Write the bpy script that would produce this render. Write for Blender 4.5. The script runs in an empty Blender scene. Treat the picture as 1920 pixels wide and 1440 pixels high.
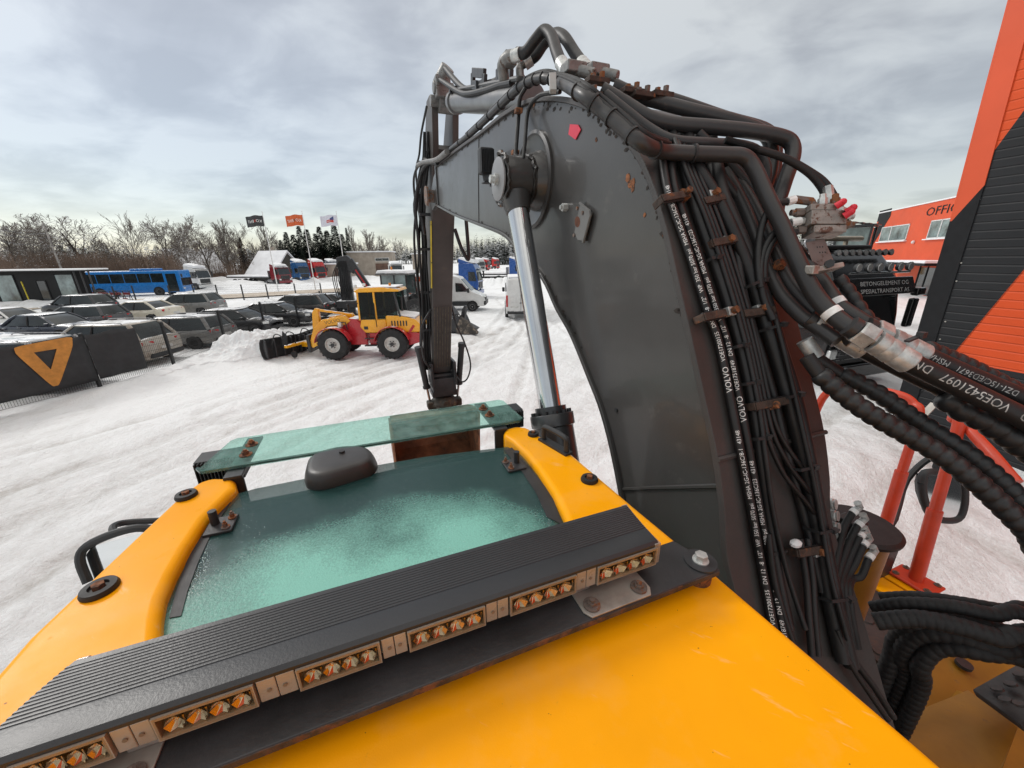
import bpy, bmesh, math, random
import numpy as np
from mathutils import Vector, Matrix, Euler
random.seed(7)
S = bpy.context.scene
COL = S.collection
# ------------------------------------------------------------------ camera
FPX, CAMH = 710.0, 4.0
PITCH = math.atan(238 / FPX); ROLL = math.radians(0.9); HEAD = math.radians(20.8)
cp, sp = math.cos(PITCH), math.sin(PITCH)
R0 = np.array([1, 0, 0.]); F0 = np.array([0, cp, -sp]); U0 = np.array([0, sp, cp])
RR = R0 * math.cos(ROLL) - U0 * math.sin(ROLL); UR = U0 * math.cos(ROLL) + R0 * math.sin(ROLL)
cam = bpy.data.cameras.new('camera'); camo = bpy.data.objects.new('camera', cam); COL.objects.link(camo)
cam.sensor_width = 36; cam.lens = 36 * FPX / 1920; cam.clip_start = 0.02; cam.clip_end = 5000
camo.matrix_world = Matrix(((RR[0], UR[0], -F0[0], 0), (RR[1], UR[1], -F0[1], 0), (RR[2], UR[2], -F0[2], CAMH), (0, 0, 0, 1)))
S.camera = camo
# ------------------------------------------------------------------ world: thin daylight sky under a broken cloud deck
SUN_EL, SUN_AZ = math.radians(38), math.radians(-62)
w = bpy.data.worlds.new('World'); S.world = w; w.use_nodes = True
nt = w.node_tree; nt.nodes.clear()
def N(t, typ, **kw):
    n = t.nodes.new(typ)
    for k, v in kw.items():
        if k.startswith('_'): n.inputs[k[1:].replace('_', ' ')].default_value = v
        else: setattr(n, k, v)
    return n
def math_n(t, op, a, b=None, clamp=False):
    n = t.nodes.new('ShaderNodeMath'); n.operation = op; n.use_clamp = clamp
    for i, x in enumerate((a, b)):
        if x is None: continue
        if isinstance(x, (int, float)): n.inputs[i].default_value = x
        else: t.links.new(x, n.inputs[i])
    return n.outputs[0]
def ramp(t, fac, stops, interp='LINEAR'):
    n = t.nodes.new('ShaderNodeValToRGB'); n.color_ramp.interpolation = interp
    e = n.color_ramp.elements
    while len(e) < len(stops): e.new(0.5)
    for el, (p, c) in zip(e, stops):
        el.position = p; el.color = (*c, 1) if len(c) == 3 else c
    t.links.new(fac, n.inputs[0]); return n.outputs[0]
sky = N(nt, 'ShaderNodeTexSky', sky_type='NISHITA', sun_disc=False, sun_elevation=SUN_EL, sun_rotation=SUN_AZ, dust_density=0.3)
bg1 = N(nt, 'ShaderNodeBackground'); bg1.inputs[1].default_value = 0.05; nt.links.new(sky.outputs[0], bg1.inputs[0])
tc = N(nt, 'ShaderNodeTexCoord'); sx = N(nt, 'ShaderNodeSeparateXYZ'); nt.links.new(tc.outputs['Generated'], sx.inputs[0])
zc = math_n(nt, 'ADD', math_n(nt, 'MAXIMUM', sx.outputs[2], 0.0), 0.22)
cx = N(nt, 'ShaderNodeCombineXYZ')
nt.links.new(math_n(nt, 'DIVIDE', sx.outputs[0], zc), cx.inputs[0]); nt.links.new(math_n(nt, 'DIVIDE', sx.outputs[1], zc), cx.inputs[1])
def wnoise(scale, det, dist, off):
    mp = N(nt, 'ShaderNodeMapping'); mp.inputs['Location'].default_value = off; mp.inputs['Scale'].default_value = (0.85, 1.1, 1)
    mp.inputs['Rotation'].default_value = (0, 0, 0.35)
    nt.links.new(cx.outputs[0], mp.inputs[0])
    n = N(nt, 'ShaderNodeTexNoise'); n.inputs['Scale'].default_value = scale; n.inputs['Detail'].default_value = det
    n.inputs['Roughness'].default_value = 0.52; n.inputs['Distortion'].default_value = dist
    nt.links.new(mp.outputs[0], n.inputs['Vector']); return n.outputs['Fac']
cl = math_n(nt, 'ADD', math_n(nt, 'MULTIPLY', wnoise(1.25, 6, 0.5, (3.1, 1.7, 0)), 0.58), math_n(nt, 'MULTIPLY', wnoise(3.3, 6, 0.4, (0.4, 5.2, 0)), 0.42))
ccol = ramp(nt, cl, [(0.36, (0.67, 0.615, 0.535)), (0.43, (0.80, 0.745, 0.66)), (0.485, (0.98, 0.925, 0.82)), (0.55, (1.16, 1.10, 0.97))])
# darker, bluer deck low over the horizon, a brighter gap just above it
band = ramp(nt, sx.outputs[2], [(0.0, (0.27, 0.295, 0.335)), (0.03, (0.37, 0.395, 0.43)), (0.075, (0.355, 0.37, 0.395)), (0.16, (0.345, 0.36, 0.385)), (0.30, (0.40, 0.42, 0.445)), (0.50, (0.46, 0.48, 0.50)), (0.85, (1.0, 1.0, 1.0))])
mxw = N(nt, 'ShaderNodeMix', data_type='RGBA', blend_type='MULTIPLY'); mxw.inputs[0].default_value = 1
nt.links.new(ccol, mxw.inputs[6]); nt.links.new(band, mxw.inputs[7])
bg2 = N(nt, 'ShaderNodeBackground'); bg2.inputs[1].default_value = 1.13; nt.links.new(mxw.outputs[2], bg2.inputs[0])
adds = N(nt, 'ShaderNodeAddShader'); nt.links.new(bg1.outputs[0], adds.inputs[0]); nt.links.new(bg2.outputs[0], adds.inputs[1])
wo = N(nt, 'ShaderNodeOutputWorld'); nt.links.new(adds.outputs[0], wo.inputs[0])
# ------------------------------------------------------------------ sun behind the cloud: weak and very soft
sl = bpy.data.lights.new('sun', 'SUN'); sl.energy = 1.4; sl.angle = math.radians(14); sl.color = (1, 0.965, 0.92)
so = bpy.data.objects.new('sun', sl); COL.objects.link(so)
sd = Vector((math.sin(SUN_AZ) * math.cos(SUN_EL), math.cos(SUN_AZ) * math.cos(SUN_EL), math.sin(SUN_EL)))
so.rotation_euler = sd.to_track_quat('Z', 'Y').to_euler(); so.location = (-30, 10, 40)
S.view_settings.view_transform = 'Standard'; S.view_settings.look = 'None'; S.view_settings.gamma = 1; S.view_settings.exposure = 0.0
S.cycles.max_bounces = 6; S.cycles.transparent_max_bounces = 12
# ------------------------------------------------------------------ photo geometry: pixel rays from the measured camera
ER = np.array([math.cos(HEAD), math.sin(HEAD), 0]); EF = np.array([-math.sin(HEAD), math.cos(HEAD), 0])
def ray(px, py): return (px - 960) / FPX * RR - (py - 720) / FPX * UR + F0
def G(px, py, z=0.0):
    d = ray(px, py); t = (z - CAMH) / d[2]; return np.array([t * d[0], t * d[1], z])
def X(px, py, r=None, f=None, z=None, d=None):
    """machine-frame point (right, forward, up) on the ray of a pixel, at a known side, reach, height or distance"""
    q = ray(px, py); a, b = q @ ER, q @ EF
    t = d if d is not None else r / a if r is not None else f / b if f is not None else (z - CAMH) / q[2]
    return (t * a, t * b, CAMH + t * q[2])
def V3(p): return Vector((float(p[0]), float(p[1]), float(p[2])))
# ------------------------------------------------------------------ materials
MATS = {}
def M(name, col, rough=0.5, metal=0.0, var=0.12, vs=6.0, bump=0.0, bs=40.0, col2=None, s2=9.0, thr=0.6, soft=0.05, snow=None, spec=0.5, coat=0.0, alpha=1.0, trans=0.0, co='Object', snow_s=5.0, rvar=0.12):
    """paint / rubber / steel: tone drift, worn or dirty patches (col2), grain bump and snow lying on upward faces"""
    if name in MATS: return MATS[name]
    m = bpy.data.materials.new(name); m.use_nodes = True; t = m.node_tree; L = t.links.new
    b = t.nodes['Principled BSDF']
    tcn = t.nodes.new('ShaderNodeTexCoord'); vec = tcn.outputs[co]
    def noise(sc, det=4, rg=0.6):
        n = t.nodes.new('ShaderNodeTexNoise'); n.inputs['Scale'].default_value = sc; n.inputs['Detail'].default_value = det; n.inputs['Roughness'].default_value = rg
        L(vec, n.inputs['Vector']); return n.outputs['Fac']
    n1 = noise(vs)
    lo = tuple(max(0, c * (1 - 2.2 * var)) for c in col); hi = tuple(min(1, c * (1 + 2.2 * var)) for c in col)
    c = ramp(t, n1, [(0.25, lo), (0.75, hi)])
    rsock = math_n(t, 'ADD', math_n(t, 'MULTIPLY', noise(vs * 2.3), rvar * 2), rough - rvar)
    def mix(fac, a, bb):
        x = t.nodes.new('ShaderNodeMix'); x.data_type = 'RGBA'; L(fac, x.inputs[0])
        if isinstance(a, tuple): x.inputs[6].default_value = (*a, 1)
        else: L(a, x.inputs[6])
        if isinstance(bb, tuple): x.inputs[7].default_value = (*bb, 1)
        else: L(bb, x.inputs[7])
        return x.outputs[2]
    if col2 is not None:
        f2 = ramp(t, noise(s2, 6, 0.7), [(thr, (0, 0, 0)), (thr + soft, (1, 1, 1))])
        c = mix(f2, c, col2); rsock = math_n(t, 'ADD', rsock, math_n(t, 'MULTIPLY', f2, 0.25), True)
    if snow is not None:
        g = t.nodes.new('ShaderNodeNewGeometry'); s = t.nodes.new('ShaderNodeSeparateXYZ'); L(g.outputs['Normal'], s.inputs[0])
        k = math_n(t, 'ADD', s.outputs[2], math_n(t, 'MULTIPLY', math_n(t, 'SUBTRACT', noise(snow_s, 5, 0.65), 0.5), 1.6))
        f3 = ramp(t, k, [(snow, (0, 0, 0)), (min(1, snow + 0.08), (1, 1, 1))])
        c = mix(f3, c, (0.84, 0.85, 0.87)); rsock = math_n(t, 'ADD', rsock, math_n(t, 'MULTIPLY', f3, 0.5), True)
    L(c, b.inputs['Base Color']); L(rsock, b.inputs['Roughness'])
    b.inputs['Metallic'].default_value = metal; b.inputs['Specular IOR Level'].default_value = spec
    b.inputs['Coat Weight'].default_value = coat; b.inputs['Coat Roughness'].default_value = 0.08
    b.inputs['Alpha'].default_value = alpha; b.inputs['Transmission Weight'].default_value = trans
    if bump:
        bp = t.nodes.new('ShaderNodeBump'); bp.inputs['Strength'].default_value = bump; bp.inputs['Distance'].default_value = 0.01
        L(noise(bs, 3), bp.inputs['Height']); L(bp.outputs[0], b.inputs['Normal'])
    MATS[name] = m; return m
def glass_mat(name, tint, alpha, rough=0.06, dark=False):
    if name in MATS: return MATS[name]
    m = bpy.data.materials.new(name); m.use_nodes = True; t = m.node_tree; t.nodes.clear(); L = t.links.new
    o = t.nodes.new('ShaderNodeOutputMaterial'); mx = t.nodes.new('ShaderNodeMixShader'); mx.inputs[0].default_value = alpha
    tr = t.nodes.new('ShaderNodeBsdfTransparent'); tr.inputs[0].default_value = (*tint, 1)
    p = t.nodes.new('ShaderNodeBsdfPrincipled'); p.inputs['Base Color'].default_value = (*tint, 1); p.inputs['Roughness'].default_value = rough; p.inputs['Specular IOR Level'].default_value = 0.7
    if dark: p.inputs['Base Color'].default_value = (0.02, 0.02, 0.02, 1)
    L(tr.outputs[0], mx.inputs[1]); L(p.outputs[0], mx.inputs[2]); L(mx.outputs[0], o.inputs[0]); MATS[name] = m; return m
YEL = M('machine_yellow', (0.93, 0.385, 0.002), 0.32, var=0.03, vs=5, bump=0.05, bs=520, col2=(0.80, 0.34, 0.01), s2=26, thr=0.68, spec=0.10, rvar=0.16)
def roof_dirt(m):
    t = m.node_tree; L = t.links.new; b = t.nodes['Principled BSDF']; src = b.inputs['Base Color'].links[0].from_socket; tcn = t.nodes.new('ShaderNodeTexCoord')
    def nz(sc, det, scl=(1, 1, 1), rot=0.0):
        mp = t.nodes.new('ShaderNodeMapping'); mp.vector_type = 'TEXTURE'; mp.inputs['Scale'].default_value = scl; mp.inputs['Rotation'].default_value = (0, 0, rot); L(tcn.outputs['Object'], mp.inputs[0]); n = t.nodes.new('ShaderNodeTexNoise'); n.inputs['Scale'].default_value = sc; n.inputs['Detail'].default_value = det; n.inputs['Roughness'].default_value = 0.65; L(mp.outputs[0], n.inputs['Vector']); return n.outputs['Fac']
    def mixc(f, a, col):
        x = t.nodes.new('ShaderNodeMix'); x.data_type = 'RGBA'; L(f, x.inputs[0]); L(a, x.inputs[6]); x.inputs[7].default_value = (*col, 1); return x.outputs[2]
    film = math_n(t, 'MULTIPLY', ramp(t, nz(7, 7), [(0.50, (0, 0, 0)), (0.72, (1, 1, 1))]), 0.14); c = mixc(film, src, (0.72, 0.50, 0.26))
    scuff = math_n(t, 'MULTIPLY', ramp(t, nz(30, 6, (5, 1, 1), -0.9), [(0.63, (0, 0, 0)), (0.70, (1, 1, 1))]), 0.36); c = mixc(scuff, c, (0.85, 0.62, 0.36))
    speck = ramp(t, nz(95, 2), [(0.745, (0, 0, 0)), (0.76, (1, 1, 1))]); c = mixc(math_n(t, 'MULTIPLY', speck, 0.8), c, (0.16, 0.07, 0.02)); L(c, b.inputs['Base Color'])
roof_dirt(YEL)
YEL_SHADE = M('deck_yellow_shaded', (0.30, 0.135, 0.008), 0.5, var=0.12, col2=(0.16, 0.10, 0.05), s2=12, thr=0.60, soft=0.1)  # machine yellow with deck shade put into its colour, plus brown dirt patches
BOOM = M('boom_grey', (0.050, 0.048, 0.047), 0.36, var=0.12, vs=2.2, bump=0.03, bs=120, col2=(0.092, 0.088, 0.082), s2=9, thr=0.60, soft=0.16, coat=0.22)
BOOMT = M('boom_brown_grey', (0.050, 0.046, 0.045), 0.5, var=0.16, vs=3, bump=0.08, bs=90, col2=(0.085, 0.062, 0.055), s2=7, thr=0.6, soft=0.12)
PIPE = M('pipe_grey', (0.036, 0.035, 0.036), 0.42, var=0.14, vs=5, col2=(0.085, 0.07, 0.065), s2=8, thr=0.64, coat=0.08, spec=0.4)
RUB = M('rubber_black', (0.012, 0.012, 0.013), 0.5, var=0.2, vs=20, col2=(0.05, 0.05, 0.05), s2=55, thr=0.68, rvar=0.1)
RUBM = M('rubber_matt', (0.011, 0.011, 0.012), 0.62, var=0.2, vs=14, bump=0.1, bs=300)
SPIRAL = M('spiral_guard', (0.020, 0.020, 0.021), 0.42, var=0.2, vs=18, bump=0.05, bs=200, col2=(0.05, 0.05, 0.05), s2=70, thr=0.7)
BLK = M('black_plastic', (0.022, 0.023, 0.025), 0.55, var=0.15, vs=10, bump=0.05, bs=200)
STEELB = M('black_steel', (0.030, 0.031, 0.034), 0.42, var=0.2, vs=9, bump=0.08, bs=140, col2=(0.10, 0.10, 0.10), s2=60, thr=0.70)
RUST = M('rust', (0.20, 0.075, 0.028), 0.8, var=0.35, vs=40, bump=0.3, bs=120, col2=(0.07, 0.04, 0.03), s2=60, thr=0.52)
RUSTD = M('dark_rust', (0.055, 0.036, 0.028), 0.7, var=0.3, vs=30, bump=0.3, bs=120, col2=(0.17, 0.065, 0.028), s2=32, thr=0.56, soft=0.08)
RUSTY = M('rusty_steel', (0.16, 0.13, 0.115), 0.6, metal=0.3, var=0.2, vs=30, bump=0.2, bs=100, col2=(0.23, 0.09, 0.035), s2=35, thr=0.52)
ZINC = M('zinc_fitting', (0.50, 0.51, 0.50), 0.42, metal=0.5, var=0.2, vs=40, bump=0.1, bs=90, col2=(0.20, 0.19, 0.17), s2=45, thr=0.62)
CHROME = M('chrome_rod', (0.62, 0.63, 0.64), 0.13, metal=1.0, var=0.05, vs=5, rvar=0.04, col2=(0.35, 0.33, 0.31), s2=38, thr=0.71)
FITG = M('fitting_grey', (0.20, 0.20, 0.195), 0.45, metal=0.35, var=0.2, vs=30, bump=0.15, bs=80, col2=(0.11, 0.085, 0.07), s2=30, thr=0.58)
GALV = M('galvanised', (0.40, 0.38, 0.35), 0.45, metal=0.6, var=0.15, vs=20, col2=(0.22, 0.17, 0.12), s2=20, thr=0.63)
REDO = M('rail_orange', (0.60, 0.055, 0.020), 0.42, var=0.08, vs=9, col2=(0.30, 0.06, 0.03), s2=24, thr=0.70, coat=0.1)
WPRINT = M('print_white', (0.85, 0.85, 0.83), 0.6, var=0.1, vs=60)
WPRINTD = M('print_grey', (0.48, 0.48, 0.47), 0.6, var=0.25, vs=40)
MIRR = M('mirror_glass', (0.75, 0.77, 0.78), 0.05, metal=1.0, var=0.02, rvar=0.02)
TYRE = M('tyre', (0.020, 0.020, 0.021), 0.75, var=0.25, vs=6, bump=0.3, bs=30, col2=(0.12, 0.11, 0.10), s2=4, thr=0.62, soft=0.1)
DGLASS = M('dark_glass', (0.018, 0.024, 0.026), 0.07, var=0.3, vs=1.2, spec=0.8, rvar=0.03)
PGLASS = M('pale_glass', (0.16, 0.21, 0.21), 0.08, var=0.4, vs=0.9, spec=0.8, rvar=0.03)
SNOWC = M('lying_snow', (0.82, 0.83, 0.85), 0.75, var=0.03, vs=4, bump=0.6, bs=12, spec=0.3)
RED = M('lamp_red', (0.45, 0.015, 0.02), 0.2, var=0.1)
AMB = M('lamp_amber', (0.65, 0.22, 0.02), 0.25, var=0.1)
LAMPG = M('lamp_glass', (0.62, 0.63, 0.62), 0.12, metal=0.3, var=0.15, vs=30)
# ------------------------------------------------------------------ mesh builder
class MB:
    def __init__(s): s.v = []; s.f = []; s.mi = []; s.k = 0
    def add(s, vs, fs):
        o = len(s.v); s.v += [tuple(map(float, p)) for p in vs]
        for f in fs: s.f.append([i + o for i in f]); s.mi.append(s.k)
        return s
    def mat(s, k): s.k = k; return s
    def box(s, c, sz, ax=None):
        hx, hy, hz = (q / 2 for q in sz)
        A = ax if ax is not None else ((1, 0, 0), (0, 1, 0), (0, 0, 1))
        A = [np.array(a, float) for a in A]; c = np.array(c, float)
        vs = [c + A[0] * hx * i + A[1] * hy * j + A[2] * hz * k for i in (-1, 1) for j in (-1, 1) for k in (-1, 1)]
        return s.add(vs, [(0, 1, 3, 2), (4, 6, 7, 5), (0, 4, 5, 1), (2, 3, 7, 6), (0, 2, 6, 4), (1, 5, 7, 3)])
    def box2(s, a, b): return s.box([(p + q) / 2 for p, q in zip(a, b)], [abs(p - q) for p, q in zip(a, b)])
    def beam(s, a, b, wd, h, up=(0, 0, 1)):
        a = V3(a); b = V3(b); d = (b - a); L = d.length; d.normalize(); u = Vector(up); x = d.cross(u)
        if x.length < 1e-4: x = d.cross(Vector((1, 0, 0)))
        x.normalize(); u = x.cross(d)
        return s.box((a + b) / 2, (wd, L, h), (x, d, u))
    def cyl(s, a, b, r0, r1=None, n=14, caps=True):
        return s.tube([a, b], [r0, r0 if r1 is None else r1], n, caps)
    def tube(s, pts, r, n=8, caps=True, up=None):
        P = [V3(p) for p in pts]; m = len(P); rr = r if isinstance(r, (list, tuple)) else [r] * m
        T = []
        for i in range(m):
            a = P[max(i - 1, 0)]; b = P[min(i + 1, m - 1)]; d = b - a
            if d.length < 1e-9: d = Vector((0, 0, 1))
            T.append(d.normalized())
        u = Vector((0, 0, 1)) if abs(T[0].z) < 0.9 else Vector((1, 0, 0))
        if up is not None: u = Vector(up)
        vs = []
        for i in range(m):
            x = u - T[i] * u.dot(T[i])
            if x.length < 1e-6: x = T[i].orthogonal()
            x.normalize(); u = x; y = T[i].cross(x)
            for j in range(n):
                q = 2 * math.pi * j / n; vs.append(P[i] + (x * math.cos(q) + y * math.sin(q)) * rr[i])
        fs = [(i * n + j, i * n + (j + 1) % n, (i + 1) * n + (j + 1) % n, (i + 1) * n + j) for i in range(m - 1) for j in range(n)]
        if caps: fs += [tuple(range(n - 1, -1, -1)), tuple((m - 1) * n + j for j in range(n))]
        return s.add(vs, fs)
    def prism(s, poly, a0, a1, axis='x'):
        def mk(p, a): return {'x': (a, p[0], p[1]), 'y': (p[0], a, p[1]), 'z': (p[0], p[1], a)}[axis]
        n = len(poly); vs = [mk(p, a0) for p in poly] + [mk(p, a1) for p in poly]
        return s.add(vs, [tuple(range(n)), tuple(range(2 * n - 1, n - 1, -1))] + [(i, n + i, n + (i + 1) % n, (i + 1) % n) for i in range(n)])
    def loft(s, rings, caps=True, closed=True):
        n = len(rings[0]); vs = [p for r in rings for p in r]; m = len(rings)
        fs = [(i * n + j, i * n + (j + 1) % n, (i + 1) * n + (j + 1) % n, (i + 1) * n + j) for i in range(m - 1) for j in range(n if closed else n - 1)]
        if caps: fs += [tuple(range(n - 1, -1, -1)), tuple((m - 1) * n + j for j in range(n))]
        return s.add(vs, fs)
    def lathe(s, prof, c, ax=(0, 0, 1), n=20, caps=True):
        c = V3(c); a = Vector(ax).normalized(); x = a.orthogonal().normalized(); y = a.cross(x)
        rings = [[c + a * h + (x * math.cos(2 * math.pi * j / n) + y * math.sin(2 * math.pi * j / n)) * max(r, 1e-4) for j in range(n)] for r, h in prof]
        return s.loft(rings, caps)
    def ball(s, c, r, n=10, sc=(1, 1, 1)):
        rings = []
        for i in range(n // 2 + 1):
            th = math.pi * i / (n // 2); rings.append([(c[0] + sc[0] * r * max(math.sin(th), 1e-3) * math.cos(2 * math.pi * j / n), c[1] + sc[1] * r * max(math.sin(th), 1e-3) * math.sin(2 * math.pi * j / n), c[2] + sc[2] * r * math.cos(th)) for j in range(n)])
        return s.loft(rings, True)
    def build(s, name, mats, parent=None, bevel=0.0, smooth=35, seg=2, loc=None, label=None, kind=None):
        me = bpy.data.meshes.new(name); me.from_pydata(s.v, [], s.f); me.update()
        bm = bmesh.new(); bm.from_mesh(me); bmesh.ops.recalc_face_normals(bm, faces=bm.faces); bm.to_mesh(me); bm.free()
        for m in (mats if isinstance(mats, (list, tuple)) else [mats]): me.materials.append(m)
        if any(s.mi): me.polygons.foreach_set('material_index', s.mi)
        if smooth:
            me.polygons.foreach_set('use_smooth', [True] * len(me.polygons)); me.set_sharp_from_angle(angle=math.radians(smooth))
        o = bpy.data.objects.new(name, me); COL.objects.link(o)
        if parent: o.parent = parent
        if loc is not None: o.location = loc
        if bevel:
            bv = o.modifiers.new('bevel', 'BEVEL'); bv.width = bevel; bv.segments = seg; bv.limit_method = 'ANGLE'; bv.angle_limit = math.radians(40); bv.harden_normals = True
        if label: o['label'] = label
        if kind: o['kind'] = kind
        return o
def thing(name, label, cat, loc=(0, 0, 0), rz=0.0, group=None):
    o = bpy.data.objects.new(name, None); COL.objects.link(o); o.location = [float(q) for q in loc]; o.rotation_euler = (0, 0, rz); o.empty_display_size = 0.3
    o['label'] = label; o['category'] = cat
    if group: o['group'] = group
    return o
def tag(o, label, cat, group=None):
    o['label'] = label; o['category'] = cat
    if group: o['group'] = group
    return o
def copy_tree(o, parent=None):
    c = o.copy(); COL.objects.link(c)
    if parent: c.parent = parent
    for ch in list(o.children): copy_tree(ch, c)
    return c
def spline(pts, k=6):
    """Catmull-Rom through the points"""
    P = [np.array(p, float) for p in pts]; P = [2 * P[0] - P[1]] + P + [2 * P[-1] - P[-2]]; out = []
    for i in range(1, len(P) - 2):
        for j in range(k):
            t = j / k; a, b, c, d = P[i - 1:i + 3]
            out.append(0.5 * (2 * b + (c - a) * t + (2 * a - 5 * b + 4 * c - d) * t * t + (3 * b - a - 3 * c + d) * t ** 3))
    return out + [P[-2]]
_rs = np.random.RandomState(3); _LAT = _rs.rand(256, 256)
def vnoise(x, y):
    xi = np.floor(x).astype(int); yi = np.floor(y).astype(int); fx = x - xi; fy = y - yi; fx = fx * fx * (3 - 2 * fx); fy = fy * fy * (3 - 2 * fy)
    g = lambda a, b: _LAT[a % 256, b % 256]
    return (g(xi, yi) * (1 - fx) + g(xi + 1, yi) * fx) * (1 - fy) + (g(xi, yi + 1) * (1 - fx) + g(xi + 1, yi + 1) * fx) * fy
def fbm(x, y, o=4):
    s = 0; a = 0.5
    for i in range(o): s = s + a * (vnoise(x + 17 * i, y + 31 * i) - 0.5); x = x * 2.03; y = y * 2.03; a *= 0.5
    return s
def text_mesh(txt, size, space=1.0, ext=0.0):
    """font outlines as plain (verts, faces) lying in xy, left edge at 0"""
    cu = bpy.data.curves.new('t', 'FONT'); cu.body = txt; cu.size = size; cu.space_character = space; cu.extrude = ext; cu.resolution_u = 2
    ob = bpy.data.objects.new('t', cu); COL.objects.link(ob); dg = bpy.context.evaluated_depsgraph_get(); me = bpy.data.meshes.new_from_object(ob.evaluated_get(dg))
    vs = [tuple(v.co) for v in me.vertices]; fs = [tuple(p.vertices) for p in me.polygons]
    bpy.data.objects.remove(ob); bpy.data.curves.remove(cu); bpy.data.meshes.remove(me)
    return vs, fs
def slice_rows(vs, fs, size, n=9):
    """cut letter faces into rows so they can bend round a hose"""
    bm = bmesh.new(); bv = [bm.verts.new(v) for v in vs]
    for f in fs:
        try: bm.faces.new([bv[i] for i in f])
        except ValueError: pass
    for k in range(n): bmesh.ops.bisect_plane(bm, geom=bm.verts[:] + bm.edges[:] + bm.faces[:], plane_co=(0, size * (-0.25 + 1.1 * k / (n - 1)), 0), plane_no=(0, 1, 0))
    bm.verts.index_update(); out = [tuple(v.co) for v in bm.verts], [tuple(v.index for v in f.verts) for f in bm.faces]; bm.free(); return out
def put_text(mb, txt, size, o, ux, uy, center=False, space=1.0, shear=0.0, maxw=None):
    vs, fs = text_mesh(txt, size, space)
    if not vs: return
    wd = max(v[0] for v in vs); k = 1.0 if maxw is None else maxw / wd
    o = np.array(o, float); ux = np.array(ux, float); uy = np.array(uy, float); x0 = wd / 2 if center else 0
    mb.add([o + ux * ((v[0] - x0 + shear * v[1]) * k) + uy * v[1] for v in vs], fs)
# ================================================================== the excavator (one thing; frame: x right, y forward, z up, camera above the cab roof)
ORG = (0.91, -0.9)
EX = thing('excavator', 'yellow excavator with raised dark grey boom and light bar, filling the foreground', 'excavator',
           ER * ORG[0] + EF * ORG[1], HEAD)
def P(name, mb, mats, bevel=0.0, smooth=35, seg=2, label=None): return mb.build(name, mats, EX, bevel, smooth, seg, (-ORG[0], -ORG[1], 0), label)
def Sb(name, mb, mats, par, bevel=0.0, smooth=35, seg=2, label=None): return mb.build(name, mats, par, bevel, smooth, seg, None, label)
def XS(pl, **k): return [X(a, b, **k) for a, b in pl]
def r_at(px, f, z):
    lo, hi = -1.5, 1.5
    for _ in range(50):
        r = (lo + hi) / 2; p = ER * r + EF * f + np.array([0, 0, z - CAMH])
        if FPX * (p @ RR) / (p @ F0) + 960 < px: lo = r
        else: hi = r
    return r
xy = lambda L: [(p[0], p[1]) for p in L]
# ---- cab roof: two moulded rails round the roof hatch and the rear panel
ZR = 3.45
outer = [(0.548, -1.0), (0.545, 0.1), (0.535, 0.43), (0.527, 0.58), (0.513, 0.94)] + xy(XS([(1012, 815), (990, 800), (968, 797), (945, 803)], z=ZR))
inr = xy(XS([(943, 815), (961, 824), (985, 848), (1008, 876), (1037, 920), (1059, 966), (1072, 1010)], z=ZR))
inl = xy(XS([(296, 1210), (299, 1150), (306, 1114), (325, 1070), (352, 1020), (385, 968), (428, 926)], z=ZR))
tipl = xy(XS([(441, 912), (440, 894), (400, 893), (370, 903), (333, 930)], z=ZR)) + [(-0.527, 0.86), (-0.558, 0.68), (-0.566, 0.1), (-0.568, -1.0)]
m = MB().prism(outer + inr + inl + tipl, ZR - 0.10, ZR, 'z')
roof = P('cab_roof', m, YEL, bevel=0.024, seg=4, smooth=50)
# raised shoulder pressed along each rail
for pl in ([(1010, 900), (1036, 940), (1060, 985), (1130, 930), (1080, 872), (1022, 838)],): pass
# ---- cab shell below the roof
m = MB()
for x, y in ((-0.52, 1.02), (0.47, 1.02), (-0.53, 0.1), (0.52, 0.1), (-0.53, -0.75), (0.52, -0.75)): m.box2((x - 0.035, y - 0.04, 1.55), (x + 0.035, y + 0.04, ZR - 0.09))
m.box2((-0.55, -0.8, 1.25), (0.545, 1.08, 1.62)); P('cab_frame', m, BLK, bevel=0.012)
m = MB().box2((-0.54, -0.78, 1.62), (0.53, -0.72, 2.3)).box2((0.505, -0.7, 1.62), (0.53, 0.06, 2.25)).box2((-0.555, 0.14, 1.62), (-0.535, 0.98, 2.3)); P('cab_panel', m, YEL, bevel=0.01)
for a, b in (((0.51, 0.16, 1.7), (0.518, 0.98, ZR - 0.12)), ((-0.528, 0.16, 2.3), (-0.52, 0.98, ZR - 0.12)), ((-0.48, 1.05, 1.65), (0.43, 1.058, ZR - 0.13))):
    P('cab_window', MB().box2(a, b), glass_mat('cab_glass', (0.55, 0.72, 0.68), 0.35))
m = MB().box((0, 0.15, 1.95), (0.5, 0.5, 0.14)).box((0, -0.12, 2.35), (0.48, 0.13, 0.75)).box((0, -0.13, 2.82), (0.26, 0.1, 0.2)); P('operator_seat', m, BLK, bevel=0.04)
m = MB().box((0.3, 0.2, 2.1), (0.12, 0.45, 0.12)).box((-0.3, 0.2, 2.1), (0.12, 0.45, 0.12)).box((0.0, 0.75, 2.0), (0.3, 0.2, 0.5)); P('console', m, BLK, bevel=0.02)
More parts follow.
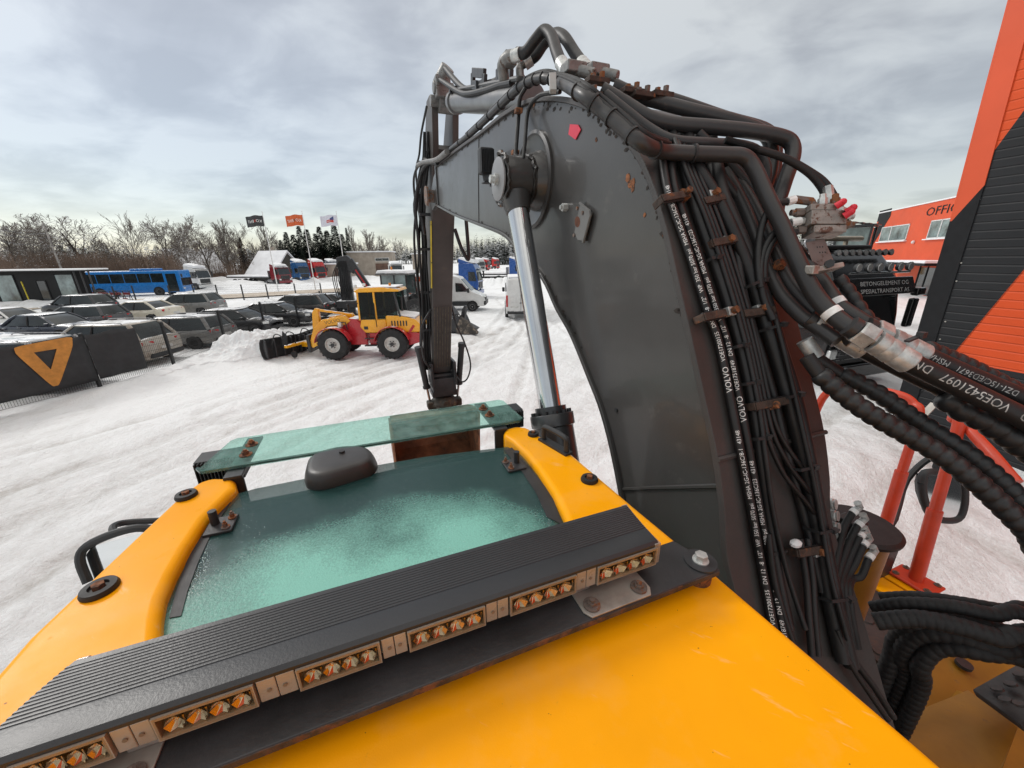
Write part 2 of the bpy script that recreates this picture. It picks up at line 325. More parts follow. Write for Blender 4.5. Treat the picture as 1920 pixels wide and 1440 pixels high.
# ---- roof hatch glass: teal tint, frosted with droplets in the middle, dark printed border
def hatch_mat():
    mt = bpy.data.materials.new('hatch_glass'); mt.use_nodes = True; t = mt.node_tree; L = t.links.new; b = t.nodes['Principled BSDF']
    tcn = t.nodes.new('ShaderNodeTexCoord'); s = t.nodes.new('ShaderNodeSeparateXYZ'); L(tcn.outputs['Object'], s.inputs[0])
    def noise(sc, det=4, rg=0.6):
        n = t.nodes.new('ShaderNodeTexNoise'); n.inputs['Scale'].default_value = sc; n.inputs['Detail'].default_value = det; n.inputs['Roughness'].default_value = rg; L(tcn.outputs['Object'], n.inputs['Vector']); return n.outputs['Fac']
    # melt-water frost: a wide bank lying across the rear half of the pane, ragged towards its rim
    ex = math_n(t, 'POWER', math_n(t, 'ABSOLUTE', math_n(t, 'DIVIDE', math_n(t, 'ADD', s.outputs[0], 0.05), 0.40)), 4.0)
    ey = math_n(t, 'POWER', math_n(t, 'ABSOLUTE', math_n(t, 'DIVIDE', math_n(t, 'SUBTRACT', s.outputs[1], 0.52), 0.36)), 2.0)
    d = math_n(t, 'SUBTRACT', 1.0, math_n(t, 'ADD', ex, ey))
    d = math_n(t, 'ADD', d, math_n(t, 'MULTIPLY', math_n(t, 'SUBTRACT', noise(5, 3), 0.5), 1.1))
    d = math_n(t, 'ADD', d, math_n(t, 'MULTIPLY', math_n(t, 'SUBTRACT', noise(230, 3, 0.8), 0.5), 0.9))
    fr = ramp(t, d, [(0.02, (0, 0, 0)), (0.85, (1, 1, 1))])
    fl = ramp(t, noise(170, 2, 0.5), [(0.70, (0, 0, 0)), (0.73, (1, 1, 1))])
    c = t.nodes.new('ShaderNodeMix'); c.data_type = 'RGBA'; L(fr, c.inputs[0]); c.inputs[6].default_value = (0.025, 0.075, 0.072, 1); c.inputs[7].default_value = (0.20, 0.50, 0.42, 1)
    c2 = t.nodes.new('ShaderNodeMix'); c2.data_type = 'RGBA'; L(math_n(t, 'MULTIPLY', fl, 0.3), c2.inputs[0]); L(c.outputs[2], c2.inputs[6]); c2.inputs[7].default_value = (0.55, 0.66, 0.66, 1)
    L(c2.outputs[2], b.inputs['Base Color'])
    L(math_n(t, 'ADD', 0.10, math_n(t, 'MULTIPLY', fr, 0.55)), b.inputs['Roughness'])
    L(math_n(t, 'ADD', 0.62, math_n(t, 'MULTIPLY', fr, 0.38), True), b.inputs['Alpha'])
    bp = t.nodes.new('ShaderNodeBump'); bp.inputs['Strength'].default_value = 0.25; bp.inputs['Distance'].default_value = 0.004; L(noise(260, 2), bp.inputs['Height']); L(bp.outputs[0], b.inputs['Normal'])
    return mt
ZG = 3.425
gl = xy(XS([(952, 838), (800, 856), (640, 884), (480, 916), (415, 934)], z=ZG)) + [(-0.42, 0.9), (-0.45, 0.45), (0.43, 0.45), (0.42, 0.9)]
hatch = P('roof_hatch', MB().prism(gl, ZG - 0.008, ZG, 'z'), hatch_mat(), smooth=0)
def strip(mb, a, b, z, h): mb.prism(a + b[::-1], z, z + h, 'z')
fb = MB(); strip(fb, xy(XS([(425, 938), (388, 985), (352, 1050), (330, 1110), (318, 1160)], z=ZG)), xy(XS([(434, 940), (402, 990), (372, 1055), (352, 1110), (340, 1156)], z=ZG)), ZG + 0.0006, 0.0014)
Sb('border_seal', fb, BLK, hatch); fb = MB(); strip(fb, xy(XS([(945, 845), (975, 880), (1005, 925), (1025, 970)], z=ZG)), xy(XS([(960, 840), (1000, 885), (1035, 930), (1055, 985)], z=ZG)), ZG + 0.0006, 0.0014)
Sb('border_seal', fb, BLK, hatch)
# ---- front edge: cross tube under the visor, light housings, visor glass with bolts
m = MB().box2((-0.43, 1.075, 3.33), (0.42, 1.10, 3.37)); P('cab_front_rail', m, BLK, bevel=0.008)
ZV = 3.47
vis = xy(XS([(432, 826), (445, 821), (935, 749), (944, 751), (980, 783), (975, 788), (376, 884), (372, 879)], z=ZV))
def visor_mat():
    mt = bpy.data.materials.new('visor_glass'); mt.use_nodes = True; t = mt.node_tree; t.nodes.clear(); L = t.links.new
    o = t.nodes.new('ShaderNodeOutputMaterial'); mx = t.nodes.new('ShaderNodeMixShader'); tr = t.nodes.new('ShaderNodeBsdfTransparent'); tr.inputs[0].default_value = (0.72, 0.90, 0.85, 1)
    p = t.nodes.new('ShaderNodeBsdfPrincipled'); p.inputs['Base Color'].default_value = (0.36, 0.56, 0.51, 1); p.inputs['Specular IOR Level'].default_value = 0.6
    tcn = t.nodes.new('ShaderNodeTexCoord'); n = t.nodes.new('ShaderNodeTexNoise'); n.inputs['Scale'].default_value = 26; n.inputs['Detail'].default_value = 8; n.inputs['Roughness'].default_value = 0.75; L(tcn.outputs['Object'], n.inputs['Vector'])
    L(ramp(t, n.outputs['Fac'], [(0.35, (0.08,) * 3), (0.75, (0.36,) * 3)]), mx.inputs[0]); L(ramp(t, n.outputs['Fac'], [(0.4, (0.08,) * 3), (0.7, (0.45,) * 3)]), p.inputs['Roughness'])
    L(tr.outputs[0], mx.inputs[1]); L(p.outputs[0], mx.inputs[2]); L(mx.outputs[0], o.inputs[0]); return mt
visor = P('rain_visor', MB().prism(vis, ZV - 0.010, ZV, 'z'), visor_mat(), bevel=0.002, smooth=30)
ed = MB()
EDG = M('glass_edge', (0.015, 0.06, 0.05), 0.2)
pe = XS([(980, 784), (975, 789), (376, 885), (371, 879)], z=ZV - 0.0055)
ed.tube(pe, 0.0056, 6); Sb('polished_edge', ed, EDG, visor)
def bolt(c, r=0.011, h=0.010, n=(0, 0, 1), mb=None):
    mb = mb or MB(); c = np.array(c, float); n = np.array(n, float)
    mb.cyl(c, c + n * 0.003, r * 1.75, n=18); mb.cyl(c + n * 0.003, c + n * (0.003 + h), r, n=6); mb.cyl(c + n * (0.003 + h), c + n * (0.006 + h * 1.25), r * 0.55, n=10); return mb
for p in ((472, 834), (461, 853), (906, 767), (918, 779)): Sb('bolt', bolt(X(*p, z=ZV + 0.001), 0.0095, 0.009), RUST, visor)
for p, q in (((466, 843), -1), ((912, 772), 1)):
    c = X(*p, z=ZV - 0.014); c = (c[0], 1.25, ZV)
    m = MB().box2((c[0] - 0.022, 1.085, ZV - 0.020), (c[0] + 0.022, 1.34, ZV - 0.011)).box2((c[0] - 0.022, 1.09, 3.30), (c[0] + 0.022, 1.098, ZV - 0.021)); P('visor_bracket', m, STEELB, bevel=0.002)
for p in ((408, 889), (958, 792)):
    c = X(*p, z=ZV - 0.06); m = MB().box((c[0], c[1] + 0.055, c[2]), (0.115, 0.07, 0.075))
    for i in range(13): m.box((c[0] - 0.052 + i * 0.0087, c[1] + 0.012, c[2] + 0.004), (0.0035, 0.016, 0.066))
    w1 = P('work_light', m, BLK, bevel=0.003)
    Sb('lens', MB().box((c[0], c[1] + 0.093, c[2]), (0.10, 0.006, 0.062)), LAMPG, w1)
# ---- rubber caps on the roof bolts, grab handle, hinge plates, sensor dome
for p, r in (((350, 931), 0.023), ((188, 1107), 0.0265), ((1000, 816), 0.018), ((1105, 901), 0.022)):
    c = X(*p, z=ZR); m = MB().lathe([(0, 0.0005), (r, 0.0005), (r * 1.02, 0.004), (r * 0.92, 0.010), (r * 0.55, 0.0105), (r * 0.5, 0.006), (0, 0.006)], c, n=24)
    k = P('bolt_cap', m, RUBM); Sb('bolt_head', MB().cyl((c[0], c[1], c[2] + 0.005), (c[0], c[1], c[2] + 0.015), r * 0.36, n=6), RUST, k)
c = np.array(X(1040, 838, z=ZR)); a = np.array([-0.012, 0.05, 0]); b = np.array([0.012, -0.05, 0])
hp = spline([c + a, c + a + (0, 0, 0.035), c + a * 0.8 + (0, 0, 0.05), c + b * 0.8 + (0, 0, 0.05), c + b + (0, 0, 0.035), c + b], 5)
m = MB().tube(hp, 0.008, 10); m.beam(c + a * 1.25 + (0, 0, 0.003), c + b * 1.25 + (0, 0, 0.003), 0.028, 0.008); P('grab_handle', m, BLK, bevel=0.002)
for c0, sgn in (((415, 985), 1), ((963, 872), -1)):
    c = X(*c0, z=ZG + 0.004); m = MB().box((c[0], c[1], ZG + 0.004), (0.055, 0.062, 0.007)); pl = P('hinge_plate', m, STEELB, bevel=0.002)
    q = MB().cyl((c[0] - 0.012 * sgn, c[1] + 0.006, ZG + 0.007), (c[0] - 0.012 * sgn, c[1] + 0.006, ZG + 0.042), 0.0085, n=12); Sb('hinge_pin', q, BLK, pl)
    for dx, dy in ((0.018 * sgn, 0.018), (0.014 * sgn, -0.018)): Sb('bolt', bolt((c[0] + dx, c[1] + dy, ZG + 0.0075), 0.005, 0.009), RUSTY, pl)
def chaik0(pl, n=2, k=0.22):
    for _ in range(n): pl = [q for i in range(len(pl)) for q in ((pl[i][0] * (1 - k) + pl[(i + 1) % len(pl)][0] * k, pl[i][1] * (1 - k) + pl[(i + 1) % len(pl)][1] * k), (pl[i][0] * k + pl[(i + 1) % len(pl)][0] * (1 - k), pl[i][1] * k + pl[(i + 1) % len(pl)][1] * (1 - k)))]
    return pl
# dome sits on the front edge of the hatch: lofted from an outline
base = chaik0(xy(XS([(570, 914), (600, 922), (660, 904), (703, 890), (709, 872), (690, 855), (640, 856), (580, 872)], z=ZG))); ctr = np.mean(base, axis=0)
rings = []
for h, s in ((0.0, 1.02), (0.008, 1.02), (0.022, 0.98), (0.036, 0.92), (0.041, 0.86), (0.0435, 0.76), (0.045, 0.5), (0.0452, 0.2)): rings.append([(ctr[0] + (p[0] - ctr[0]) * s, ctr[1] + (p[1] - ctr[1]) * s, ZG + 0.001 + h) for p in base])
dm = P('wiper_motor_cover', MB().loft(rings), M('warm_black', (0.032, 0.029, 0.028), 0.42, var=0.15, vs=14, bump=0.04, bs=200), smooth=48)
Sb('screw', MB().cyl((ctr[0], ctr[1] + 0.03, ZG + 0.044), (ctr[0], ctr[1] + 0.03, ZG + 0.052), 0.008, n=12), BLK, dm)
m = MB().box2((-0.43, 0.84, 3.26), (0.42, 1.03, 3.40)); P('front_header', m, BLK, bevel=0.01)
m = MB().tube(spline([(-0.35, 0.99, ZG - 0.02), (-0.1, 1.015, ZG - 0.012), (0.15, 1.03, ZG - 0.012), (0.35, 1.03, ZG - 0.02)]), 0.008, 8); P('hatch_front_seal', m, RUBM)
# ---- steel cross bar that carries the light bar
ZP = 3.487
pr = X(1362, 1078, z=ZP); pf = X(1312, 1034, z=ZP); prr = X(700, 1303, z=ZP)
fr0 = (pr[1] + prr[1]) / 2; rr1 = pr[0]; ff1 = fr0 + 0.085
m = MB().prism([(-0.66, fr0), (rr1, fr0), (rr1 - 0.004, fr0 + 0.03), (rr1 - 0.022, ff1), (-0.66, ff1)], ZP - 0.012, ZP, 'z')
bar = P('light_bar_carrier', m, STEELB, bevel=0.002)
Sb('rusty_edge', MB().box2((-0.659, fr0 - 0.0012, ZP - 0.0105), (rr1 - 0.002, fr0 + 0.0005, ZP - 0.0015)), M('rust_edge', (0.05, 0.036, 0.03), 0.7, var=0.3, vs=25, bump=0.4, bs=90, col2=(0.17, 0.075, 0.035), s2=22, thr=0.5, soft=0.1), bar)
c = np.array(X(1313, 1053, z=ZP)); q = MB().lathe([(0, 0), (0.027, 0), (0.027, 0.003), (0, 0.003)], c, n=28); Sb('washer', q, STEELB, bar)
Sb('bolt', MB().cyl(c + (0, 0, 0.003), c + (0, 0, 0.005), 0.0135, n=20).cyl(c + (0, 0, 0.005), c + (0, 0, 0.016), 0.0105, n=6), ZINC, bar)
m = MB().cyl((c[0], c[1], ZR - 0.005), (c[0], c[1], ZP - 0.013), 0.022, n=20); Sb('rubber_spacer', m, RUST, bar)
# ---- light bar
ZL0, ZL1 = 3.513, 3.552
fR = X(1247, 1026, z=ZL1)[1]; fR = (fR + X(500, 1245, z=ZL1)[1]) / 2
fF = X(1175, 946, z=ZL1)[1]; fF = (fF + X(600, 1098, z=ZL1)[1]) / 2
rE = X(1247, 1026, z=ZL1)[0]; rF = X(1175, 946, z=ZL1)[0]; rL = X(155, 1226, z=ZL1)[0]; rLE = rL - (rE - rF) - 0.05
prof = [(fR + 0.001, ZL1 - 0.009), (fR + 0.001, ZL1 - 0.004), (fR + 0.006, ZL1 - 0.0005), (fR + 0.035, ZL1 + 0.0005)]
nr = 13; f0r = fR + 0.037; step = (fF - 0.010 - f0r) / nr
for i in range(nr):
    f = f0r + i * step; prof += [(f, ZL1), (f + step * 0.12, ZL1 + 0.0008), (f + step * 0.55, ZL1 + 0.0008), (f + step * 0.68, ZL1 - 0.0002)]
prof += [(fF - 0.006, ZL1), (fF, ZL1 - 0.006), (fF, ZL0 + 0.004), (fF - 0.004, ZL0), (fR + 0.02, ZL0), (fR + 0.022, ZL1 - 0.009)]
fc = fF - 0.10
def rend(f, side):
    k = max(0.0, (f - fc) / (fF - fc)) ** 1.6; return (rE - (rE - rF) * k) if side > 0 else (rLE + (rL - rLE) * k)
rings = [[(rend(f, sd_), f, z) for f, z in prof] for sd_ in (-1, 1)]
BARM = M('anodised_black', (0.022, 0.024, 0.028), 0.36, var=0.15, vs=3, bump=0.05, bs=300, col2=(0.16, 0.17, 0.18), s2=130, thr=0.735, soft=0.02, rvar=0.1)
lb = P('light_bar', MB().loft(rings), BARM, smooth=25)
LBK = M('lens_backing', (0.34, 0.305, 0.25), 0.28, var=0.08, vs=12, col2=(0.22, 0.19, 0.15), s2=50, thr=0.62, soft=0.12, coat=0.6)
REFL = M('reflector_gold', (0.90, 0.87, 0.80), 0.13, metal=1.0, var=0.15, vs=80)
CLEAR = glass_mat('clear_lens', (0.93, 0.86, 0.76), 0.07, 0.05, True)
edges = [1232, 1119, 1081, 955, 911, 764, 715, 556, 481, 287, 208, 20]
zm = (ZL0 + ZL1) / 2 - 0.004; rs = [r_at(e, fR, zm) for e in edges] + [rLE]
LZ0, LZ1 = ZL0 - 0.004, ZL1 - 0.0095
m = MB().box2((rLE + 0.002, fR + 0.011, LZ0), (rE - 0.002, fR + 0.019, LZ1)); Sb('lens_backing', m, LBK, lb)
for i in range(0, 11, 2):
    b_, a_ = rs[i], rs[i + 1]
    q = MB(); wq = (b_ - a_ - 0.012) / 4
    for j in range(4):
        cx_ = a_ + 0.006 + wq * (j + 0.5)
        # facetted mirror cup with a split rim, a bright bar over it
        xl, xr, zl_, zh_ = cx_ - wq * 0.48, cx_ + wq * 0.48, LZ0 + 0.004, LZ1 - 0.012; fo, fi = fR + 0.0015, fR + 0.0095; zc_ = (zl_ + zh_) / 2
        oct_ = [(xl, fo, zc_), (xl + wq * .2, fo, zl_), (cx_, fo + .003, zl_), (xr - wq * .2, fo, zl_), (xr, fo, zc_), (xr - wq * .2, fo, zh_), (cx_, fo + .003, zh_), (xl + wq * .2, fo, zh_)]; inn = [(cx_ + (p[0] - cx_) * .28, fi, zc_ + (p[2] - zc_) * .28) for p in oct_]
        for a8 in range(8): q.add([oct_[a8], oct_[(a8 + 1) % 8], inn[(a8 + 1) % 8], inn[a8]], [(0, 1, 2, 3)])
        q.add(inn, [tuple(range(8))]); q.ball((cx_, fi - .001, zc_), wq * .11, 8)
        q.box((cx_, fR + 0.005, LZ1 - 0.0065), (wq * 0.55, 0.006, 0.0042), ((1, 0, 0), (0, .9, .43), (0, -.43, .9))); q.box((xr, fR + 0.004, zc_ + .003), (wq * .07, 0.006, 0.016))
    ln = Sb('reflector', q, REFL, lb, smooth=0)
    Sb('lens_rim', MB().box2((a_ + 0.001, fR - 0.0015, LZ0 - 0.001), (b_ - 0.001, fR + 0.012, LZ0 + 0.0035)).box2((a_ + 0.001, fR - 0.0015, LZ1 - 0.004), (b_ - 0.001, fR + 0.004, LZ1)).box2((a_ + 0.001, fR - 0.0015, LZ0 + 0.0035), (a_ + 0.004, fR + 0.012, LZ1 - 0.004)).box2((b_ - 0.004, fR - 0.0015, LZ0 + 0.0035), (b_ - 0.001, fR + 0.012, LZ1 - 0.004)), LBK, lb)
    Sb('lens', MB().box2((a_ + 0.002, fR - 0.002, LZ0), (b_ - 0.002, fR + 0.0, LZ1)), CLEAR, lb, bevel=0.0008)
    if i + 2 < len(rs):
        c0_, c1_ = rs[i + 2], rs[i + 1]
        Sb('spacer_module', MB().box2((c0_ + 0.001, fR + 0.001, LZ0), ((c0_ + c1_) / 2 - 0.0004, fR + 0.010, LZ1)).box2(((c0_ + c1_) / 2 + 0.0004, fR + 0.001, LZ0), (c1_ - 0.001, fR + 0.010, LZ1)), LBK, lb, bevel=0.001)
        q = MB()
        for s_ in (0.3, 0.7): q.cyl((c0_ + (c1_ - c0_) * s_, fR - 0.0005, zm - 0.003), (c0_ + (c1_ - c0_) * s_, fR + 0.002, zm - 0.003), 0.0024, n=10)
        Sb('screw', q, M('screw_brown', (0.20, 0.155, 0.11), 0.5), lb)
# clear rounded end caps
for sd_ in (-1, 1):
    pts = [(rend(f, sd_) + 0.004 * sd_, f) for f in np.linspace(fR + 0.0, fF, 9)]; pts2 = [(p[0] - 0.012 * sd_, p[1]) for p in pts]
    Sb('end_cap', MB().prism(pts + pts2[::-1], LZ0, ZL1 - 0.003, 'z'), glass_mat('end_cap_clear', (0.66, 0.58, 0.50), 0.35, 0.12), lb, bevel=0.001)
for px_ in (1150, 150):
    rc = r_at(px_, fR - 0.01, ZP); q = MB()
    ol = [(rc - 0.062, fR - 0.022), (rc - 0.054, fR - 0.034), (rc + 0.054, fR - 0.034), (rc + 0.062, fR - 0.022), (rc + 0.062, fR + 0.02), (rc - 0.062, fR + 0.02)]
    q.prism(ol, ZP + 0.0005, ZP + 0.0035, 'z'); q.box2((rc - 0.062, fR + 0.012, ZP + 0.0036), (rc - 0.03, fR + 0.0145, ZL0)); q.box2((rc + 0.03, fR + 0.012, ZP + 0.0036), (rc + 0.062, fR + 0.0145, ZL0))
    bk = Sb('mounting_foot', q, GALV, lb, bevel=0.001)
    for dx in (-0.044, 0.044): bolt((rc + dx, fR - 0.016, ZP + 0.0036), 0.0075, 0.005, mb=(qq := MB())); Sb('foot_bolt', qq, RUSTY, lb)
# ---- left mirror
c = np.array(X(205, 1040, d=1.02)); u = np.array([0.80, -0.1, 0.58]); u /= np.linalg.norm(u); vdir = np.array(X(205, 1040, d=1.0)) - np.array([0, 0, CAMH]); vdir /= np.linalg.norm(vdir)
mm = P('left_mirror', MB().tube(spline([X(165, 1092, d=1.02), X(150, 1050, d=1.02), X(163, 1024, d=1.03), X(215, 1000, d=1.04), X(268, 990, d=1.06), X(300, 1010, d=1.07), X(260, 1110, d=1.04)], 4), 0.011, 10), BLK)
Sb('mirror_glass', MB().prism([(0, 0)] * 0 or [(0, 0), (1, 0), (1, 1), (0, 1)], 0, 0.001, 'z') if False else MB().add(XS([(160, 1090), (158, 1045), (172, 1025), (270, 998), (296, 1012), (258, 1108)], d=1.035), [(0, 1, 2, 3, 4, 5)]), MIRR, mm, smooth=0)
P('mirror_arm', MB().tube(spline([X(216, 1002, d=1.05), X(212, 988, d=1.07), X(235, 980, d=1.1), X(300, 976, d=1.14)]), 0.009, 8), BLK)
# ================================================================== boom: box section, banana shaped; profile in (forward, up)
BL, BR = 0.72, 1.10
Tpx = [(815, 310), (855, 278), (900, 245), (940, 212), (980, 188), (1012, 180), (1050, 180), (1085, 188), (1120, 205), (1160, 240), (1200, 290), (1228, 355), (1250, 430), (1275, 540), (1300, 650), (1322, 750), (1345, 857), (1358, 960), (1366, 1060)]
T = [X(*p, r=BL)[1:] for p in Tpx] + [(0.38, 3.13), (0.226, 2.84), (-0.15, 2.1), (-0.28, 1.8)]
Bpx = [(815, 385), (851, 405), (898, 424), (940, 442), (964, 466), (1012, 521), (1040, 580), (1067, 629), (1100, 710), (1125, 777), (1150, 880)]
Bq = [X(*p, r=BL)[1:] for p in Bpx] + [(0.80, 3.0), (0.55, 2.45), (0.15, 1.70)]
def resamp(pl, n): 
    s = spline([(p[0], p[1], 0) for p in pl], 4); return [(p[0], p[1]) for p in s]
Ts = resamp(T, 0); Bs = resamp(Bq, 0)
def offp(pl, d):
    out = []
    for i, p in enumerate(pl):
        a = pl[max(0, i - 1)]; b = pl[min(len(pl) - 1, i + 1)]; L = math.hypot(b[0] - a[0], b[1] - a[1]) or 1; dx, dz = (b[0] - a[0]) / L, (b[1] - a[1]) / L
        out.append((p[0] + dz * d, p[1] - dx * d))
    return out
Tin = offp(Ts, -0.018); Bin = offp(Bs, 0.018)
m = MB().prism(Tin + Bin[::-1], BL + 0.014, BR - 0.014, 'x')
CHIP = M('paint_chip', (0.022, 0.016, 0.013), 0.8, var=0.4, vs=60, col2=(0.14, 0.055, 0.025), s2=25, thr=0.62)
m.mat(1); rc_ = random.Random(31)
for (cur, cnt, lo_, hi_) in ((offp(Ts, -0.020), 90, 0.0, 0.035), (offp(Bs, 0.020), 26, -0.025, 0.0)):
    nC = int(len(cur) * 0.62)
    for _ in range(cnt):   # chips in the paint along the welded edges
        i = rc_.randrange(0, nC - 1); s = rc_.random(); p = (cur[i][0] * (1 - s) + cur[i + 1][0] * s, cur[i][1] * (1 - s) + cur[i + 1][1] * s); dz = -rc_.uniform(lo_, hi_) * rc_.random(); rr_ = rc_.uniform(0.003, 0.009) * (1.3 if p[0] > 2 else 1); st = rc_.uniform(0.5, 2.2)
        m.add([(BL + 0.0128, p[0] + math.cos(6.283 * k / 7) * rr_ * st * rc_.uniform(.5, 1.2), p[1] + dz + math.sin(6.283 * k / 7) * rr_ * rc_.uniform(.5, 1.2)) for k in range(7)], [tuple(range(7))])
boom = P('boom', m, [BOOM, CHIP], smooth=30)
m = MB()
rings = [[(BL, a[0], a[1]), (BR, a[0], a[1]), (BR, b[0], b[1]), (BL, b[0], b[1])] for a, b in zip(Ts, offp(Ts, -0.017))]; m.loft(rings)
Sb('top_plate', m, BOOMT, boom, bevel=0.003, smooth=40)
m = MB(); rings = [[(BL, a[0], a[1]), (BR, a[0], a[1]), (BR, b[0], b[1]), (BL, b[0], b[1])] for a, b in zip(Bs, offp(Bs, 0.017))]; m.loft(rings)
Sb('bottom_plate', m, BOOM, boom, bevel=0.003, smooth=40)
# nose: fork plates running on past the box section to the stick pin
tip_t, tip_b = T[0], Bq[0]
ng = [(tip_t[0] - 0.05, tip_t[1] - 0.02), (tip_t[0] + 0.16, tip_t[1] - 0.06), (tip_t[0] + 0.34, tip_t[1] - 0.16), (tip_t[0] + 0.36, tip_t[1] - 0.27), (tip_b[0] + 0.22, tip_b[1] - 0.02), (tip_b[0] - 0.05, tip_b[1] + 0.02)]
for a, b in ((BL + 0.012, BL + 0.05), (BR - 0.05, BR - 0.012)): Sb('nose_plate', MB().prism(ng, a, b, 'x'), BOOM, boom, bevel=0.004)
Sb('nose_end_plate', MB().box2((BL + 0.001, tip_t[0] - 0.01, tip_b[1] - 0.01), (BR - 0.001, tip_t[0] + 0.02, tip_t[1] + 0.005)), BOOM, boom, bevel=0.003)
pin = (tip_t[0] + 0.24, (tip_t[1] + tip_b[1]) / 2 - 0.06)
Sb('stick_pin', MB().cyl((BL - 0.035, pin[0], pin[1]), (BR + 0.035, pin[0], pin[1]), 0.055, n=18).cyl((BL - 0.06, pin[0], pin[1]), (BL - 0.035, pin[0], pin[1]), 0.085, n=18), RUSTY, boom, bevel=0.004)
# weld seams on the web and the back plate
WL = BL + 0.0135
def seam(pl, wd, nm='weld_seam', mt=BOOM, h=0.006):
    mb = MB(); mb.tube([(WL - 0.001, p[1], p[2]) for p in XS(pl, r=WL)], wd, 6); Sb(nm, mb, mt, boom)
seam([(1170, 917), (1230, 914), (1348, 911)], 0.006); seam([(898, 258), (897, 340), (898, 420)], 0.0022)
def on_top(px, py, off=0.0):
    q = ray(px, py); a, b, c = q @ ER, q @ EF, q[2]; best = None; Q = T
    for (f0, z0), (f1, z1) in zip(Q[:-1], Q[1:]):
        df, dz = f1 - f0, z1 - z0; L = math.hypot(df, dz); n0, n1 = dz / L, -df / L
        det = b * (-dz) + df * c
        if abs(det) < 1e-9: continue
        y0, y1 = f0 + n0 * off, z0 + n1 * off - CAMH
        t = (y0 * (-dz) + df * y1) / det; s = (b * y1 - c * y0) / det
        if t > 0 and -0.12 <= s <= 1.12 and (best is None or t < best[0]): best = (t, (t * a, t * b, CAMH + t * c), (0, n0, n1))
    if best is None: raise ValueError('off the boom %s %s' % (px, py))
    return best
for a, b in (((1346, 862), (1548, 810)),):
    mb = MB(); mb.tube([on_top(a[0] + (b[0] - a[0]) * k / 8, a[1] + (b[1] - a[1]) * k / 8, 0.001)[1] for k in range(9)], 0.0065, 6); Sb('weld_seam', mb, BOOMT, boom)
# big reinforcing ring, cylinder boss and trunnion
cb = X(1000, 341, r=WL); cb = (WL, cb[1], cb[2])
Sb('boss_ring', MB().lathe([(0.001, 0.0), (0.185, 0.0), (0.185, 0.010), (0.172, 0.014), (0.160, 0.009), (0.05, 0.009), (0.001, 0.009)], cb, (-1, 0, 0), 48), BOOM, boom)
ec = np.array(X(962, 338, r=0.62)); tr = np.array([1, 0, 0])
Sb('trunnion', MB().lathe([(0.001, 0), (0.115, 0), (0.105, 0.03), (0.092, 0.055), (0.001, 0.055)], (WL, ec[1], ec[2]), (-1, 0, 0), 36), BOOM, boom)
lc = P('boom_cylinder', MB().cyl(ec + tr * 0.052, ec - tr * 0.052, 0.086, n=32).lathe([(0.001, 0), (0.096, 0), (0.096, 0.012), (0.001, 0.012)], ec + tr * 0.058, (1, 0, 0), 32), BOOM)
q = MB().lathe([(0.001, 0), (0.078, 0), (0.078, 0.006), (0.070, 0.008), (0.001, 0.008)], ec - tr * 0.060, (-1, 0, 0), 32); Sb('pin_cap', q, M('pale_grey', (0.24, 0.24, 0.245), 0.45, metal=0.2, var=0.1), lc)
Sb('pin_bolt', MB().cyl(ec - tr * 0.066, ec - tr * 0.082, 0.022, n=16).cyl(ec - tr * 0.082, ec - tr * 0.098, 0.015, n=6), ZINC, lc)
def ragged_ring(xc, r0):
    mb = MB(); pts = []
    for j in range(41):
        a = 2 * math.pi * j / 40; rr_ = r0 + random.uniform(-0.002, 0.005); pts.append((xc + random.uniform(-0.006, 0.006), ec[1] + math.cos(a) * rr_, ec[2] + math.sin(a) * rr_))
    return mb.tube(pts, [random.uniform(0.005, 0.011) for _ in pts], 6)
GREASE = M('old_grease', (0.014, 0.011, 0.009), 0.4, var=0.3, vs=50, bump=0.5, bs=60, col2=(0.10, 0.045, 0.02), s2=30, thr=0.6)
for xo in (-0.050, 0.058): Sb('grease_ring', ragged_ring(ec[0] + xo, 0.089), GREASE, lc)
be = np.array(X(1034, 776, r=0.62)); ax = (ec - be) / np.linalg.norm(ec - be)
Sb('rod', MB().cyl(ec - ax * 0.12, be - ax * 0.05, 0.043, n=32), CHROME, lc)
Sb('rod_eye_neck', MB().cyl(ec - ax * 0.07, ec - ax * 0.135, 0.062, 0.048, 28), BOOM, lc)
hd = MB().cyl(be + ax * 0.028, be, 0.060, n=32).lathe([(0.001, 0), (0.082, 0), (0.084, -0.003), (0.084, -0.045), (0.076, -0.05), (0.076, -1.35), (0.001, -1.35)], be, ax, 36)
brl = Sb('barrel', hd, M('cylinder_grey', (0.035, 0.036, 0.038), 0.33, var=0.1, vs=6, coat=0.3), lc, smooth=40)
x1 = Vector(ax).orthogonal().normalized(); x2 = Vector(ax).cross(x1)
for j in range(12):
    a = math.pi * 2 * j / 12; o = np.array(x1 * math.cos(a) + x2 * math.sin(a)) * 0.071; Sb('head_bolt', MB().cyl(be + o, be + o + ax * 0.012, 0.0085, n=12), BLK, lc)
# grease line pair to the boss
P('grease_hose', MB().tube(spline([X(1050, 172, r=0.70), X(1010, 180, r=0.695), X(990, 210, r=0.70), X(984, 270, r=0.665), X(979, 300, r=0.64), ec + (0.01, 0, 0.09)]), 0.0075, 8), RUBM)
P('grease_hose', MB().tube(spline([X(985, 165, r=0.72), X(975, 185, r=0.705), X(972, 220, r=0.70), X(967, 285, r=0.66), X(964, 305, r=0.62)]), 0.0085, 8), RUBM)
for p in ((972, 208), (966, 286)): c = np.array(X(*p, r=0.695)); P('hose_tab', MB().box(c, (0.03, 0.028, 0.018)), RUST, bevel=0.003)
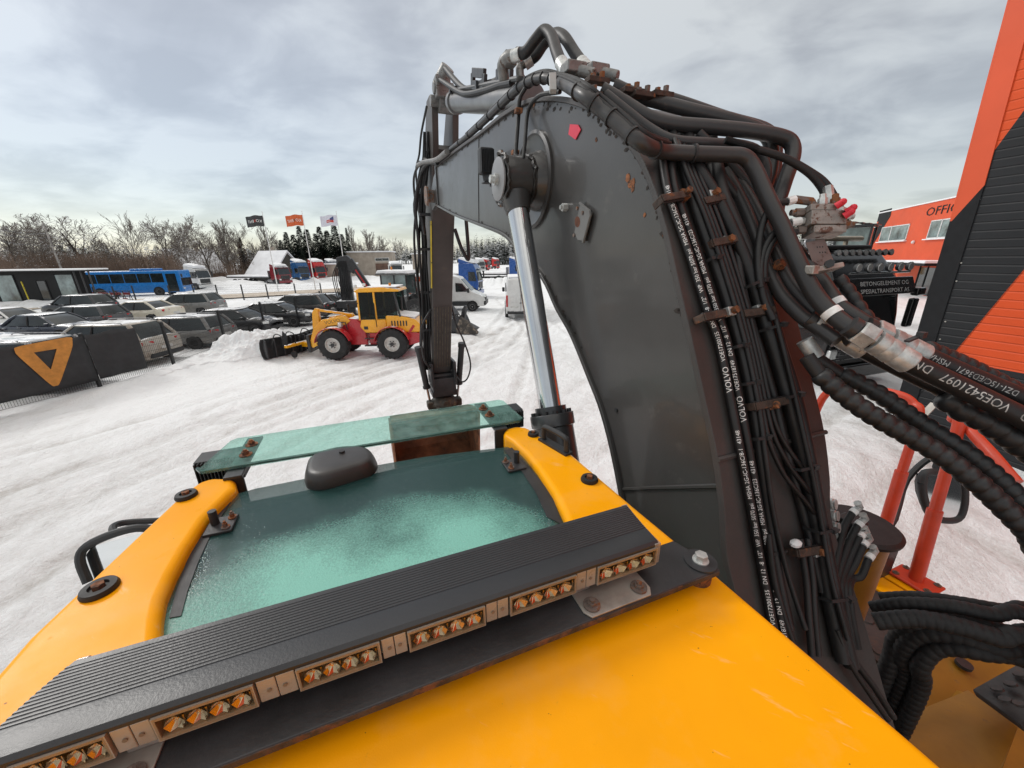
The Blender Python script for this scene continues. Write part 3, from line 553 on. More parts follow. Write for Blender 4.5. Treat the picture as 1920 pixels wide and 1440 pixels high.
# work light on the boom
c = np.array(X(911, 303, r=0.655)); wl = P('boom_work_light', MB().box(c, (0.072, 0.055, 0.118)), BLK, bevel=0.010, seg=3)
q = MB()
for i in range(9): q.box(c + (-0.032 + i * 0.008, -0.030, 0.0), (0.003, 0.010, 0.10))
Sb('cooling_fin', q, BLK, wl); Sb('lens', MB().box(c + (0, 0.029, 0), (0.06, 0.004, 0.10)), LAMPG, wl)
q = MB().beam(c + (0.005, 0.0, -0.05), c + (0.01, -0.005, -0.085), 0.022, 0.05).box(c + (0.02, -0.01, -0.095), (0.085, 0.05, 0.008)).beam(c + (0.02, -0.01, -0.095), (WL, c[1] - 0.01, c[2] - 0.13), 0.02, 0.03); P('light_bracket', q, STEELB, bevel=0.003)
# red reflector, drilled side bracket, lubrication nipple
def on_web(pl, off=0.0): return [(WL - off, p[1], p[2]) for p in XS(pl, r=WL - off)]
def plate(pl, th): 
    mb = MB(); a = on_web(pl, 0.001); b = on_web(pl, 0.001 + th); b = [(WL - 0.001 - th, p[1], p[2]) for p in a]; return mb.loft([a, b])
rp = P('reflector_tag', plate([(1070, 233), (1085, 234), (1090, 243), (1080, 262), (1067, 252)], 0.003), M('reflector_red', (0.72, 0.03, 0.07), 0.35, var=0.1), smooth=0)
br = P('valve_mount', plate([(1093, 383), (1108, 393), (1112, 400), (1098, 452), (1088, 450), (1082, 436)], 0.012), M('bracket_grey', (0.15, 0.148, 0.145), 0.45, var=0.1), bevel=0.002)
q = MB().add([(WL - 0.0136, p[1], p[2]) for p in on_web([(1089 + 5 * math.cos(a), 416 + 10.5 * math.sin(a)) for a in np.linspace(0, 6.1, 14)])], [tuple(range(14))]); Sb('bore', q, M('bore_rust', (0.10, 0.03, 0.012), 0.8, var=0.3, vs=30), br, smooth=0)
for p in ((1089, 391), (1099, 399), (1083, 441)): o = np.array(on_web([p])[0]); Sb('rivet', MB().cyl(o - (0.012, 0, 0), o - (0.017, 0, 0), 0.006, n=10), RUSTY, br)
Sb('mount_edge', MB().tube([(WL - 0.012, p[1], p[2]) for p in on_web([(1093, 381), (1112, 397), (1113, 404), (1099, 455)])], 0.005, 6), M('bracket_grey', None), br)
o = np.array(on_web([(1063, 389)])[0]); P('lube_nipple', MB().cyl(o, o - (0.02, 0, 0), 0.014, n=6).cyl(o - (0.02, 0, 0), o - (0.028, 0, 0), 0.008, n=10), ZINC)
o = np.array(on_web([(1156, 769)])[0]); P('web_plug', MB().cyl(o, o - (0.004, 0, 0), 0.007, n=10), BLK)
# rust blooms on the web: thin flakes of scale along the top weld
for p in ((1182, 345), (1178, 335), (1186, 352), (1209, 403), (1118, 262), (1001, 194), (1188, 340)):
    flk = MB(); o = on_web([p])[0]; n_ = 7; ph = random.random() * 6; rad = random.uniform(0.005, 0.012)
    flk.loft([[(WL - h, o[1] + math.cos(ph + 6.283 * j / n_) * rad * k * rj, o[2] + math.sin(ph + 6.283 * j / n_) * rad * 1.3 * k * rj) for j, rj in enumerate([random.Random(int(p[0] * 7 + jj)).uniform(0.6, 1.2) for jj in range(n_)])] for h, k in ((0.0002, 1), (0.0012, 0.9))]); Sb('rust_scale', flk, RUST, boom)
# ================================================================== hoses and pipes
def pol(pl, **k): return [X(p[0], p[1], d=p[2]) for p in pl]
def hose(name, pts, r, mt, n=10, k=6, label=None, sub=None): return P(name, MB().tube(spline(pts, k), r, n), mt, label=label, smooth=60)
def top_line(pl, off=0.018): return [on_top(p[0], p[1], p[2] if len(p) > 2 else off)[1] for p in pl]
def wrap_text(par, pts, r, txt, size, s0, face, flip=1, mt=WPRINT, adv=1):
    """print lettering round a hose: u runs along the hose, v round its surface, centred on the side that faces `face`"""
    C = [np.array(p, float) for p in pts]; 
    if adv < 0: C = C[::-1]
    seg = [np.linalg.norm(C[i + 1] - C[i]) for i in range(len(C) - 1)]; cum = np.concatenate([[0], np.cumsum(seg)])
    vs, fs = text_mesh(txt, size); vs, fs = slice_rows(vs, fs, size); out = []
    for x, y, _ in vs:
        s = min(max(s0 + x, 0), cum[-1] - 1e-5); i = int(np.searchsorted(cum, s, 'right') - 1); i = min(i, len(seg) - 1); t = (s - cum[i]) / seg[i]
        c = C[i] * (1 - t) + C[i + 1] * t; d = (C[i + 1] - C[i]) / seg[i]; fv = np.array((0, 0, CAMH)) - c; fv = fv / np.linalg.norm(fv) + np.array(face) * 0.25; n = fv - d * (fv @ d); n /= np.linalg.norm(n); b = np.cross(n, d) * flip
        a = (y - size * 0.35) / r; out.append(c + (n * math.cos(a) + b * math.sin(a)) * (r + 0.0005))
    if out: Sb('printed_text', MB().add(out, fs), mt, par, smooth=0)
    return s0 + max([v[0] for v in vs] + [0])
# two printed hoses down the back of the boom
Apx = [(1218, 225), (1238, 270), (1245, 320), (1256, 372), (1290, 470), (1325, 580), (1347, 640), (1368, 740), (1389, 850), (1406, 940), (1424, 1040), (1440, 1125), (1460, 1230), (1480, 1330)]
Bpx2 = [(1236, 225), (1253, 270), (1259, 320), (1270, 372), (1306, 470), (1342, 580), (1363, 640), (1384, 740), (1403, 840), (1421, 940), (1440, 1040), (1457, 1130), (1478, 1230), (1500, 1330)]
face = (-0.15, -0.75, 0.65)
for pl, code, tail in ((Apx, 'VOE17200135', '136C/8-1'), (Bpx2, 'VOE17518749', '136C/23')):
    pts = spline(top_line(pl, 0.014), 6); h = P('printed_hose', MB().tube(pts, 0.0098, 12), RUB, smooth=60)
    s = 0.10 if pl is Apx else 0.04
    for rep in range(3):
        s = wrap_text(h, pts, 0.0098, 'VOLVO', 0.0185, s, face, 1, adv=-1) + 0.014
        s = wrap_text(h, pts, 0.0098, code + '   DN 12  -8  1/2"   WP  350 bar 5070 psi   MSHA 2G-IC-' + tail, 0.0125, s, face, 1, adv=-1) + 0.012
        s = wrap_text(h, pts, 0.0098, '43148', 0.0125, s, face, 1, adv=-1) + 0.09
        if s > 1.1: break
# plain bundle on the back of the boom
plain = [([(1255, 235), (1275, 290), (1300, 380), (1335, 480), (1365, 570), (1388, 650), (1412, 760), (1428, 870), (1440, 960), (1455, 1060), (1480, 1180)], 0.012, 0.015),
         ([(1285, 235), (1302, 300), (1340, 365), (1372, 430), (1402, 500), (1424, 570), (1440, 620), (1462, 690), (1487, 780), (1508, 870), (1524, 960), (1540, 1040), (1556, 1130), (1580, 1240)], 0.0165, 0.02),
         ([(1330, 240), (1342, 300), (1356, 366), (1388, 440), (1414, 510), (1442, 580), (1462, 650), (1490, 740), (1512, 840), (1530, 930), (1550, 1040), (1570, 1140), (1596, 1250)], 0.0165, 0.02),
         ([(1310, 245), (1330, 310), (1362, 400), (1378, 460), (1392, 540), (1410, 610), (1432, 680), (1452, 750), (1470, 830), (1488, 900), (1515, 1000), (1540, 1110)], 0.010, 0.012),
         ([(1265, 260), (1290, 330), (1320, 400), (1352, 490), (1380, 580), (1404, 670), (1424, 770), (1436, 860), (1450, 960), (1475, 1070), (1510, 1180)], 0.0062, 0.030),
         ([(1270, 262), (1297, 330), (1328, 402), (1360, 492), (1388, 582), (1411, 672), (1430, 770), (1443, 830), (1470, 890), (1510, 940), (1540, 980)], 0.0058, 0.028),
         ([(1278, 262), (1304, 330), (1335, 402), (1367, 492), (1395, 582), (1418, 672), (1436, 760), (1452, 820), (1482, 876), (1520, 925), (1548, 960)], 0.0058, 0.026),
         ([(1290, 262), (1312, 330), (1345, 402), (1376, 492), (1403, 582), (1425, 672), (1442, 750), (1460, 810), (1495, 866), (1530, 905)], 0.0058, 0.024),
         ([(1452, 590), (1468, 650), (1488, 730), (1510, 830), (1525, 900), (1542, 990), (1560, 1090), (1590, 1200)], 0.0062, 0.044),
         ([(1440, 1000), (1452, 1090), (1478, 1180), (1510, 1260), (1560, 1330)], 0.008, 0.02), ([(1500, 1010), (1512, 1090), (1516, 1150), (1522, 1230)], 0.008, 0.024), ([(1514, 1010), (1524, 1090), (1527, 1150), (1534, 1230)], 0.008, 0.024),
         ([(1580, 1180), (1600, 1235), (1640, 1290), (1675, 1345)], 0.0075, 0.02), ([(1570, 1180), (1592, 1240), (1630, 1300), (1665, 1350)], 0.006, 0.03)]
for pl, r, off in plain: hose('hydraulic_hose', top_line(pl, off), r, RUB, 10, 5)
# clamps: rusty strap over rubber, bolt on a plate
def clamp(pa, pb, pbolt, off=0.036, mt=RUSTD):
    A_, B_ = np.array(on_top(*pa, off)[1]), np.array(on_top(*pb, off)[1]); nn = np.array(on_top(*pa, off)[2]); 
    q = MB(); q.beam(A_, B_, 0.018, 0.004, nn); q.beam(A_ - nn * 0.002, A_ - nn * (off - 0.002), 0.018, 0.004, B_ - A_); k_ = P('hose_clamp', q, BLK if mt is None else mt, bevel=0.0015)
    q = MB(); C = np.array(on_top(*pbolt, off * 0.7)[1]); q.box(C - nn * 0.006, (0.026, 0.022, 0.026), (ER * 0 + (1, 0, 0), np.cross(nn, (1, 0, 0)), nn)); Sb('clamp_block', q, ZINC if random.random() < 0.6 else RUST, k_, bevel=0.002)
    Sb('bolt', MB().cyl(C + nn * 0.006, C + nn * 0.020, 0.009, n=6), RUST, k_)
    q = MB().beam(A_ - nn * 0.007, B_ - nn * 0.007, 0.024, 0.008, nn); Sb('rubber_pad', q, RUBM, k_, bevel=0.002)
clamp((1243, 371), (1283, 364), (1284, 364)); clamp((1322, 376), (1360, 368), (1336, 366)); clamp((1338, 455), (1382, 446), (1362, 452)); clamp((1322, 594), (1362, 586), (1370, 584)); clamp((1396, 588), (1454, 580), (1424, 580)); clamp((1418, 762), (1478, 750), (1444, 760)); clamp((1498, 1038), (1556, 1028), (1530, 1034))
q = MB(); c = np.array(on_top(1492, 1019, 0.03)[1]); q.ball(c, 0.012, 10, (1.4, 1, 0.8)); P('snow_clump', q, SNOWC)
def ztie(pa, pb, off):
    A_, B_ = np.array(on_top(*pa, off)[1]), np.array(on_top(*pb, off)[1]); nn = np.array(on_top(*pa, off)[2]); q = MB().beam(A_, B_, 0.007, 0.002, nn); q.beam(A_, A_ - nn * off * 0.8, 0.007, 0.002, B_ - A_); q.box(B_, (0.016, 0.011, 0.011)); q.beam(B_, B_ + (B_ - A_) / np.linalg.norm(B_ - A_) * 0.02, 0.004, 0.002, nn); P('cable_tie', q, BLK)
for a, b, o in (((1335, 484), (1347, 481), 0.034), ((1382, 650), (1398, 646), 0.034), ((1400, 720), (1420, 716), 0.034), ((1422, 824), (1440, 819), 0.034), ((1410, 534), (1434, 524), 0.046), ((1442, 616), (1470, 608), 0.046), ((1480, 745), (1502, 739), 0.046), ((1502, 882), (1528, 876), 0.046), ((1538, 1000), (1565, 995), 0.05), ((1560, 1128), (1596, 1124), 0.05), ((1448, 1040), (1466, 1036), 0.03)): ztie(a, b, o)
# ---- steel pipes over the crown of the boom (px, py, distance)
p1 = XS([(820, 301), (845, 281), (875, 257), (905, 230), (940, 196), (970, 168), (995, 152), (1020, 146), (1045, 152)], r=0.745) + top_line([(1085, 172, 0.05), (1130, 206, 0.05), (1172, 242, 0.05), (1205, 270, 0.055)]) + pol([(1245, 284, 0.965), (1300, 288, 0.975), (1360, 290, 0.98), (1392, 293, 0.98), (1412, 312, 0.98), (1440, 372, 0.96), (1470, 432, 0.94), (1500, 500, 0.91), (1528, 552, 0.89), (1562, 590, 0.865), (1605, 622, 0.835), (1640, 640, 0.815)])
pp1 = hose('boom_pipe', p1, 0.0185, PIPE, 14, 5)
p2 = pol([(1128, 168, 1.08), (1175, 196, 1.08), (1215, 220, 1.07), (1260, 232, 1.07), (1330, 238, 1.07), (1400, 245, 1.07), (1458, 255, 1.07), (1483, 268, 1.07), (1486, 296, 1.06), (1468, 350, 1.05), (1455, 400, 1.04), (1470, 440, 1.02), (1505, 490, 0.98), (1540, 530, 0.95), (1570, 572, 0.92), (1610, 600, 0.89), (1660, 634, 0.86)])
hose('boom_pipe', p2, 0.0195, PIPE, 14, 5)
hose('boom_pipe', pol([(1150, 160, 1.14), (1190, 178, 1.14), (1240, 192, 1.13), (1300, 208, 1.12), (1380, 228, 1.12), (1432, 250, 1.12), (1446, 280, 1.11), (1442, 330, 1.10), (1420, 380, 1.10), (1405, 420, 1.1)]), 0.019, PIPE, 14, 5)
hose('boom_pipe', pol([(1240, 180, 1.16), (1290, 196, 1.16), (1360, 220, 1.16), (1430, 240, 1.16), (1452, 262, 1.15), (1455, 300, 1.14), (1448, 350, 1.12), (1430, 400, 1.12)]), 0.017, PIPE, 12, 5)
hose('boom_pipe', pol([(1135, 176, 1.06), (1180, 212, 1.05), (1220, 242, 1.04), (1262, 262, 1.03), (1330, 268, 1.04), (1390, 272, 1.05), (1425, 288, 1.05), (1438, 330, 1.05), (1415, 390, 1.05), (1400, 430, 1.04)]), 0.013, PIPE, 12, 5)
# lower pair of pipes that leaves beside the boom foot
hose('boom_pipe', pol([(1380, 330, 1.06), (1420, 400, 1.03), (1450, 470, 1.0), (1480, 530, 0.97), (1520, 575, 0.93), (1560, 610, 0.90), (1600, 640, 0.87)]), 0.017, PIPE, 12, 5)
hose('boom_pipe', pol([(1360, 320, 1.06), (1400, 400, 1.03), (1430, 480, 1.0), (1460, 545, 0.97), (1500, 590, 0.93), (1535, 615, 0.90), (1570, 640, 0.87)]), 0.017, PIPE, 12, 5)
hose('hydraulic_hose', pol([(1300, 280, 1.04), (1350, 330, 1.04), (1400, 390, 1.04), (1450, 430, 1.02), (1480, 470, 1.0)]), 0.013, RUB, 10, 5); hose('hydraulic_hose', pol([(1310, 250, 1.06), (1370, 310, 1.05), (1430, 380, 1.04), (1475, 430, 1.02)]), 0.013, RUB, 10, 5)
for (x, y), d in (((1150, 193), 1.04), ((1215, 233), 0.98), ((1262, 285), 0.955), ((1330, 288), 0.955), ((1390, 290), 0.96)):
    pass
def band(pts, s, r, mt, name, wd=0.006, th=0.0022):
    C = [np.array(p) for p in pts]; i = int(s * (len(C) - 2)); d = C[i + 1] - C[i]; d /= np.linalg.norm(d); P(name, MB().cyl(C[i] - d * wd / 2, C[i] + d * wd / 2, r + th, n=14), mt)
sp1 = spline(p1, 5)
for s in (0.05, 0.075, 0.10, 0.125, 0.15, 0.175, 0.20, 0.225, 0.25, 0.275, 0.30, 0.325, 0.35, 0.38, 0.41, 0.44, 0.48, 0.53, 0.59): band(sp1, s, 0.0185, BLK, 'cable_tie', 0.006, 0.004)
# thin hoses tied along pipe one
for off, r in ((0.022, 0.0065), (0.012, 0.0055), (0.030, 0.006)):
    q = [np.array(p) + np.array((0.003 + (off - 0.02) * 1.1, -0.002, 0.022 - abs(off - 0.022) * 0.5)) for p in p1[2:14]]; hose('tied_hose', q, r, RUBM, 8, 5)
# signal hoses arching out to the valve block
for dx in (0, 1): hose('signal_hose', pol([(1360, 262, 1.0), (1420, 280, 1.0), (1470, 296, 1.0), (1515, 320 + 3 * dx, 1.0), (1548 - 8 * dx, 345 + 6 * dx, 1.0), (1572 - 22 * dx, 385 - 10 * dx, 0.99), (1577 - 22 * dx, 405 - 18 * dx, 0.98)]), 0.0095, RUBM, 10, 5)
for p in (((1577, 392, 0.98), (1577, 425, 0.97)), ((1552, 350, 0.985), (1558, 395, 0.98))): P('hose_fitting', MB().cyl(X(p[0][0], p[0][1], d=p[0][2]), X(p[1][0], p[1][1], d=p[1][2]), 0.0115, n=6), ZINC, bevel=0.001)
# ---- valve block with red caps on its perforated bracket
vb0 = np.array(X(1540, 415, d=0.96)); vx = np.array(X(1580, 425, d=0.96)) - np.array(X(1500, 425, d=0.97)); vx /= np.linalg.norm(vx); vz = np.array(X(1540, 400, d=0.96)) - np.array(X(1552, 470, d=0.96)); vz -= vx * (vz @ vx); vz /= np.linalg.norm(vz); vy = np.cross(vz, vx)
vb = P('valve_block', MB().box(vb0, (0.082, 0.055, 0.034), (vx, vy, vz)).box(vb0 + vz * 0.026 - vx * 0.012, (0.06, 0.05, 0.016), (vx, vy, vz)).box(vb0 - vz * 0.027 + vx * 0.006, (0.075, 0.05, 0.018), (vx, vy, vz)), M('valve_grey', (0.28, 0.26, 0.24), 0.5, metal=0.3, var=0.2, vs=30, col2=(0.14, 0.07, 0.05), s2=25, thr=0.55), bevel=0.002)
for a, b, c_ in ((0.012, 0.045, 0.012), (0.036, 0.03, -0.002), (0.032, 0.005, -0.012)):
    o = vb0 + vx * a + vz * (c_ + 0.012) - vy * 0.03; Sb('red_cap', MB().cyl(o, o + vx * 0.008 + vz * 0.006 - vy * 0.008, 0.0085, 0.0075, 12).ball(o + vx * 0.009 + vz * 0.007 - vy * 0.009, 0.0085, 10), M('cap_red', (0.62, 0.02, 0.04), 0.4, var=0.1), vb)
for i, (a, c_) in enumerate(((-0.052, 0.022), (-0.05, 0.0), (-0.046, -0.022), (0.052, 0.012), (0.054, -0.008), (0.0, 0.045), (0.03, 0.045))):
    o = vb0 + vx * a + vz * c_; dr = vx * np.sign(a) if abs(a) > 0.04 else vz; Sb('port_fitting', MB().cyl(o - dr * 0.008, o + dr * 0.012, 0.0105, n=6).cyl(o + dr * 0.012, o + dr * 0.022, 0.0075, n=10), ZINC if i % 2 else RUSTY, vb)
bp_ = P('valve_bracket', MB().loft([XS([(1510, 455), (1545, 447), (1568, 500), (1530, 512)], d=0.955), XS([(1510, 455), (1545, 447), (1568, 500), (1530, 512)], d=0.964)]), M('bracket_brown', (0.16, 0.125, 0.115), 0.5, var=0.15, vs=10, col2=(0.10, 0.06, 0.05), s2=14, thr=0.55), bevel=0.0015)
q = MB()
for i in range(2):
    for j in range(3): q.cyl(X(1532 + j * 5 + i * 5, 463.5 + i * 10 - j * 0.3, d=0.9545), X(1532 + j * 5 + i * 5, 463.5 + i * 10 - j * 0.3, d=0.9552), 0.0018, n=8)
Sb('hole', q, BLK, bp_)
P('pipe_clamp', MB().beam(X(1508, 512, d=0.895), X(1572, 500, d=0.895), 0.035, 0.012, ax).box(X(1522, 506, d=0.885), (0.022, 0.022, 0.02)), GALV, bevel=0.003); P('clamp_bolt', MB().cyl(X(1553, 497, d=0.9), X(1556, 494, d=0.87), 0.010, n=6), STEELB)
for pl in ([(1495, 417, 0.965), (1475, 423, 0.965), (1450, 440, 0.965), (1432, 470, 0.965), (1425, 510, 0.955), (1432, 560, 0.95), (1450, 600, 0.94)], [(1494, 436, 0.965), (1470, 436, 0.965), (1448, 456, 0.965), (1434, 490, 0.96), (1432, 530, 0.955)], [(1480, 378, 0.97), (1455, 382, 0.97), (1436, 405, 0.97), (1425, 440, 0.97), (1421, 490, 0.96), (1426, 540, 0.95)]): hose('signal_hose', pol(pl), 0.0088, RUB, 10, 5)
P('white_sleeve', MB().cyl(X(1482, 418, d=0.964), X(1500, 415, d=0.964), 0.0105, n=10), WPRINT); P('white_sleeve', MB().cyl(X(1476, 378, d=0.969), X(1490, 374, d=0.969), 0.0105, n=10), WPRINT)
P('hose_fitting', MB().cyl(X(1490, 374, d=0.969), X(1522, 378, d=0.966), 0.010, n=8).cyl(X(1520, 378, d=0.966), X(1530, 398, d=0.962), 0.010, n=8), RUSTY)
# bolted block on the right edge of the boom
o = np.array(on_top(1475, 498, 0.02)[1]); kb = P('bolted_block', MB().box(o, (0.09, 0.05, 0.04)), M('block_brown', (0.10, 0.07, 0.06), 0.55, var=0.2), bevel=0.003)
for p in ((1459, 498), (1482, 498)): c = np.array(on_top(*p, 0.05)[1]); Sb('bolt', MB().cyl(c - (0, -0.01, 0.006), c + (0, -0.012, 0.008), 0.0125, n=6).cyl(c, c + (0, -0.005, 0.003), 0.0145, n=14), RUST, kb)
# ---- clamps and fittings on the crown
for p, d in (((1120, 152), 1.10), ((1185, 172), 1.10), ((1205, 178), 1.10), ((1240, 178), 1.12), ((1105, 178), 1.05)):
    c = np.array(X(*p, d=d)); k_ = P('pipe_clamp', MB().box(c, (0.07, 0.03, 0.014)), RUSTD, bevel=0.002); Sb('bolt', MB().cyl(c + (0.015, 0, 0.006), c + (0.015, 0, 0.024), 0.0085, n=6).cyl(c + (-0.015, 0, 0.006), c + (-0.015, 0, 0.016), 0.0085, n=6), RUSTY, k_)
# stick hoses arching over the crown
for pl in ([(970, 100, 1.55), (985, 98, 1.53), (1003, 76, 1.5), (1020, 58, 1.48), (1034, 68, 1.45), (1044, 98, 1.4), (1053, 122, 1.36)], [(988, 116, 1.62), (1005, 104, 1.6), (1020, 82, 1.58), (1040, 64, 1.55), (1058, 70, 1.5), (1078, 100, 1.45), (1092, 120, 1.4)]): hose('stick_hose', pol(pl), 0.0215, RUB, 14, 6)
for a, b in (((1052, 118, 1.36), (1062, 133, 1.33)), ((1090, 118, 1.4), (1103, 132, 1.36)), ((962, 106, 1.56), (976, 101, 1.54)), ((984, 120, 1.62), (997, 111, 1.61))): P('hose_fitting', MB().cyl(X(a[0], a[1], d=a[2]), X(b[0], b[1], d=b[2]), 0.024, n=14), ZINC)
for p, d in (((1075, 130), 1.30), ((1118, 134), 1.32)): c = np.array(X(*p, d=d)); P('flange_fitting', MB().box(c, (0.075, 0.06, 0.035)).cyl(c, c + (0.05, -0.06, -0.03), 0.018, n=12), FITG, bevel=0.006)
c = np.array(X(955, 112, d=1.6)); P('elbow_fitting', MB().tube(spline([X(965, 105, d=1.56), X(952, 108, d=1.58), X(943, 122, d=1.62), X(945, 150, d=1.66)]), 0.024, 12).box(c, (0.05, 0.05, 0.05)), FITG, bevel=0.004)
P('elbow_fitting', MB().tube(spline([X(984, 118, d=1.63), X(975, 126, d=1.64), X(976, 150, d=1.62)]), 0.018, 12), FITG)
P('pale_post', MB().beam(X(1036, 140, d=1.22), X(1037, 172, d=1.2), 0.022, 0.016), M('post_grey', (0.35, 0.35, 0.34), 0.5), bevel=0.002)
# ================================================================== stick, its cylinder, tiltrotator and bucket
SC = 0.91; SW = 0.125
STK = M('stick_brown', (0.060, 0.053, 0.050), 0.45, var=0.18, vs=2.5, bump=0.06, bs=60, col2=(0.115, 0.095, 0.062), s2=5, thr=0.60, soft=0.15)
back = [(3.98, 5.28), (4.06, 5.0), (4.30, 4.62), (4.49, 4.2), (4.86, 3.3), (5.20, 2.45)]
front = [(5.36, 2.40), (5.28, 3.0), (5.06, 3.9), (4.86, 4.55), (4.62, 4.95), (4.22, 5.40), (4.06, 5.40)]
# dipper box, then lugs above it
stick = P('stick', MB().prism([back[2], back[3], back[4], back[5]] + front[:4], SC - SW, SC + SW, 'x'), STK, bevel=0.012)
for s_ in (-1, 1): Sb('lug_plate', MB().prism([back[0], back[1], back[2], front[3], front[4], front[5], front[6]], SC + s_ * 0.124, SC + s_ * 0.066, 'x'), STK, stick, bevel=0.006)
Sb('lug_web', MB().prism([(4.30, 4.62), (4.16, 5.0), (4.22, 5.05), (4.40, 4.62)], SC - 0.075, SC + 0.075, 'x'), STK, stick)
Sb('warning_stripe', MB().prism([(4.40, 4.38), (4.40 + 0.3, 3.66), (4.44 + 0.3, 3.66), (4.44, 4.38)], SC - SW - 0.012, SC - SW - 0.002, 'x'), M('stripe_yellow', (0.62, 0.48, 0.05), 0.5, col2=(0.05, 0.05, 0.05), s2=9, thr=0.6), stick)
q = MB()
for i in range(7): q.beam((SC - 0.105 + i * 0.035, 4.78, 3.42), (SC - 0.105 + i * 0.035, 5.14, 2.55), 0.008, 0.006)
Sb('scrape_mark', q, M('scraped_mud', (0.10, 0.085, 0.06), 0.7, var=0.3, vs=20), stick)
ce = np.array(X(836, 192, r=SC)); cr_ = np.array(X(932, 189, r=SC)); cr_ = ce + (cr_ - ce) * (ce[1] - 2.05) / (ce[1] - cr_[1]); ca = (cr_ - ce) / np.linalg.norm(cr_ - ce)
scl = P('stick_cylinder', MB().cyl(ce + ca * 0.42, cr_, 0.072, n=28).lathe([(0.001, 0), (0.085, 0), (0.085, 0.07), (0.001, 0.07)], ce + ca * 0.36, ca, 28), M('cylinder_silver', (0.17, 0.17, 0.172), 0.33, metal=0.2, var=0.12, vs=5), smooth=40)
Sb('rod', MB().cyl(ce, ce + ca * 0.4, 0.042, n=20), CHROME, scl); Sb('rod_eye', MB().cyl(ce - (0.07, 0, 0), ce + (0.07, 0, 0), 0.088, n=24).cyl(ce - (0.14, 0, 0), ce + (0.14, 0, 0), 0.045, n=16), FITG, scl, bevel=0.004)
Sb('oil_pipe', MB().tube([ce + ca * 0.5 + (-0.05, 0, 0.07), cr_ + (-0.05, 0, 0.085)], 0.014, 8).tube([ce + ca * 0.5 + (0.05, 0, 0.07), cr_ + (0.05, 0, 0.085)], 0.014, 8), PIPE, scl)
for k in (0.25, 0.62): Sb('pipe_bracket', MB().box(ce * (1 - k) + cr_ * k + np.array((0, 0, 0.075)), (0.15, 0.03, 0.05)), STEELB, scl)
c = np.array(X(829, 166, r=SC - 0.04)); P('rotary_fitting', MB().box(c, (0.13, 0.13, 0.16)).cyl(c + (0, 0, 0.06), c + (0.05, -0.06, 0.14), 0.06, n=14).cyl(c + (-0.08, 0, 0.0), c + (0.1, 0, 0.0), 0.05, n=12), FITG, bevel=0.01)
P('stick_hose', MB().tube(spline([c + (0.02, -0.04, 0.14), X(862, 160, r=SC - .03), X(880, 168, r=SC - .03), X(905, 160, r=SC - .03), X(935, 150, r=SC), X(945, 120, r=SC)], 6), 0.022, 10), RUB)
P('stick_hose', MB().tube(spline([c + (-0.03, -0.04, 0.05), X(860, 172, r=SC - .07), X(880, 176, r=SC - .08), X(915, 168, r=SC - .06), X(938, 160, r=SC - .05), X(960, 155, r=SC - .05)], 6), 0.018, 10), RUB)
for p in ((898, 148), (946, 140)): k_ = MB(); L_ = [np.array(X(p[0] + a, p[1] + b, r=SC - 0.05)) for a, b in ((-11, -12), (11, -10), (10, 8), (4, 12), (-11, 12), (-11, -12))]; [k_.beam(L_[i], L_[i + 1], 0.05, 0.022, (1, 0, 0)) for i in range(5)]; P('hose_loop_guide', k_, STEELB, bevel=0.004)
# hose rats-nest running down the near side of the stick
def sx_(f, z, o=0.03): return (SC - SW - o, f, z)
random.seed(11)
for i in range(9):
    o = 0.015 + 0.028 * (i % 5); dy = 0.02 * (i % 3)
    pts = [sx_(4.20 + dy, 5.15 - 0.08 * (i % 4), o * 0.3), sx_(4.30 - dy, 4.9, o * 0.5 + random.uniform(0, 0.02)), sx_(4.46 + dy, 4.55, o + random.uniform(0.0, 0.07)), sx_(4.62 + dy, 4.2, o + random.uniform(0, 0.05)), sx_(4.82 + dy, 3.75, o + random.uniform(0, 0.04)), sx_(5.02 + dy, 3.25, o), sx_(5.14 + dy, 2.85, o + random.uniform(0, 0.03)), sx_(5.26, 2.5, o)]
    P('stick_hose', MB().tube(spline(pts, 5), random.choice((0.010, 0.013, 0.016)), 8), RUBM)
for z, f in ((4.9, 4.3), (4.45, 4.5), (4.1, 4.66), (3.6, 4.9), (3.1, 5.07)): P('hose_clamp', MB().box(sx_(f, z, 0.05), (0.12, 0.05, 0.03)), STEELB, bevel=0.004)
for pl, r in (([(818, 302), (800, 303), (784, 312), (776, 335), (778, 370), (786, 400), (792, 440)], 0.013), ([(820, 306), (800, 308), (788, 330), (784, 360), (790, 400), (796, 440)], 0.015), ([(800, 200), (790, 250), (786, 290), (780, 320), (784, 370), (790, 430)], 0.010)):
    P('stick_hose', MB().tube(spline(XS(pl, r=0.70), 6), r, 8), RUBM)
P('nose_pipe', MB().tube(spline([X(838, 285, r=0.70), X(818, 300, r=0.695), X(795, 304, r=0.69), X(783, 310, r=0.69)], 5), 0.020, 10), M('worn_pipe', (0.16, 0.155, 0.15), 0.5, var=0.2, vs=20))
P('stick_hose', MB().tube(spline([(SC + 0.12, 4.40, 4.3), (SC + 0.17, 4.35, 4.1), (SC + 0.24, 4.35, 3.98), (SC + 0.26, 4.4, 4.12), (SC + 0.25, 4.40, 4.45)], 6), 0.02, 8), RUB)
P('stick_hose', MB().tube(spline([X(846, 570, f=4.86), X(856, 610, f=4.9), X(870, 640, f=4.9), X(882, 680, f=4.9), X(878, 706, f=4.9), X(868, 716, f=4.9), X(858, 708, f=5.0), X(852, 690, f=5.05)], 6), 0.011, 8), RUB)
P('stick_hose', MB().tube(spline([X(808, 580, f=4.86), X(792, 610, f=4.86), X(790, 640, f=4.9), X(796, 675, f=4.95), X(806, 690, f=5.05)], 6), 0.014, 8), RUB)
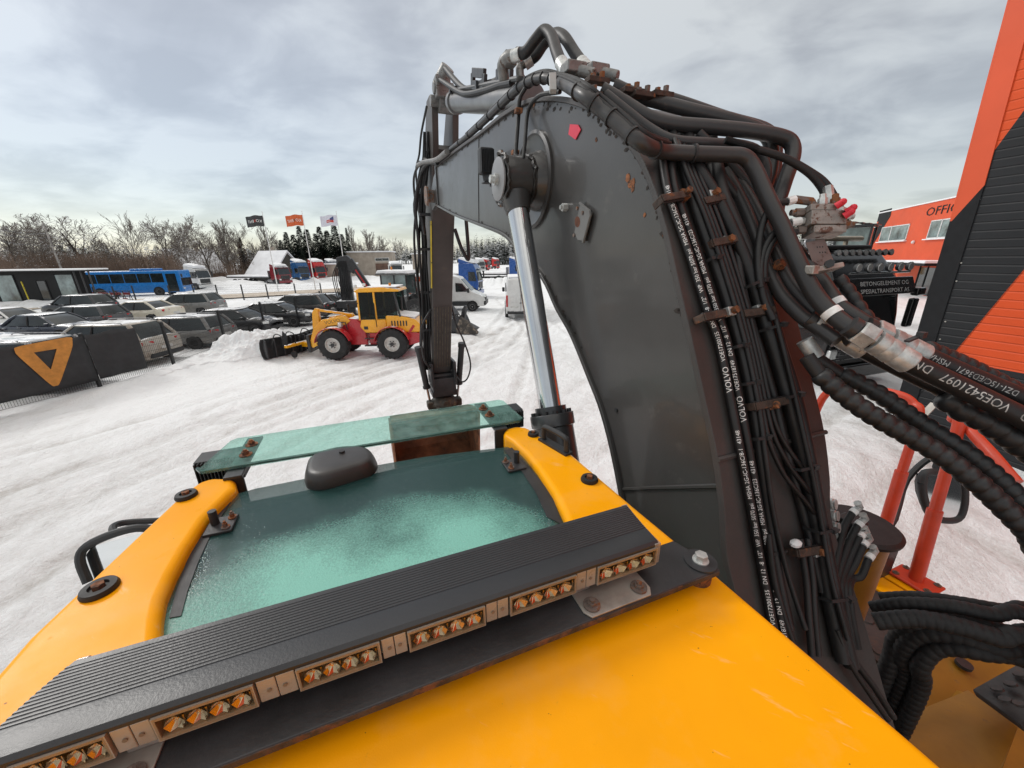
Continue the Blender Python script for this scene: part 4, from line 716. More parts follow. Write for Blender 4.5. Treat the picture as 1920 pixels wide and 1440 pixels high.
MUD = M('muddy_steel', (0.050, 0.044, 0.034), 0.7, var=0.3, vs=9, bump=0.5, bs=30, col2=(0.14, 0.11, 0.06), s2=9, thr=0.55, soft=0.1)
tq = P('tilt_rotator', MB().box((SC, 5.24, 2.30), (0.33, 0.34, 0.20)).box((SC, 5.22, 2.17), (0.36, 0.30, 0.08)).cyl((SC - 0.19, 5.24, 2.38), (SC + 0.19, 5.24, 2.38), 0.065, n=16).cyl((SC - 0.17, 5.24, 2.52), (SC + 0.17, 5.24, 2.52), 0.05, n=14).box((SC - 0.16, 5.2, 2.46), (0.04, 0.3, 0.34)).box((SC + 0.16, 5.2, 2.46), (0.04, 0.3, 0.34)), STEELB, bevel=0.012)
for s_ in (-1, 1):
    a = np.array((SC + s_ * 0.30 - 0.01, 5.12, 2.86)); b = np.array((SC + s_ * 0.235, 5.2, 2.28)); ty = Sb('tilt_cylinder', MB().cyl(a, b, 0.042, n=18).cyl(a + (a - b) * 0.02, a - (a - b) * 0.08, 0.050, n=18).cyl(b, b - (a - b) * 0.05, 0.055, n=14), BLK, tq)
    Sb('tilt_rod', MB().cyl(b, (SC + s_ * 0.205, 5.22, 2.05), 0.018, n=12), CHROME, tq)
Sb('rotor_housing', MB().lathe([(0.001, 0), (0.18, 0), (0.21, 0.03), (0.21, 0.07), (0.16, 0.12), (0.12, 0.16), (0.001, 0.16)], (SC, 5.22, 1.94), (0, 0, 1), 20).box((SC, 5.2, 1.99), (0.50, 0.15, 0.11)).cyl((SC, 5.02, 2.03), (SC, 5.12, 2.03), 0.055, n=14), MUD, tq, bevel=0.02)
bo = [(4.72, 2.0), (5.0, 1.93), (5.3, 1.84), (5.52, 1.55), (5.48, 1.22), (5.2, 1.02), (4.85, 1.0)]
bi = offp(bo, 0.022); bx0, bx1 = 0.12, 1.30
bk_ = P('bucket', MB().prism(bo + bi[::-1], bx0, bx1, 'x'), MUD, bevel=0.004)
BIN = M('bucket_inside', (0.20, 0.085, 0.04), 0.75, var=0.35, vs=4, bump=0.3, bs=40, col2=(0.07, 0.05, 0.035), s2=5, thr=0.55, soft=0.15)
for x in (bx0, bx1): Sb('side_plate', MB().prism(bo, x - 0.012, x + 0.012, 'x'), BIN, bk_)
bj = offp(bo, -0.002); bj2 = offp(bo, 0.027); Sb('bucket_lining', MB().prism(bj2 + offp(bo, 0.024)[::-1], bx0 + 0.013, bx1 - 0.013, 'x'), BIN, bk_); Sb('bucket_lining', MB().prism(offp(bo, -0.030) + offp(bo, -0.003)[::-1], bx0 + 0.013, bx1 - 0.013, 'x'), BIN, bk_)
Sb('cutting_edge', MB().box(((bx0 + bx1) / 2, 4.80, 1.0), (bx1 - bx0 + 0.04, 0.16, 0.03)), RUSTY, bk_)
Sb('bucket_bracket', MB().box((SC - 0.12, 5.2, 1.93), (0.04, 0.4, 0.12)).box((SC + 0.12, 5.2, 1.93), (0.04, 0.4, 0.12)), MUD, bk_)
# ================================================================== heavy hoses beside the boom foot (px, py, distance)
def tail(p, e=(1.52, -0.42, 2.12)):
    """the run beyond the picture: over and down into the machine's deck"""
    p = np.array(p, float); e = np.array(e) + (0.10 * math.sin(p[2] * 40), 0.06 * math.sin(p[0] * 60), 0); return [tuple(p + (0.10, -0.20, -0.10)), tuple((p + e) / 2 + (0.12, -0.16, 0.02)), tuple(e + (0, 0, 0.3)), tuple(e)]
heavy = [
    ([(1640, 640, 0.815), (1700, 676, 0.80), (1760, 706, 0.79), (1840, 745, 0.775), (1920, 785, 0.76), (2000, 830, 0.75)], 0.0205, 'VOLVO   VOE5421097   DN32', 0.024, 0.055),
    ([(1668, 634, 0.86), (1730, 664, 0.85), (1790, 692, 0.84), (1860, 722, 0.83), (1920, 748, 0.82), (2000, 790, 0.81)], 0.0195, 'ISO 4SP-32   DZ1-15C/ED3671   MSHA 2D   1012', 0.017, 0.075),
    ([(1558, 622, 0.90), (1610, 652, 0.885), (1690, 692, 0.87), (1760, 725, 0.855), (1830, 752, 0.845), (1900, 790, 0.835), (1990, 850, 0.82)], 0.0185, 'DN25 -16 1"  WP 350 bar  MSHA 2G-IC-136', 0.013, 0.16),
    ([(1575, 618, 0.95), (1640, 655, 0.94), (1700, 690, 0.93), (1780, 740, 0.915), (1850, 780, 0.90), (1930, 830, 0.89)], 0.018, None, 0, 0)]
for pl, r, txt, sz, s0 in heavy:
    q = pol(pl); q += tail(q[-1]); sp_ = spline(q, 7); h = P('main_hose', MB().tube(sp_, r, 18), RUB, smooth=60)
    if txt: wrap_text(h, sp_[:(len(pl) - 1) * 7 + 1], r, txt, sz, 0.05 if sz > 0.03 else 0.03, (-0.35, -0.55, 0.62), 1, WPRINTD, adv=-1)
    C = [np.array(p) for p in sp_]; d = C[4] - C[0]; d /= np.linalg.norm(d); a = C[0]
    # swaged ferrule with its ribs, hexagon nut, collar
    f_ = Sb('ferrule', MB().lathe([(r * 0.9, -0.006), (r * 1.20, -0.004), (r * 1.24, 0.012), (r * 1.16, 0.016), (r * 1.22, 0.020), (r * 1.24, 0.036), (r * 1.17, 0.039), (r * 1.23, 0.043), (r * 1.21, 0.072), (r * 1.1, 0.075), (0.001, 0.075)], a + d * 0.004, d, 24), ZINC, h, smooth=30)
    Sb('hexagon_nut', MB().lathe([(0.001, -0.044), (r * 1.28, -0.044), (r * 1.36, -0.040), (r * 1.36, -0.016), (r * 1.28, -0.012), (r * 0.8, -0.012), (r * 0.8, 0.002)], a + d * 0.004, d, 6), ZINC, h, smooth=10)
    Sb('pipe_collar', MB().cyl(a - d * 0.058, a - d * 0.043, r * 1.12, n=16), PIPE, h)
for pl, d in ((p1, 3), (p2, 3)):
    C = spline(pl, 5); i = len(C) - 12; a = np.array(C[i]); b = np.array(C[i + 1]); dd = (b - a) / np.linalg.norm(b - a); P('paper_label', MB().cyl(a, a + dd * 0.016, 0.0203, n=18), WPRINT)
def spol(pl, e=None, k=8):
    q = pol(pl); q = q + (tail(q[-1]) if e is None else tail(q[-1], e)); return spline(q, k)
def spiral(name, pts, r, pitch=0.028, mt=SPIRAL, n=14, depth=0.19):
    """convoluted sleeve: beads strung along the hose"""
    C = [np.array(p, float) for p in pts]; L = [0]
    for a, b in zip(C, C[1:]): L.append(L[-1] + np.linalg.norm(b - a))
    tot = L[-1]; N_ = int(tot / pitch); out = []; rad = []
    for i in range(N_ * 6):
        s = tot * i / (N_ * 6 - 1) * 0.9999; j = int(np.searchsorted(L, s, 'right') - 1); t = (s - L[j]) / (L[j + 1] - L[j]); out.append(C[j] * (1 - t) + C[j + 1] * t)
        ph = (i % 6) / 6.0; rad.append(r * (1 - depth * (1 if ph == 0 else 0.35 if ph in (1 / 6, 5 / 6) else 0)))
    return P(name, MB().tube(out, rad, n), mt, smooth=70)
spiral('sleeved_hose', spol(([(1575, 700, 0.92), (1610, 718, 0.905), (1650, 740, 0.89), (1700, 775, 0.875), (1760, 815, 0.855), (1820, 855, 0.835), (1880, 905, 0.82), (1925, 955, 0.81), (1970, 1010, 0.8)])), 0.0205, 0.0235)
spiral('sleeved_hose', spol(([(1535, 700, 0.86), (1575, 735, 0.845), (1630, 775, 0.83), (1700, 815, 0.815), (1760, 850, 0.80), (1820, 895, 0.785), (1870, 940, 0.775), (1930, 1000, 0.765), (1980, 1060, 0.76)])), 0.0215, 0.0245)
spiral('sleeved_hose', spol(([(1770, 742, 0.835), (1800, 765, 0.825), (1850, 790, 0.81), (1900, 822, 0.80), (1960, 862, 0.79)])), 0.0265, 0.030)
spiral('sleeved_hose', spol(([(1735, 650, 0.90), (1790, 672, 0.90), (1850, 700, 0.895), (1910, 732, 0.885), (1980, 770, 0.88)])), 0.0165, 0.024)
spiral('sleeved_hose', spol(([(1780, 690, 0.89), (1840, 712, 0.88), (1890, 742, 0.87), (1960, 785, 0.86)])), 0.0165, 0.024)
spiral('sleeved_hose', spline(pol([(1570, 520, 0.97), (1595, 552, 0.96), (1620, 590, 0.945), (1650, 618, 0.935), (1690, 645, 0.925), (1735, 668, 0.92)]), 8), 0.0165, 0.024)
for a, b, r in (((1508, 638, 0.93), (1530, 670, 0.925), 0.018), ((1530, 672, 0.925), (1575, 702, 0.92), 0.0155), ((1512, 668, 0.87), (1538, 704, 0.86), 0.016)): P('hose_end', MB().cyl(X(a[0], a[1], d=a[2]), X(b[0], b[1], d=b[2]), r, n=14), ZINC if r > 0.017 else RUB)
P('cable_tie', MB().beam(X(1700, 640, d=0.79), X(1728, 628, d=0.80), 0.009, 0.004).box(X(1728, 628, d=0.795), (0.016, 0.012, 0.012)), BLK)
# ---- lower bundle of guarded hoses sweeping back over the deck
for pl, r in (([(1635, 1140, 1.05), (1700, 1132, 1.0), (1790, 1138, 0.95), (1860, 1152, 0.92), (1940, 1160, 0.9)], 0.017), ([(1640, 1165, 1.0), (1720, 1160, 0.96), (1800, 1175, 0.92), (1870, 1195, 0.89), (1940, 1205, 0.87)], 0.021), ([(1650, 1120, 1.1), (1720, 1118, 1.05), (1800, 1128, 1.0), (1880, 1142, 0.96), (1950, 1150, 0.94)], 0.014)): spiral('sleeved_hose', spol(pl, (1.6, -0.5, 2.15)), r, 0.016, RUBM, 14, 0.07)
for pl, r in (([(1690, 1280, 1.10), (1690, 1230, 1.07), (1720, 1190, 1.03), (1790, 1190, 0.98), (1870, 1215, 0.94), (1950, 1225, 0.92)], 0.024), ([(1720, 1300, 1.06), (1725, 1250, 1.03), (1760, 1215, 1.0), (1840, 1222, 0.95), (1950, 1250, 0.92)], 0.022), ([(1665, 1250, 1.1), (1680, 1200, 1.08), (1720, 1170, 1.03), (1800, 1165, 1.0), (1900, 1190, 0.95), (1960, 1200, 0.93)], 0.022)): q0 = np.array(X(*pl[0][:2], d=pl[0][2])); spiral('sleeved_hose', spline([tuple(q0 - (0, 0, 0.45))] + pol(pl) + tail(pol(pl)[-1], (1.5, -0.5, 2.15)), 8), r, 0.020, RUBM, 14, 0.08)
# ---- small hoses with elbow fittings on the manifold by the boom foot
ends = [((1598, 962, 1.04), (1612, 950, 1.04)), ((1608, 985, 1.03), (1622, 972, 1.03)), ((1611, 1007, 1.02), (1624, 996, 1.03)), ((1618, 1023, 1.01), (1630, 1010, 1.02)), ((1628, 1048, 1.0), (1640, 1032, 1.01))]
for i, (a, b) in enumerate(ends):
    w_ = 1560 + i * 8; pts = pol([(a[0], a[1], a[2]), (a[0] - 17 + i, a[1] + 32, a[2] - 0.01), (w_ + 6, 1062 + i * 6, 0.99), (w_, 1105, 0.965), (w_ + 4, 1150, 0.95), (w_ + 16, 1215, 0.94)])
    h = hose('pilot_hose', pts, 0.0088, RUBM, 10, 5); A_ = np.array(X(a[0], a[1], d=a[2])); B_ = np.array(X(b[0], b[1], d=b[2])); Sb('fitting', MB().cyl(A_, A_ + (B_ - A_) * 0.45, 0.0098, n=12), WPRINT, h)
    Sb('elbow', MB().tube([A_ + (B_ - A_) * 0.45, B_, B_ + (-0.008, 0.004, 0.012)], 0.0092, 8), ZINC, h)
man = P('manifold', MB().box(X(1590, 1000, d=1.10), (0.05, 0.06, 0.10)), BLK, bevel=0.006)
for p in ((1568, 946), (1572, 968), (1574, 990), (1583, 1012), (1597, 1035)): a = np.array(X(*p, d=1.02)); Sb('port', MB().lathe([(0.001, -0.03), (0.014, -0.03), (0.014, -0.022), (0.012, -0.02), (0.0145, -0.016), (0.0145, -0.006), (0.012, -0.004), (0.014, 0), (0.001, 0)], a, (0.25, -0.85, 0.3), 12), ZINC, man)
# ---- deck on the right: perforated step, grease tank, side boxes, body
ZD = 2.45
dk = P('upper_body', MB().box2((0.62, -1.2, 1.2), (2.30, 0.05, 1.95)).box2((1.12, -2.6, 1.2), (2.34, -0.35, 2.18)).box2((-0.56, -2.6, 1.2), (1.1, -0.95, 2.20)).box2((1.55, 0.05, 1.2), (2.34, 1.45, 1.95)).box2((1.5, -0.6, 1.2), (2.36, 0.42, 2.16)), YEL_SHADE, bevel=0.03)
sw = P('side_walkway', MB().box2((1.72, 0.42, ZD - 0.5), (2.40, 1.42, ZD - 0.03)), YEL_SHADE, bevel=0.02)
TREAD = M('tread_plate', (0.040, 0.032, 0.030), 0.5, var=0.25, vs=12, bump=0.1, bs=80, col2=(0.10, 0.06, 0.045), s2=12, thr=0.58, soft=0.1)
q = MB().box2((1.74, 0.45, ZD - 0.028), (2.14, 1.40, ZD - 0.010))
Sb('edge_strip', MB().box2((2.16, 0.44, ZD - 0.028), (2.27, 1.40, ZD - 0.012)), YEL, sw, bevel=0.005); Sb('edge_strip', MB().box2((2.285, 0.44, ZD - 0.028), (2.39, 1.40, ZD - 0.014)), YEL, sw, bevel=0.005)
for i in range(9):
    for j in range(4): q.lathe([(0.016, 0.0), (0.024, 0.0), (0.020, 0.006), (0.014, 0.006)], (1.79 + j * 0.095 + (i % 2) * 0.03, 0.52 + i * 0.10, ZD - 0.0098), (0, 0, 1), 12)
q.mat(1)
for i in range(9):
    for j in range(4): q.lathe([(0.0135, 0.0), (0.0001, 0.0)], (1.79 + j * 0.095 + (i % 2) * 0.03, 0.52 + i * 0.10, ZD - 0.0085), (0, 0, 1), 12)
Sb('tread_plate', q, [TREAD, BLK], sw)
gt = np.array(X(1610, 985, d=1.45)); tk = P('grease_tank', MB().lathe([(0.001, -0.95), (0.10, -0.95), (0.10, -0.012), (0.001, -0.012)], gt, n=28), YEL_SHADE)
Sb('tank_lid', MB().lathe([(0.001, -0.012), (0.128, -0.012), (0.130, 0.0), (0.118, 0.010), (0.001, 0.012)], gt, n=32), RUBM, tk)
a = np.array(X(1655, 1055, z=ZD + 0.08)); P('mirror_base_plate', MB().box(a + (0.0, 0, 0.0), (0.18, 0.02, 0.2)).box(a + (0.08, 0.07, -0.01), (0.02, 0.16, 0.18)), STEELB, bevel=0.004)
# handrails
def rail_tube(pts, r=0.030): return MB().tube(spline(pts, 8), r, 14)
fb_ = np.array(X(1716, 1090, z=ZD - 0.01)); ft = np.array(X(1797, 800, r=fb_[0] + 0.10))
hr = P('handrail', rail_tube([fb_, fb_ * 0.55 + ft * 0.45, ft, np.array(X(1788, 786, r=fb_[0] + 0.12)), np.array(X(1800, 778, r=fb_[0] + 0.15)), np.array(X(1822, 810, r=fb_[0] + 0.12)), np.array(X(1860, 852, r=fb_[0] + 0.05)), np.array(X(1905, 905, r=fb_[0]))], 0.0225), REDO, smooth=60)
up = (ft - fb_) / np.linalg.norm(ft - fb_); Sb('socket', MB().cyl(fb_, fb_ + up * 0.38, 0.029, n=20).cyl(fb_ + up * 0.38, fb_ + up * 0.385, 0.028, n=20), REDO, hr)
Sb('flange', MB().box(fb_ + (0, 0, 0.008), (0.13, 0.17, 0.014)), REDO, hr, bevel=0.012, seg=3)
for dx in (-0.045, 0.045):
    for dy in (-0.06, 0.06): Sb('flange_bolt', bolt(fb_ + (dx, dy, 0.016), 0.008, 0.004), RUSTY, hr)
ga = np.array(X(1652, 1010, z=ZD - 0.02)); gtop = np.array(X(1722, 782, r=ga[0] + 0.08)); rA = ga[0] + 0.1
hr2 = P('handrail', rail_tube([ga, ga * 0.5 + gtop * 0.5, gtop, np.array(X(1712, 757, r=rA)), np.array(X(1690, 742, r=rA)), np.array(X(1640, 730, r=rA)), np.array(X(1585, 722, r=rA)), np.array(X(1553, 735, r=rA)), np.array(X(1535, 760, r=rA)), np.array(X(1520, 800, r=rA))], 0.0225), REDO, smooth=60)
u2 = (gtop - ga) / np.linalg.norm(gtop - ga); Sb('socket', MB().cyl(ga, ga + u2 * 0.42, 0.029, n=20), REDO, hr2)
# right mirror on its arm
mc = np.array(X(1770, 930, d=2.3)); e1 = np.array(X(1812, 930, d=2.3)) - mc; e2 = np.array(X(1762, 885, d=2.28)) - mc
ol = [(-0.92, 0.55), (-0.7, 0.95), (0.0, 1.0), (0.8, 0.95), (1.0, 0.5), (0.85, -0.35), (0.45, -0.95), (-0.35, -1.0), (-0.85, -0.7), (-0.98, 0.0)]
pts = [mc + e1 * a * 0.95 + e2 * b for a, b in ol]; nrm = np.cross(e1, e2); nrm /= np.linalg.norm(nrm)
if nrm[1] > 0: nrm = -nrm
mr = P('right_mirror', MB().tube(spline(pts + [pts[0]], 4), 0.022, 10).loft([[p - nrm * 0.02 for p in pts], [mc + (p - mc) * 0.8 - nrm * 0.07 for p in pts]]), BLK, smooth=50)
Sb('mirror_glass', MB().add([p + nrm * 0.006 for p in pts], [tuple(range(len(pts)))]), MIRR, mr, smooth=0)
P('mirror_arm', MB().tube(spline([np.array((2.32, 1.36, 2.40)), np.array(X(1640, 1010, d=2.2)), np.array(X(1700, 900, d=2.35)), np.array(X(1748, 858, d=2.35)), np.array(X(1768, 880, d=2.33))], 5), 0.018, 8), BLK)
P('mirror_hinge', MB().box(np.array(X(1775, 872, d=2.3)), (0.14, 0.08, 0.06)), STEELB, bevel=0.015)
P('antenna_strip', MB().beam(X(1728, 782, d=2.6), X(1752, 757, d=2.6), 0.04, 0.01), GALV)
# yellow boxes low on the right, with lock plates and a step
def panel(nm, pl, mt, th=0.012, bevel=0.004): 
    A_ = [np.array(X(p[0], p[1], d=p[2])) for p in pl]; n = np.cross(A_[1] - A_[0], A_[2] - A_[0]); n /= np.linalg.norm(n)
    if n @ (A_[0] - np.array([0, 0, CAMH])) < 0: n = -n
    return P(nm, MB().loft([A_, [a + n * th for a in A_]]), mt, bevel=bevel), n
def hit(px, py, A0, nn):
    q_ = ray(px, py); dv = np.array((q_ @ ER, q_ @ EF, q_[2])); o_ = np.array((0, 0, CAMH)); return o_ + dv * (((np.array(A0) - o_) @ nn) / (dv @ nn))
pn, n_ = panel('engine_cover', [(1733, 1245, 1.33), (1850, 1200, 1.42), (1935, 1235, 1.36), (1840, 1300, 1.27), (1700, 1345, 1.25)], YEL_SHADE)
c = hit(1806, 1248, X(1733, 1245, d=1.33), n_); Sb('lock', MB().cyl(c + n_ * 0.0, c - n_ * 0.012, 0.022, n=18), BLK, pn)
pn2, n2 = panel('engine_cover', [(1680, 1365, 1.2), (1800, 1320, 1.22), (1830, 1305, 1.22), (1910, 1365, 1.12), (1880, 1445, 1.05), (1715, 1445, 1.05)], YEL_SHADE, 0.02)
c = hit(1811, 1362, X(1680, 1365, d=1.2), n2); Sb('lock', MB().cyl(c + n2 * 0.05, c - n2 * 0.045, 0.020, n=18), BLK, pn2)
panel('engine_cover', [(1700, 1330, 1.32), (1780, 1290, 1.3), (1830, 1302, 1.24), (1760, 1345, 1.24)], YEL_SHADE)
panel('engine_cover', [(1725, 1222, 1.4), (1850, 1185, 1.5), (1950, 1225, 1.42), (1850, 1262, 1.36)], YEL_SHADE)
tp, _n = panel('tread_plate', [(1822, 1292, 1.15), (1930, 1232, 1.2), (2000, 1300, 1.05), (1915, 1360, 1.05)], TREAD, 0.02)
for p in ((1870, 1292), (1895, 1283), (1912, 1320), (1885, 1312), (1912, 1265)):
    q_ = ray(*p); dv = np.array((q_ @ ER, q_ @ EF, q_[2])); A0 = np.array(X(1822, 1292, d=1.15)); o_ = np.array((0, 0, CAMH)); c = o_ + dv * (((A0 - o_) @ _n) / (dv @ _n)); Sb('grip_hole', MB().lathe([(0.009, -0.001), (0.015, -0.001), (0.013, 0.004), (0.010, 0.004)], c, -_n, 14), TREAD, tp)
P('boom_foot_bracket', MB().box2((1.11, -0.35, 1.4), (1.17, 0.40, 2.45)).box2((0.63, -0.35, 1.4), (0.70, 0.40, 2.3)), BOOM, bevel=0.01)
# undercarriage
P('turntable', MB().cyl((0.91, -0.6, 1.0), (0.91, -0.6, 1.2), 0.65, n=32), STEELB); P('chassis', MB().box2((0.35, -2.4, 0.55), (1.45, 1.8, 0.99)), STEELB, bevel=0.03)
for x in (-0.15, 1.97):
    for y in (-1.95, 1.35):
        wq_ = P('wheel', MB().lathe([(0.22, -0.14), (0.44, -0.15), (0.50, -0.11), (0.51, 0), (0.50, 0.11), (0.44, 0.15), (0.22, 0.14)], (x, y, 0.51), (1, 0, 0), 28), TYRE); Sb('rim', MB().lathe([(0.001, -0.10), (0.23, -0.12), (0.23, 0.12), (0.001, 0.10)], (x, y, 0.51), (1, 0, 0), 24), STEELB, wq_)
P('axle', MB().cyl((-0.1, -1.95, 0.51), (1.9, -1.95, 0.51), 0.13, n=16).cyl((-0.1, 1.35, 0.51), (1.9, 1.35, 0.51), 0.13, n=16), STEELB)
# ================================================================== ground: one snow sheet to the horizon, ploughed banks modelled in it
BANKS = [  # (x0, y0, x1, y1, radius, height)
    (-12.5, 17.0, -11.6, 18.6, 1.05, 0.68), (-11.6, 16.4, -10.7, 17.0, 0.85, 0.60), (-11.4, 15.2, -11.0, 16.0, 0.6, 0.28), (-12.9, 12.0, -12.9, 15.2, 0.9, 0.22),
    (-60, 37.5, -30, 36.2, 1.3, 0.75), (-30, 36.0, -20, 37.2, 1.3, 0.50), (-20, 37.3, -14, 42, 1.3, 0.5), (-46, 60, -22, 66, 1.6, 0.5), (-60, 68, -46, 66, 2.0, 0.9), (-46, 68, -40, 70, 1.4, 0.5),
    (-12.5, 42, -7.5, 44, 2.6, 1.5), (-3, 60, 8, 61, 2.0, 1.0), (-40, 74, -30, 84, 2.0, 0.8), (-70, 76, -52, 76, 2.5, 1.2), (6.5, 6.2, 9.2, 7.6, 1.3, 0.20), (4.2, 4.6, 6.5, 6.0, 1.0, 0.10)]
def ground_h(x, y):
    h = fbm(x * 0.22, y * 0.22, 3) * 0.14 + fbm(x * 0.9 + 9, y * 0.9, 5) * 0.06 + np.abs(fbm(x * 0.5 + 3, y * 0.5 + 8, 5)) * 0.03 + fbm(x * 3.1, y * 3.1, 4) * 0.05
    ca, sa = math.cos(0.75), math.sin(0.75); u = x * ca + y * sa; v = -x * sa + y * ca
    h = h + (vnoise(u * 0.10, v * 1.6) - 0.5) * 0.035 + (vnoise(u * 0.14 + 5, v * 3.3) - 0.5) * 0.03
    for x0, y0, x1, y1, r, hh in BANKS:
        dx, dy = x1 - x0, y1 - y0; t = np.clip(((x - x0) * dx + (y - y0) * dy) / (dx * dx + dy * dy), 0, 1)
        d = np.hypot(x - x0 - t * dx, y - y0 - t * dy) / (r * (1 + 0.55 * fbm(x * 0.9, y * 0.9, 3)))
        h = h + hh * np.exp(-d * d * 1.1) * (1 + 0.75 * fbm(x * 1.7 + 3, y * 1.7, 4) + 0.35 * fbm(x * 5, y * 5, 2))
    far = np.clip((np.hypot(x, y) - 130) / 300, 0, 1); return h * (1 - 0.7 * far)
NG = 720; uu = np.linspace(-1, 1, NG); gx = 7 * np.sinh(uu * math.asinh(1500 / 7)); gy = 7 * np.sinh(uu * math.asinh(1500 / 7)) + 9
XX, YY = np.meshgrid(gx, gy); ZZ = ground_h(XX, YY)
def grid_mesh(name, XX, YY, ZZ, mt, kind):
    ny, nx = XX.shape; me = bpy.data.meshes.new(name); co = np.stack([XX, YY, ZZ], -1).reshape(-1, 3); i = np.arange(ny * nx).reshape(ny, nx)
    q = np.stack([i[:-1, :-1], i[:-1, 1:], i[1:, 1:], i[1:, :-1]], -1).reshape(-1, 4)
    me.vertices.add(len(co)); me.vertices.foreach_set('co', co.ravel()); me.loops.add(q.size); me.loops.foreach_set('vertex_index', q.ravel().astype(np.int32))
    me.polygons.add(len(q)); me.polygons.foreach_set('loop_start', np.arange(0, q.size, 4, dtype=np.int32)); me.polygons.foreach_set('loop_total', np.full(len(q), 4, np.int32)); me.polygons.foreach_set('use_smooth', np.ones(len(q), bool)); me.update(calc_edges=True); me.materials.append(mt)
    o = bpy.data.objects.new(name, me); COL.objects.link(o); o['kind'] = kind; return o
TRK = [[G(*p)[:2] for p in t_] for t_ in (((-120, 1010), (0, 955), (300, 850), (600, 740), (900, 655), (1010, 600)), ((-100, 1110), (0, 1045), (330, 890), (700, 730), (930, 640), (980, 560)), ((-100, 930), (0, 890), (300, 800), (560, 712), (760, 655)), ((450, 765), (700, 690), (1000, 612), (1040, 560)), ((870, 800), (935, 690), (1000, 570)), ((1070, 930), (1095, 780), (1045, 640), (950, 560)), ((640, 690), (900, 640), (1060, 590)), ((1500, 900), (1640, 830), (1720, 760)), ((1560, 820), (1620, 960), (1800, 1080)))]
def ruts(x, y):
    """wheel tracks pressed into the yard: (height change, bared dirt)"""
    h = np.zeros_like(x); dt = np.zeros_like(x); m = (np.abs(x) < 24) & (y > 0) & (y < 45); xs, ys = x[m], y[m]; hh = np.zeros_like(xs); dd_ = np.zeros_like(xs)
    for ti, tr in enumerate(TRK):
        tr = [p[:2] for p in spline([(p[0], p[1], 0) for p in tr], 5)]; best = np.full(xs.shape, 1e9)
        for a, b in zip(tr, tr[1:]):
            dx, dy = b[0] - a[0], b[1] - a[1]; t = np.clip(((xs - a[0]) * dx + (ys - a[1]) * dy) / (dx * dx + dy * dy), 0, 1); best = np.minimum(best, np.hypot(xs - a[0] - t * dx, ys - a[1] - t * dy))
        e = np.abs(best - 0.95 - 0.05 * (ti % 3)); k = np.exp(-(e / 0.17) ** 4); hh += -0.050 * k + 0.024 * np.exp(-((e - 0.30) / 0.10) ** 2); dd_ = np.maximum(dd_, k)
    h[m] = hh; dt[m] = dd_; return h, dt
_gh = ground_h
def ground_h(x, y): return _gh(x, y) + ruts(np.asarray(x, float), np.asarray(y, float))[0]
ZZ = ground_h(XX, YY)
def add_dirt(o, XX, YY):
    r_ = np.hypot(XX, YY); yard = np.clip(1 - np.hypot((XX + 11) / 4.5, (YY - 11.5) / 5.5), 0, 1); d = ruts(XX, YY)[1] * (0.5 + fbm(XX * 2, YY * 2, 3)) - yard * 0.9
    d = d + np.exp(-((XX - 6.5) / 4) ** 2 - ((YY - 8) / 5) ** 2) * 0.45
    at_ = o.data.attributes.new('dirt', 'FLOAT', 'POINT'); at_.data.foreach_set('value', d.ravel().astype(np.float32))
